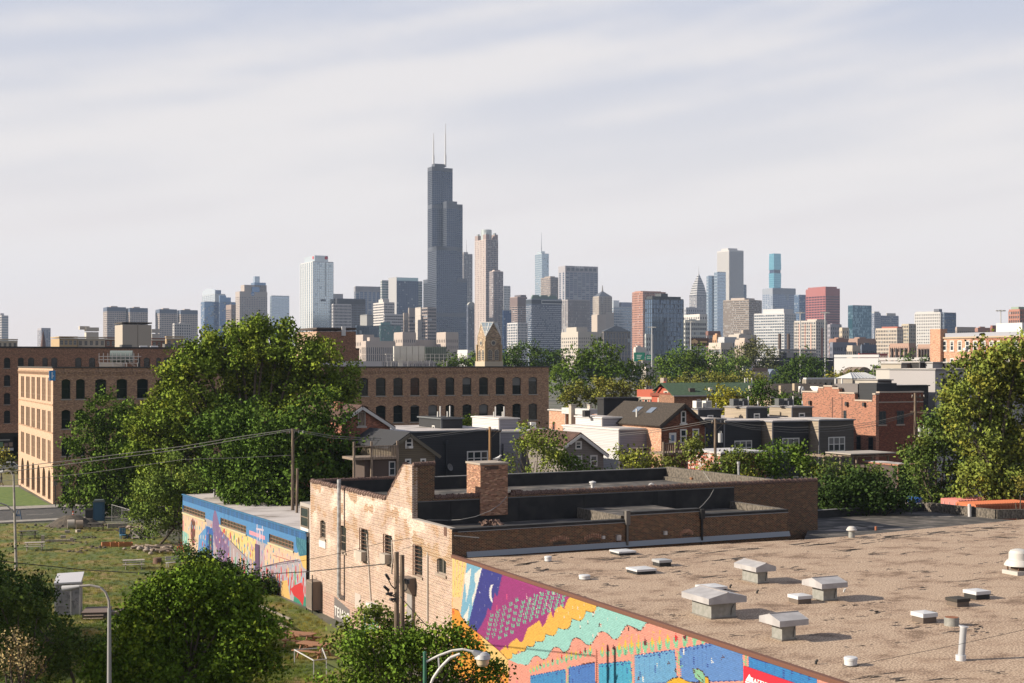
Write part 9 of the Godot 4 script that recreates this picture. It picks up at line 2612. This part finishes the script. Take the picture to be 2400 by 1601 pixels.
	for w in wires:
		var pts := []
		for p in w[0]: pts.append(p3(p[0], p[1], p[2]))
		m = MB.new()
		m.tube(pts, w[1], 5)
		tag(part("overhead_wire", m, W(0.16, 0.155, 0.15) if w[1] != 0.014 and w[1] != 0.008 and not "dark" in w[2] else W(0.02, 0.02, 0.02), self), w[2], "wire", "overhead wires")
	var pt := thing("portable_toilet", "dark blue portable toilet under the left tree", "portable toilet", gp(232, 1220), 12)
	bp("cabin", V(-0.6, 0, -0.6), V(0.6, 2.1, 0.6), W(0.015, 0.06, 0.11, 0.5), pt)
	bp("door", V(-0.42, 0.1, 0.6), V(0.42, 1.95, 0.64), W(0.02, 0.075, 0.135, 0.5), pt)
	m = MB.new()
	m.ext([V(-0.66, 2.1, 0.66), V(0.66, 2.1, 0.66), V(0.5, 2.32, 0.66), V(-0.5, 2.32, 0.66)], V(0, 0, -1.32))
	part("roof", m, W(0.1, 0.12, 0.13, 0.5), pt)
	var bn := thing("wheeled_bin", "black wheeled bin beside the blue portable toilet", "bin", gp(209, 1217), 12)
	bp("body", V(-0.4, 0.08, -0.35), V(0.4, 1.05, 0.35), W(0.012, 0.012, 0.014, 0.5), bn)
	m = MB.new()
	m.ext([V(-0.45, 1.05, 0.42), V(0.45, 1.05, 0.42), V(0.4, 1.25, -0.3), V(-0.4, 1.25, -0.3)], V(0, -0.06, 0))
	part("lid", m, W(0.016, 0.016, 0.018, 0.5), bn)
	for x in [-0.3, 0.3]:
		m = MB.new()
		m.cyl(V(x - 0.04, 0.1, -0.36), V(x + 0.04, 0.1, -0.36), 0.1, 0.1, 10)
		part("wheel", m, mats.dark_metal, bn)
	var cn := thing("traffic_cone", "orange and white traffic cone at the kerb", "traffic cone", gp(171.5, 1212))
	m = MB.new()
	m.cyl(V(0, 0.03, 0), V(0, 0.36, 0), 0.15, 0.1, 12); m.cyl(V(0, 0.5, 0), V(0, 0.76, 0), 0.075, 0.03, 12)
	m.box(V(-0.2, 0, -0.2), V(0.2, 0.04, 0.2))
	part("cone", m, W(0.42, 0.06, 0.02, 0.5), cn)
	m = MB.new()
	m.cyl(V(0, 0.36, 0), V(0, 0.5, 0), 0.1, 0.075, 12)
	part("white_band", m, W(0.43, 0.43, 0.43), cn)
	var rs := thing("road_barrier", "blue folding road barrier on the street at the lamp post", "barrier", gp(44, 1218), 0)
	m = MB.new()
	m.bar(V(-0.4, 0, 0.3), V(-0.1, 1.1, 0), 0.08); m.bar(V(0.4, 0, 0.3), V(0.1, 1.1, 0), 0.08); m.bar(V(-0.3, 0.5, 0.15), V(0.3, 0.5, 0.15), 0.06, 0.2)
	part("frame", m, W(0.03, 0.06, 0.11), rs)
	for s in [[130, 1190, 2.9, "dark sign post on the pavement at the warehouse corner"], [170, 1208, 2.4, "thin bare post in the left tree's shade"]]:
		var o2 := thing("sign_post", s[3], "sign post", gp(s[0], s[1]), 10, "posts along the pavement")
		bp("post", V(-0.05, 0, -0.05), V(0.05, s[2] + 0.4, 0.05), W(0.05, 0.05, 0.05), o2)
		bp("plate", V(-0.22, s[2] - 0.2, 0.05), V(0.22, s[2] + 0.35, 0.08), W(0.1, 0.09, 0.08), o2)
	car("dark parked hatchback in the shade under the left tree", gp(283, 1200), 24, W(0.03, 0.035, 0.045, 0.3))
	car("white parked saloon car in the back street left of the warehouse", gp(27, 1104), 14, W(0.4, 0.4, 0.41, 0.3))
	walker("person in dark clothes walking along the path at the left edge", gp(3, 1139))

func car(label: String, pos: Vector3, ang: float, wht: Material) -> void:
	var o := thing("parked_car", label, "car", pos, ang)
	var m := MB.new()
	var side := [V(-2.2, 0.35, 0.85), V(2.15, 0.35, 0.85), V(2.25, 0.6, 0.85), V(2.1, 0.85, 0.85), V(1.2, 0.95, 0.85), V(-1.45, 0.98, 0.85), V(-2.15, 0.9, 0.85), V(-2.28, 0.6, 0.85)]
	m.ext(side, V(0, 0, -1.7))
	part("body", m, wht, o)
	m = MB.new()
	m.ext([V(-1.5, 0.97, 0.72), V(1.15, 0.94, 0.72), V(0.45, 1.42, 0.6), V(-0.85, 1.45, 0.6)], V(0, 0, -1.4))
	part("cabin_glass", m, G(0.02, 0.025, 0.03), o)
	m = MB.new()
	m.ext([V(-0.88, 1.4, 0.64), V(0.48, 1.38, 0.64), V(0.4, 1.46, 0.55), V(-0.8, 1.49, 0.55)], V(0, 0, -1.25))
	for x in [-0.9, -0.15, 0.5]: m.bar(V(x - (0.5 if x < -0.5 else -0.5 if x > 0.3 else 0.0), 0.96, 0.74), V(x, 1.42, 0.62), 0.07)
	part("roof", m, wht, o)
	for x in [-1.4, 1.4]:
		for z in [-0.8, 0.8]:
			m = MB.new()
			m.cyl(V(x, 0.33, z - 0.1), V(x, 0.33, z + 0.1), 0.33, 0.33, 14)
			var t := part("wheel", m, W(0.012, 0.012, 0.013), o)
			m = MB.new()
			m.cyl(V(x, 0.33, z - 0.105), V(x, 0.33, z + 0.105), 0.19, 0.19, 10)
			part("rim", m, W(0.3, 0.3, 0.31, 0.4), t)
	for z in [-0.6, 0.6]: bp("headlight", V(2.1, 0.66, z - 0.18), V(2.235, 0.8, z + 0.18), W(0.4, 0.4, 0.38, 0.2), o)

func walker(label: String, pos: Vector3) -> void:
	var o := thing("person", label, "person", pos, -60)
	var bones := [[V(0, 0.9, 0), V(0, 1.2, 0), 0.15, 0.16], [V(0, 1.2, 0), V(0, 1.42, 0), 0.165, 0.11], [V(0, 1.4, 0), V(0, 1.56, 0.02), 0.06, 0.06], [V(0, 1.6, 0.02), V(0, 1.68, 0.02), 0.095, 0.09],
		[V(-0.1, 0.9, 0), V(-0.11, 0.5, 0.12), 0.1, 0.07], [V(-0.11, 0.5, 0.12), V(-0.11, 0.09, 0.2), 0.065, 0.042], [V(-0.11, 0.05, 0.17), V(-0.11, 0.05, 0.36), 0.045, 0.035],
		[V(0.1, 0.9, 0), V(0.11, 0.5, -0.04), 0.1, 0.07], [V(0.11, 0.5, -0.04), V(0.11, 0.14, -0.28), 0.065, 0.042], [V(0.11, 0.09, -0.3), V(0.11, 0.05, -0.14), 0.045, 0.035],
		[V(-0.19, 1.4, 0), V(-0.23, 1.12, -0.1), 0.055, 0.045], [V(-0.23, 1.12, -0.1), V(-0.22, 0.9, 0.02), 0.042, 0.032], [V(0.19, 1.4, 0), V(0.23, 1.12, 0.1), 0.055, 0.045], [V(0.23, 1.12, 0.1), V(0.2, 1.0, 0.3), 0.042, 0.032]]
	var m := MB.new()
	for b in bones:
		m.cyl(b[0], b[1], b[2], b[3], 9, false)
		for e in 2:
			var r: float = b[3] if e else b[2]
			m.lathe(b[e] - V(0, r, 0), [Vector2(0, 0), Vector2(r * 0.7, r * 0.3), Vector2(r, r), Vector2(r * 0.7, r * 1.7), Vector2(0, r * 2)], 9)
	part("body", m, W(0.035, 0.035, 0.042), o)
	m = MB.new()
	m.lathe(V(0, 1.6, 0.03), [Vector2(0.0, -0.06), Vector2(0.085, 0.0), Vector2(0.1, 0.08), Vector2(0.07, 0.17), Vector2(0, 0.19)], 10)
	part("head", m, W(0.16, 0.09, 0.06), o)
	m = MB.new()
	m.lathe(V(0, 1.68, 0.01), [Vector2(0.108, -0.02), Vector2(0.11, 0.04), Vector2(0.075, 0.11), Vector2(0, 0.125)], 10)
	part("hair", m, W(0.015, 0.012, 0.01), o)
	for s in [-0.11, 0.11]:
		m = MB.new()
		m.cyl(V(s, 0.42, 0.13 if s < 0 else -0.09), V(s, 0.1, 0.2 if s < 0 else -0.28), 0.07, 0.05, 9, false)
		part("shin", m, W(0.16, 0.09, 0.06), o)

func trees() -> void:
	var yel := Color(0.08, 0.115, 0.016)
	var drk := Color(0.033, 0.058, 0.012)
	var mid := Color(0.05, 0.083, 0.013)
	var olv := Color(0.09, 0.095, 0.02)
	tree("large_tree", "largest tree, a broad dense cottonwood in front of the long warehouse", 150, [640, -1], [
		[470, 838, 52], [545, 822, 56], [620, 806, 56], [690, 830, 50], [755, 846, 50], [795, 885, 42], [430, 900, 56], [510, 900, 70, 3], [590, 890, 76, 4], [680, 905, 76, 3], [760, 940, 62], [455, 960, 62], [380, 985, 52], [340, 1010, 40], [540, 980, 70, 2], [640, 985, 70, 2], [720, 985, 56], [605, 775, 30], [655, 780, 26], [560, 792, 30], [440, 845, 36], [360, 1060, 50], [420, 1060, 60, 1], [400, 1130, 60, 0], [365, 1180, 46], [800, 930, 34], [440, 1150, 60]], {"c": yel, "cr": 0.6, "ls": 0.3, "n": 16, "dens": 1.35, "warm": 0.5, "tr": 0.55})
	tree("tree", "dark green ash tree at left in front of the sunlit warehouse corner", 163, [262, 1214], [
		[250, 965, 42], [290, 985, 42], [215, 990, 38], [200, 1040, 46], [260, 1040, 56, 2], [310, 1045, 46], [190, 1095, 44], [250, 1105, 62, 2], [305, 1110, 48], [185, 1145, 36], [235, 1160, 46], [290, 1160, 44], [175, 1170, 24], [330, 1090, 36]], {"c": mid, "cr": 0.55, "ls": 0.26, "warm": 0.2, "tr": 0.3})
	for s in [[560, 1010, 128, "feathery green tree in front of the big cottonwood's lower crown"], [740, 1000, 126, "small dark tree just left of the red brick gable"], [640, 1050, 124, "scrubby tree behind the leaning utility pole"]]:
		var x: float = s[0]
		var y: float = s[1]
		tree("tree", s[3], s[2], [x, -1], [[x, y - 40, 44], [x - 50, y, 50], [x + 50, y, 46], [x, y + 20, 60], [x - 40, y + 70, 54], [x + 44, y + 70, 50], [x, y + 110, 60], [x - 60, y + 120, 44], [x + 50, y + 120, 40]], {"c": Color(0.04, 0.07, 0.012), "cr": 0.55, "ls": 0.26, "warm": 0.15, "dens": 1.0})
	tree("shrub", "feathery sunlit shrub beside the blue mosaic building", 137, [370, -1], [[400, 1110, 44], [440, 1130, 40], [350, 1140, 38], [375, 1170, 42], [390, 1200, 40], [350, 1225, 34], [400, 1240, 32], [330, 1190, 30], [480, 1125, 30], [520, 1118, 30], [590, 1110, 36], [640, 1100, 40], [560, 1100, 40]], {"c": Color(0.075, 0.11, 0.022), "cr": 0.5, "ls": 0.22, "warm": 0.3, "cat": "shrub"})
	tree("shrub", "dark shrub along the alley behind the white roof", 127, [760, -1], [[720, 1100, 36], [770, 1080, 40], [820, 1075, 36], [850, 1090, 26], [700, 1060, 30], [660, 1110, 26]], {"c": drk, "cr": 0.5, "ls": 0.22, "cat": "shrub", "warm": 0.1})
	var far := [
		[1390, 330, [[1345, 860, 40], [1400, 850, 46], [1450, 862, 40], [1310, 900, 40], [1370, 905, 50], [1440, 905, 48], [1490, 890, 30], [1400, 835, 36]], mid, "broad green tree right of the warehouse's end"],
		[1215, 420, [[1190, 835, 26], [1225, 830, 30], [1260, 842, 26], [1290, 850, 26], [1180, 850, 20], [1310, 840, 22]], drk, "dark round tree behind the warehouse, right of the church tower"],
		[1085, 420, [[1060, 842, 20], [1090, 838, 22], [1110, 848, 18], [1040, 852, 16]], mid, "small tree behind the warehouse, left of the church tower"],
		[1410, 250, [[1360, 930, 30], [1400, 920, 34], [1440, 925, 30], [1480, 918, 28], [1340, 950, 24], [1500, 905, 20]], olv, "olive bushy tree below the broad green tree"],
		[1590, 430, [[1560, 858, 26], [1600, 848, 30], [1640, 842, 30], [1580, 880, 30], [1620, 880, 34], [1665, 862, 30], [1545, 885, 20], [1670, 885, 26]], mid, "leafy green tree right of the green road signs"],
		[1700, 460, [[1690, 850, 26], [1720, 845, 28], [1700, 880, 30], [1735, 878, 26]], Color(0.06, 0.095, 0.02), "second leafy tree, between the green tree and the olive one"],
		[1770, 500, [[1745, 832, 26], [1780, 822, 30], [1810, 838, 22], [1760, 862, 28], [1795, 860, 24], [1725, 850, 20]], Color(0.06, 0.068, 0.028), "greyish olive tree in front of the white condominium"],
		[1880, 400, [[1840, 878, 28], [1880, 866, 32], [1915, 872, 28], [1860, 895, 30], [1905, 892, 28], [1820, 892, 18]], drk, "dark rounded tree in front of the black screen wall"],
		[1650, 350, [[1600, 900, 16], [1640, 896, 18], [1680, 894, 18], [1720, 896, 18], [1560, 902, 14], [1750, 890, 16], [1780, 894, 12]], olv, "low yellowish hedge of trees above the long green roof"],
		[2150, 480, [[2130, 848, 14], [2155, 842, 16], [2180, 850, 14]], drk, "small dark tree left of the ochre long building"],
		[2070, 330, [[2062, 868, 10], [2078, 866, 10]], mid, "small round shrub above the pale grey building"],
		[1980, 330, [[1965, 884, 10], [1990, 886, 9], [2010, 884, 8]], olv, "low scrub before the vaulted hall"],
		[25, 225, [[8, 1070, 14], [30, 1110, 8]], olv, "weedy scrub along the back street at the left edge"],
		[1710, 200, [[1690, 935, 26], [1722, 942, 24], [1745, 930, 20], [1680, 955, 22], [1725, 965, 24], [1760, 960, 18]], Color(0.14, 0.14, 0.018), "bright yellow green tree behind the townhouses"],
		[1790, 198, [[1780, 925, 22], [1810, 938, 24], [1790, 955, 24], [1840, 945, 16], [1770, 945, 20], [1780, 912, 14]], drk, "dark green tree beside the bright yellow one"],
		[1870, 196, [[1850, 940, 14], [1880, 946, 14], [1868, 950, 12]], drk, "low dark shrub left of the orange brick building"],
		[1098, 152, [[1092, 996, 9], [1102, 992, 9]], yel, "small yellow green tree between the two roof storeys"]]
	for s in far:
		var c: Color = s[3]
		var dd: float = s[1]
		tree("tree", s[4], dd, [s[0], -1], s[2], {"c": c, "cr": clampf(dd / 330.0, 0.45, 1.2), "ls": clampf(dd / 700.0, 0.2, 0.6), "n": 14, "warm": 0.25, "dens": 1.0, "group": "", "tr": 0.2})
	var belt := [
		[1240, 119, [[1205, 1040, 26], [1235, 1025, 28], [1262, 1042, 26], [1220, 1075, 30], [1255, 1080, 30], [1290, 1080, 26], [1200, 1065, 20], [1280, 1050, 20]], Color(0.09, 0.115, 0.022), 0.2, "bright willowy tree in front of the pale grey house"],
		[1305, 121, [[1310, 1060, 24], [1330, 1090, 22], [1360, 1100, 18], [1395, 1095, 16], [1315, 1095, 24], [1300, 1030, 14]], mid, 0.15, "small tree at the taupe gable's left corner"],
		[1480, 122, [[1430, 1085, 22], [1470, 1072, 24], [1510, 1085, 22], [1540, 1092, 14], [1455, 1095, 22], [1495, 1098, 22]], Color(0.11, 0.125, 0.022), 0.3, "low yellow green tree in front of the white sided house"],
		[1600, 119, [[1590, 1075, 20], [1612, 1055, 18], [1630, 1040, 12], [1600, 1095, 24], [1630, 1085, 16], [1575, 1090, 14]], Color(0.085, 0.1, 0.022), 0.3, "loose yellowing tree beside the wooden back porch"],
		[1700, 113, [[1690, 1085, 24], [1730, 1075, 22], [1715, 1100, 26], [1680, 1110, 20], [1760, 1095, 26], [1745, 1120, 24], [1650, 1100, 16]], Color(0.06, 0.085, 0.018), 0.7, "reddening sumac like tree in front of the low white roof"],
		[1850, 114, [[1800, 1060, 18], [1820, 1085, 26], [1850, 1075, 22], [1880, 1090, 24], [1780, 1100, 26], [1840, 1110, 30], [1900, 1115, 24], [1870, 1060, 12]], mid, 0.35, "leafy tree under the middle townhouse's window"],
		[1940, 113, [[1930, 1085, 18], [1960, 1100, 22], [1920, 1115, 24], [1990, 1115, 22], [2040, 1112, 18], [1960, 1130, 26]], Color(0.06, 0.085, 0.02), 0.5, "scrubby tree before the wooden pergola"],
		[2020, 108, [[1940, 1150, 30], [1990, 1150, 34], [2040, 1145, 34], [2090, 1150, 34], [2130, 1160, 24], [1960, 1175, 30], [2020, 1175, 30], [2080, 1180, 28]], Color(0.024, 0.042, 0.011), 0.0, "dark shaded thicket behind the black roof's parapet"]]
	for s in belt:
		tree("tree", s[5], s[1], [s[0], -1], s[2], {"c": s[3], "cr": 0.42, "ls": 0.2, "n": 14, "warm": s[4], "dens": 2.0 if s[0] == 2020 else 0.9, "gap": -0.5 if s[0] == 2020 else -0.2, "tr": 0.12})
	tree("large_tree", "tall broad maple filling the right edge", 118, [2330, -1], [
		[2330, 838, 44], [2385, 830, 50], [2290, 880, 46], [2360, 890, 60, 2], [2420, 880, 60], [2250, 945, 46], [2310, 950, 62, 2], [2390, 960, 70, 2], [2270, 1010, 52], [2340, 1030, 66, 2], [2420, 1040, 70], [2290, 1080, 56], [2370, 1100, 66], [2320, 1130, 46], [2400, 1150, 50], [2270, 1130, 36]], {"c": Color(0.088, 0.11, 0.022), "cr": 0.55, "ls": 0.26, "n": 16, "dens": 1.3, "warm": 0.55, "tr": 0.4})
	tree("large_tree", "lower darker tree left of the tall maple, by the right hand utility pole", 122, [2200, -1], [[2220, 985, 34], [2190, 1010, 36], [2160, 1040, 34], [2210, 1050, 44, 2], [2240, 1070, 40], [2150, 1085, 34], [2190, 1110, 46, 2], [2240, 1130, 44], [2180, 1150, 36], [2215, 1165, 36], [2255, 1165, 30], [2145, 1130, 26]], {"c": Color(0.055, 0.085, 0.02), "cr": 0.5, "ls": 0.24, "dens": 1.1, "warm": 0.45})
	tree("shrub", "yellowish shrub at the right edge in front of the containers", 106, [2395, -1], [[2390, 1160, 22], [2410, 1140, 24], [2400, 1185, 20], [2380, 1178, 12]], {"c": Color(0.1, 0.095, 0.022), "cr": 0.4, "ls": 0.18, "cat": "shrub"})
	tree("near_tree", "near bushy tree with yellow tipped sprays, filling the lower left", 66, [430, -1], [
		[420, 1380, 50], [490, 1375, 56], [545, 1410, 50], [365, 1425, 50], [440, 1440, 70, 1.5], [520, 1460, 66, 1.5], [320, 1480, 50], [390, 1500, 66, 1], [480, 1520, 72, 1], [570, 1500, 50], [290, 1545, 50], [350, 1570, 60], [440, 1590, 66], [540, 1570, 60], [600, 1560, 46], [250, 1590, 46], [610, 1480, 34], [460, 1345, 24], [380, 1385, 26]], {"c": Color(0.052, 0.088, 0.01), "cr": 0.38, "ls": 0.16, "n": 20, "dens": 1.9, "warm": 0.5, "fill": 1.2, "gap": -0.4})
	tree("near_tree", "near tree at the bottom centre around the street lamp", 57, [930, -1], [
		[880, 1555, 36], [940, 1552, 40], [1000, 1552, 38], [1050, 1550, 38], [1085, 1525, 24], [820, 1580, 40], [880, 1600, 50, 1], [960, 1605, 56, 1], [1040, 1610, 56, 1], [1110, 1590, 46], [1160, 1608, 42], [1200, 1625, 40], [835, 1522, 18], [862, 1500, 15], [1012, 1505, 18], [780, 1615, 40], [1062, 1490, 12], [930, 1515, 16], [975, 1512, 14]], {"c": Color(0.06, 0.1, 0.013), "cr": 0.34, "ls": 0.15, "n": 18, "dens": 1.4, "warm": 0.4, "gap": -0.22, "fill": 1.0})
	tree("near_tree", "dark shaded tree in the lower left corner", 63, [60, -1], [[40, 1440, 44], [90, 1450, 44], [20, 1500, 54], [90, 1510, 60, 1], [40, 1570, 60], [110, 1570, 50], [150, 1500, 34], [0, 1410, 30]], {"c": Color(0.04, 0.06, 0.013), "cr": 0.38, "ls": 0.15, "n": 16, "warm": 0.2})
	tree("near_tree", "dark leafy tree behind the corner tree, under the scrawled shed", 74, [180, -1], [[150, 1470, 36], [200, 1500, 40], [170, 1530, 44], [220, 1550, 40], [140, 1560, 40], [60, 1385, 40], [20, 1370, 44], [90, 1410, 36]], {"c": Color(0.03, 0.048, 0.012), "cr": 0.4, "ls": 0.16, "warm": 0.05})
	for s in [[-70, 88, 5.5, "dark tree at the left edge behind the scrawled shed"], [-330, 82, 11.5, "tall shading tree beyond the left edge, upper one"], [-430, 70, 12.0, "tall shading tree beyond the left edge, lower one"], [-520, 62, 12.0, "tall shading tree beyond the left edge, nearest one"]]:
		var x: float = s[0]
		var k: float = FP / s[1]
		var yy: float = HY + (HC - s[2]) * k
		tree("near_tree", s[3], s[1], [x, -1], [[x, yy + 2 * k, 2.6 * k], [x - 3 * k, yy + 3.4 * k, 2.6 * k], [x + 2.6 * k, yy + 3.6 * k, 2.6 * k], [x, yy + 5.4 * k, 3.2 * k, 2.5], [x, yy + 5.4 * k, 3.2 * k, -2.5], [x + 2 * k, yy + 7.4 * k, 2.2 * k]], {"c": drk, "cr": 0.5, "ls": 0.2, "n": 16, "dens": 1.2})
	tree("bare_shrub", "straw coloured twiggy shrub in the bottom left corner", 56, [30, -1], [[20, 1540, 30], [40, 1510, 26], [10, 1580, 30], [60, 1560, 22]], {"c": Color(0.15, 0.12, 0.06), "cr": 0.3, "ls": 0.1, "n": 8, "dens": 0.5, "cat": "shrub"})
	tree("shrub", "leafy planting along the foot of the blue mosaic building", 108, [600, 1400], [[440, 1305, 18], [470, 1318, 20], [500, 1328, 22], [540, 1345, 24], [580, 1360, 24], [620, 1385, 26], [650, 1400, 26], [680, 1415, 24], [700, 1425, 18], [600, 1400, 24], [560, 1375, 22]], {"c": Color(0.035, 0.058, 0.014), "cr": 0.4, "ls": 0.16, "cat": "shrub", "warm": 0.2, "tr": 0.06, "dens": 3.0})
	tree("shrub", "red flowering plants at the far corner of the blue mosaic building", 131, [430, 1295], [[425, 1292, 10], [440, 1300, 12], [455, 1306, 10]], {"c": Color(0.22, 0.03, 0.02), "cr": 0.3, "ls": 0.12, "n": 6, "cat": "shrub", "tr": 0.04})
	tree("vine", "loose vine climbing the heavy poles and the brick wall", 61.5, [900, 1560], [[850, 1450, 20], [890, 1440, 16], [930, 1450, 20], [960, 1470, 22], [830, 1480, 20], [1010, 1460, 20], [920, 1490, 24], [880, 1480, 22], [800, 1500, 20]], {"c": Color(0.08, 0.105, 0.02), "cr": 0.3, "ls": 0.14, "n": 12, "dens": 0.7, "gap": 0.0, "cat": "vine", "tr": 0.05, "warm": 0.4})
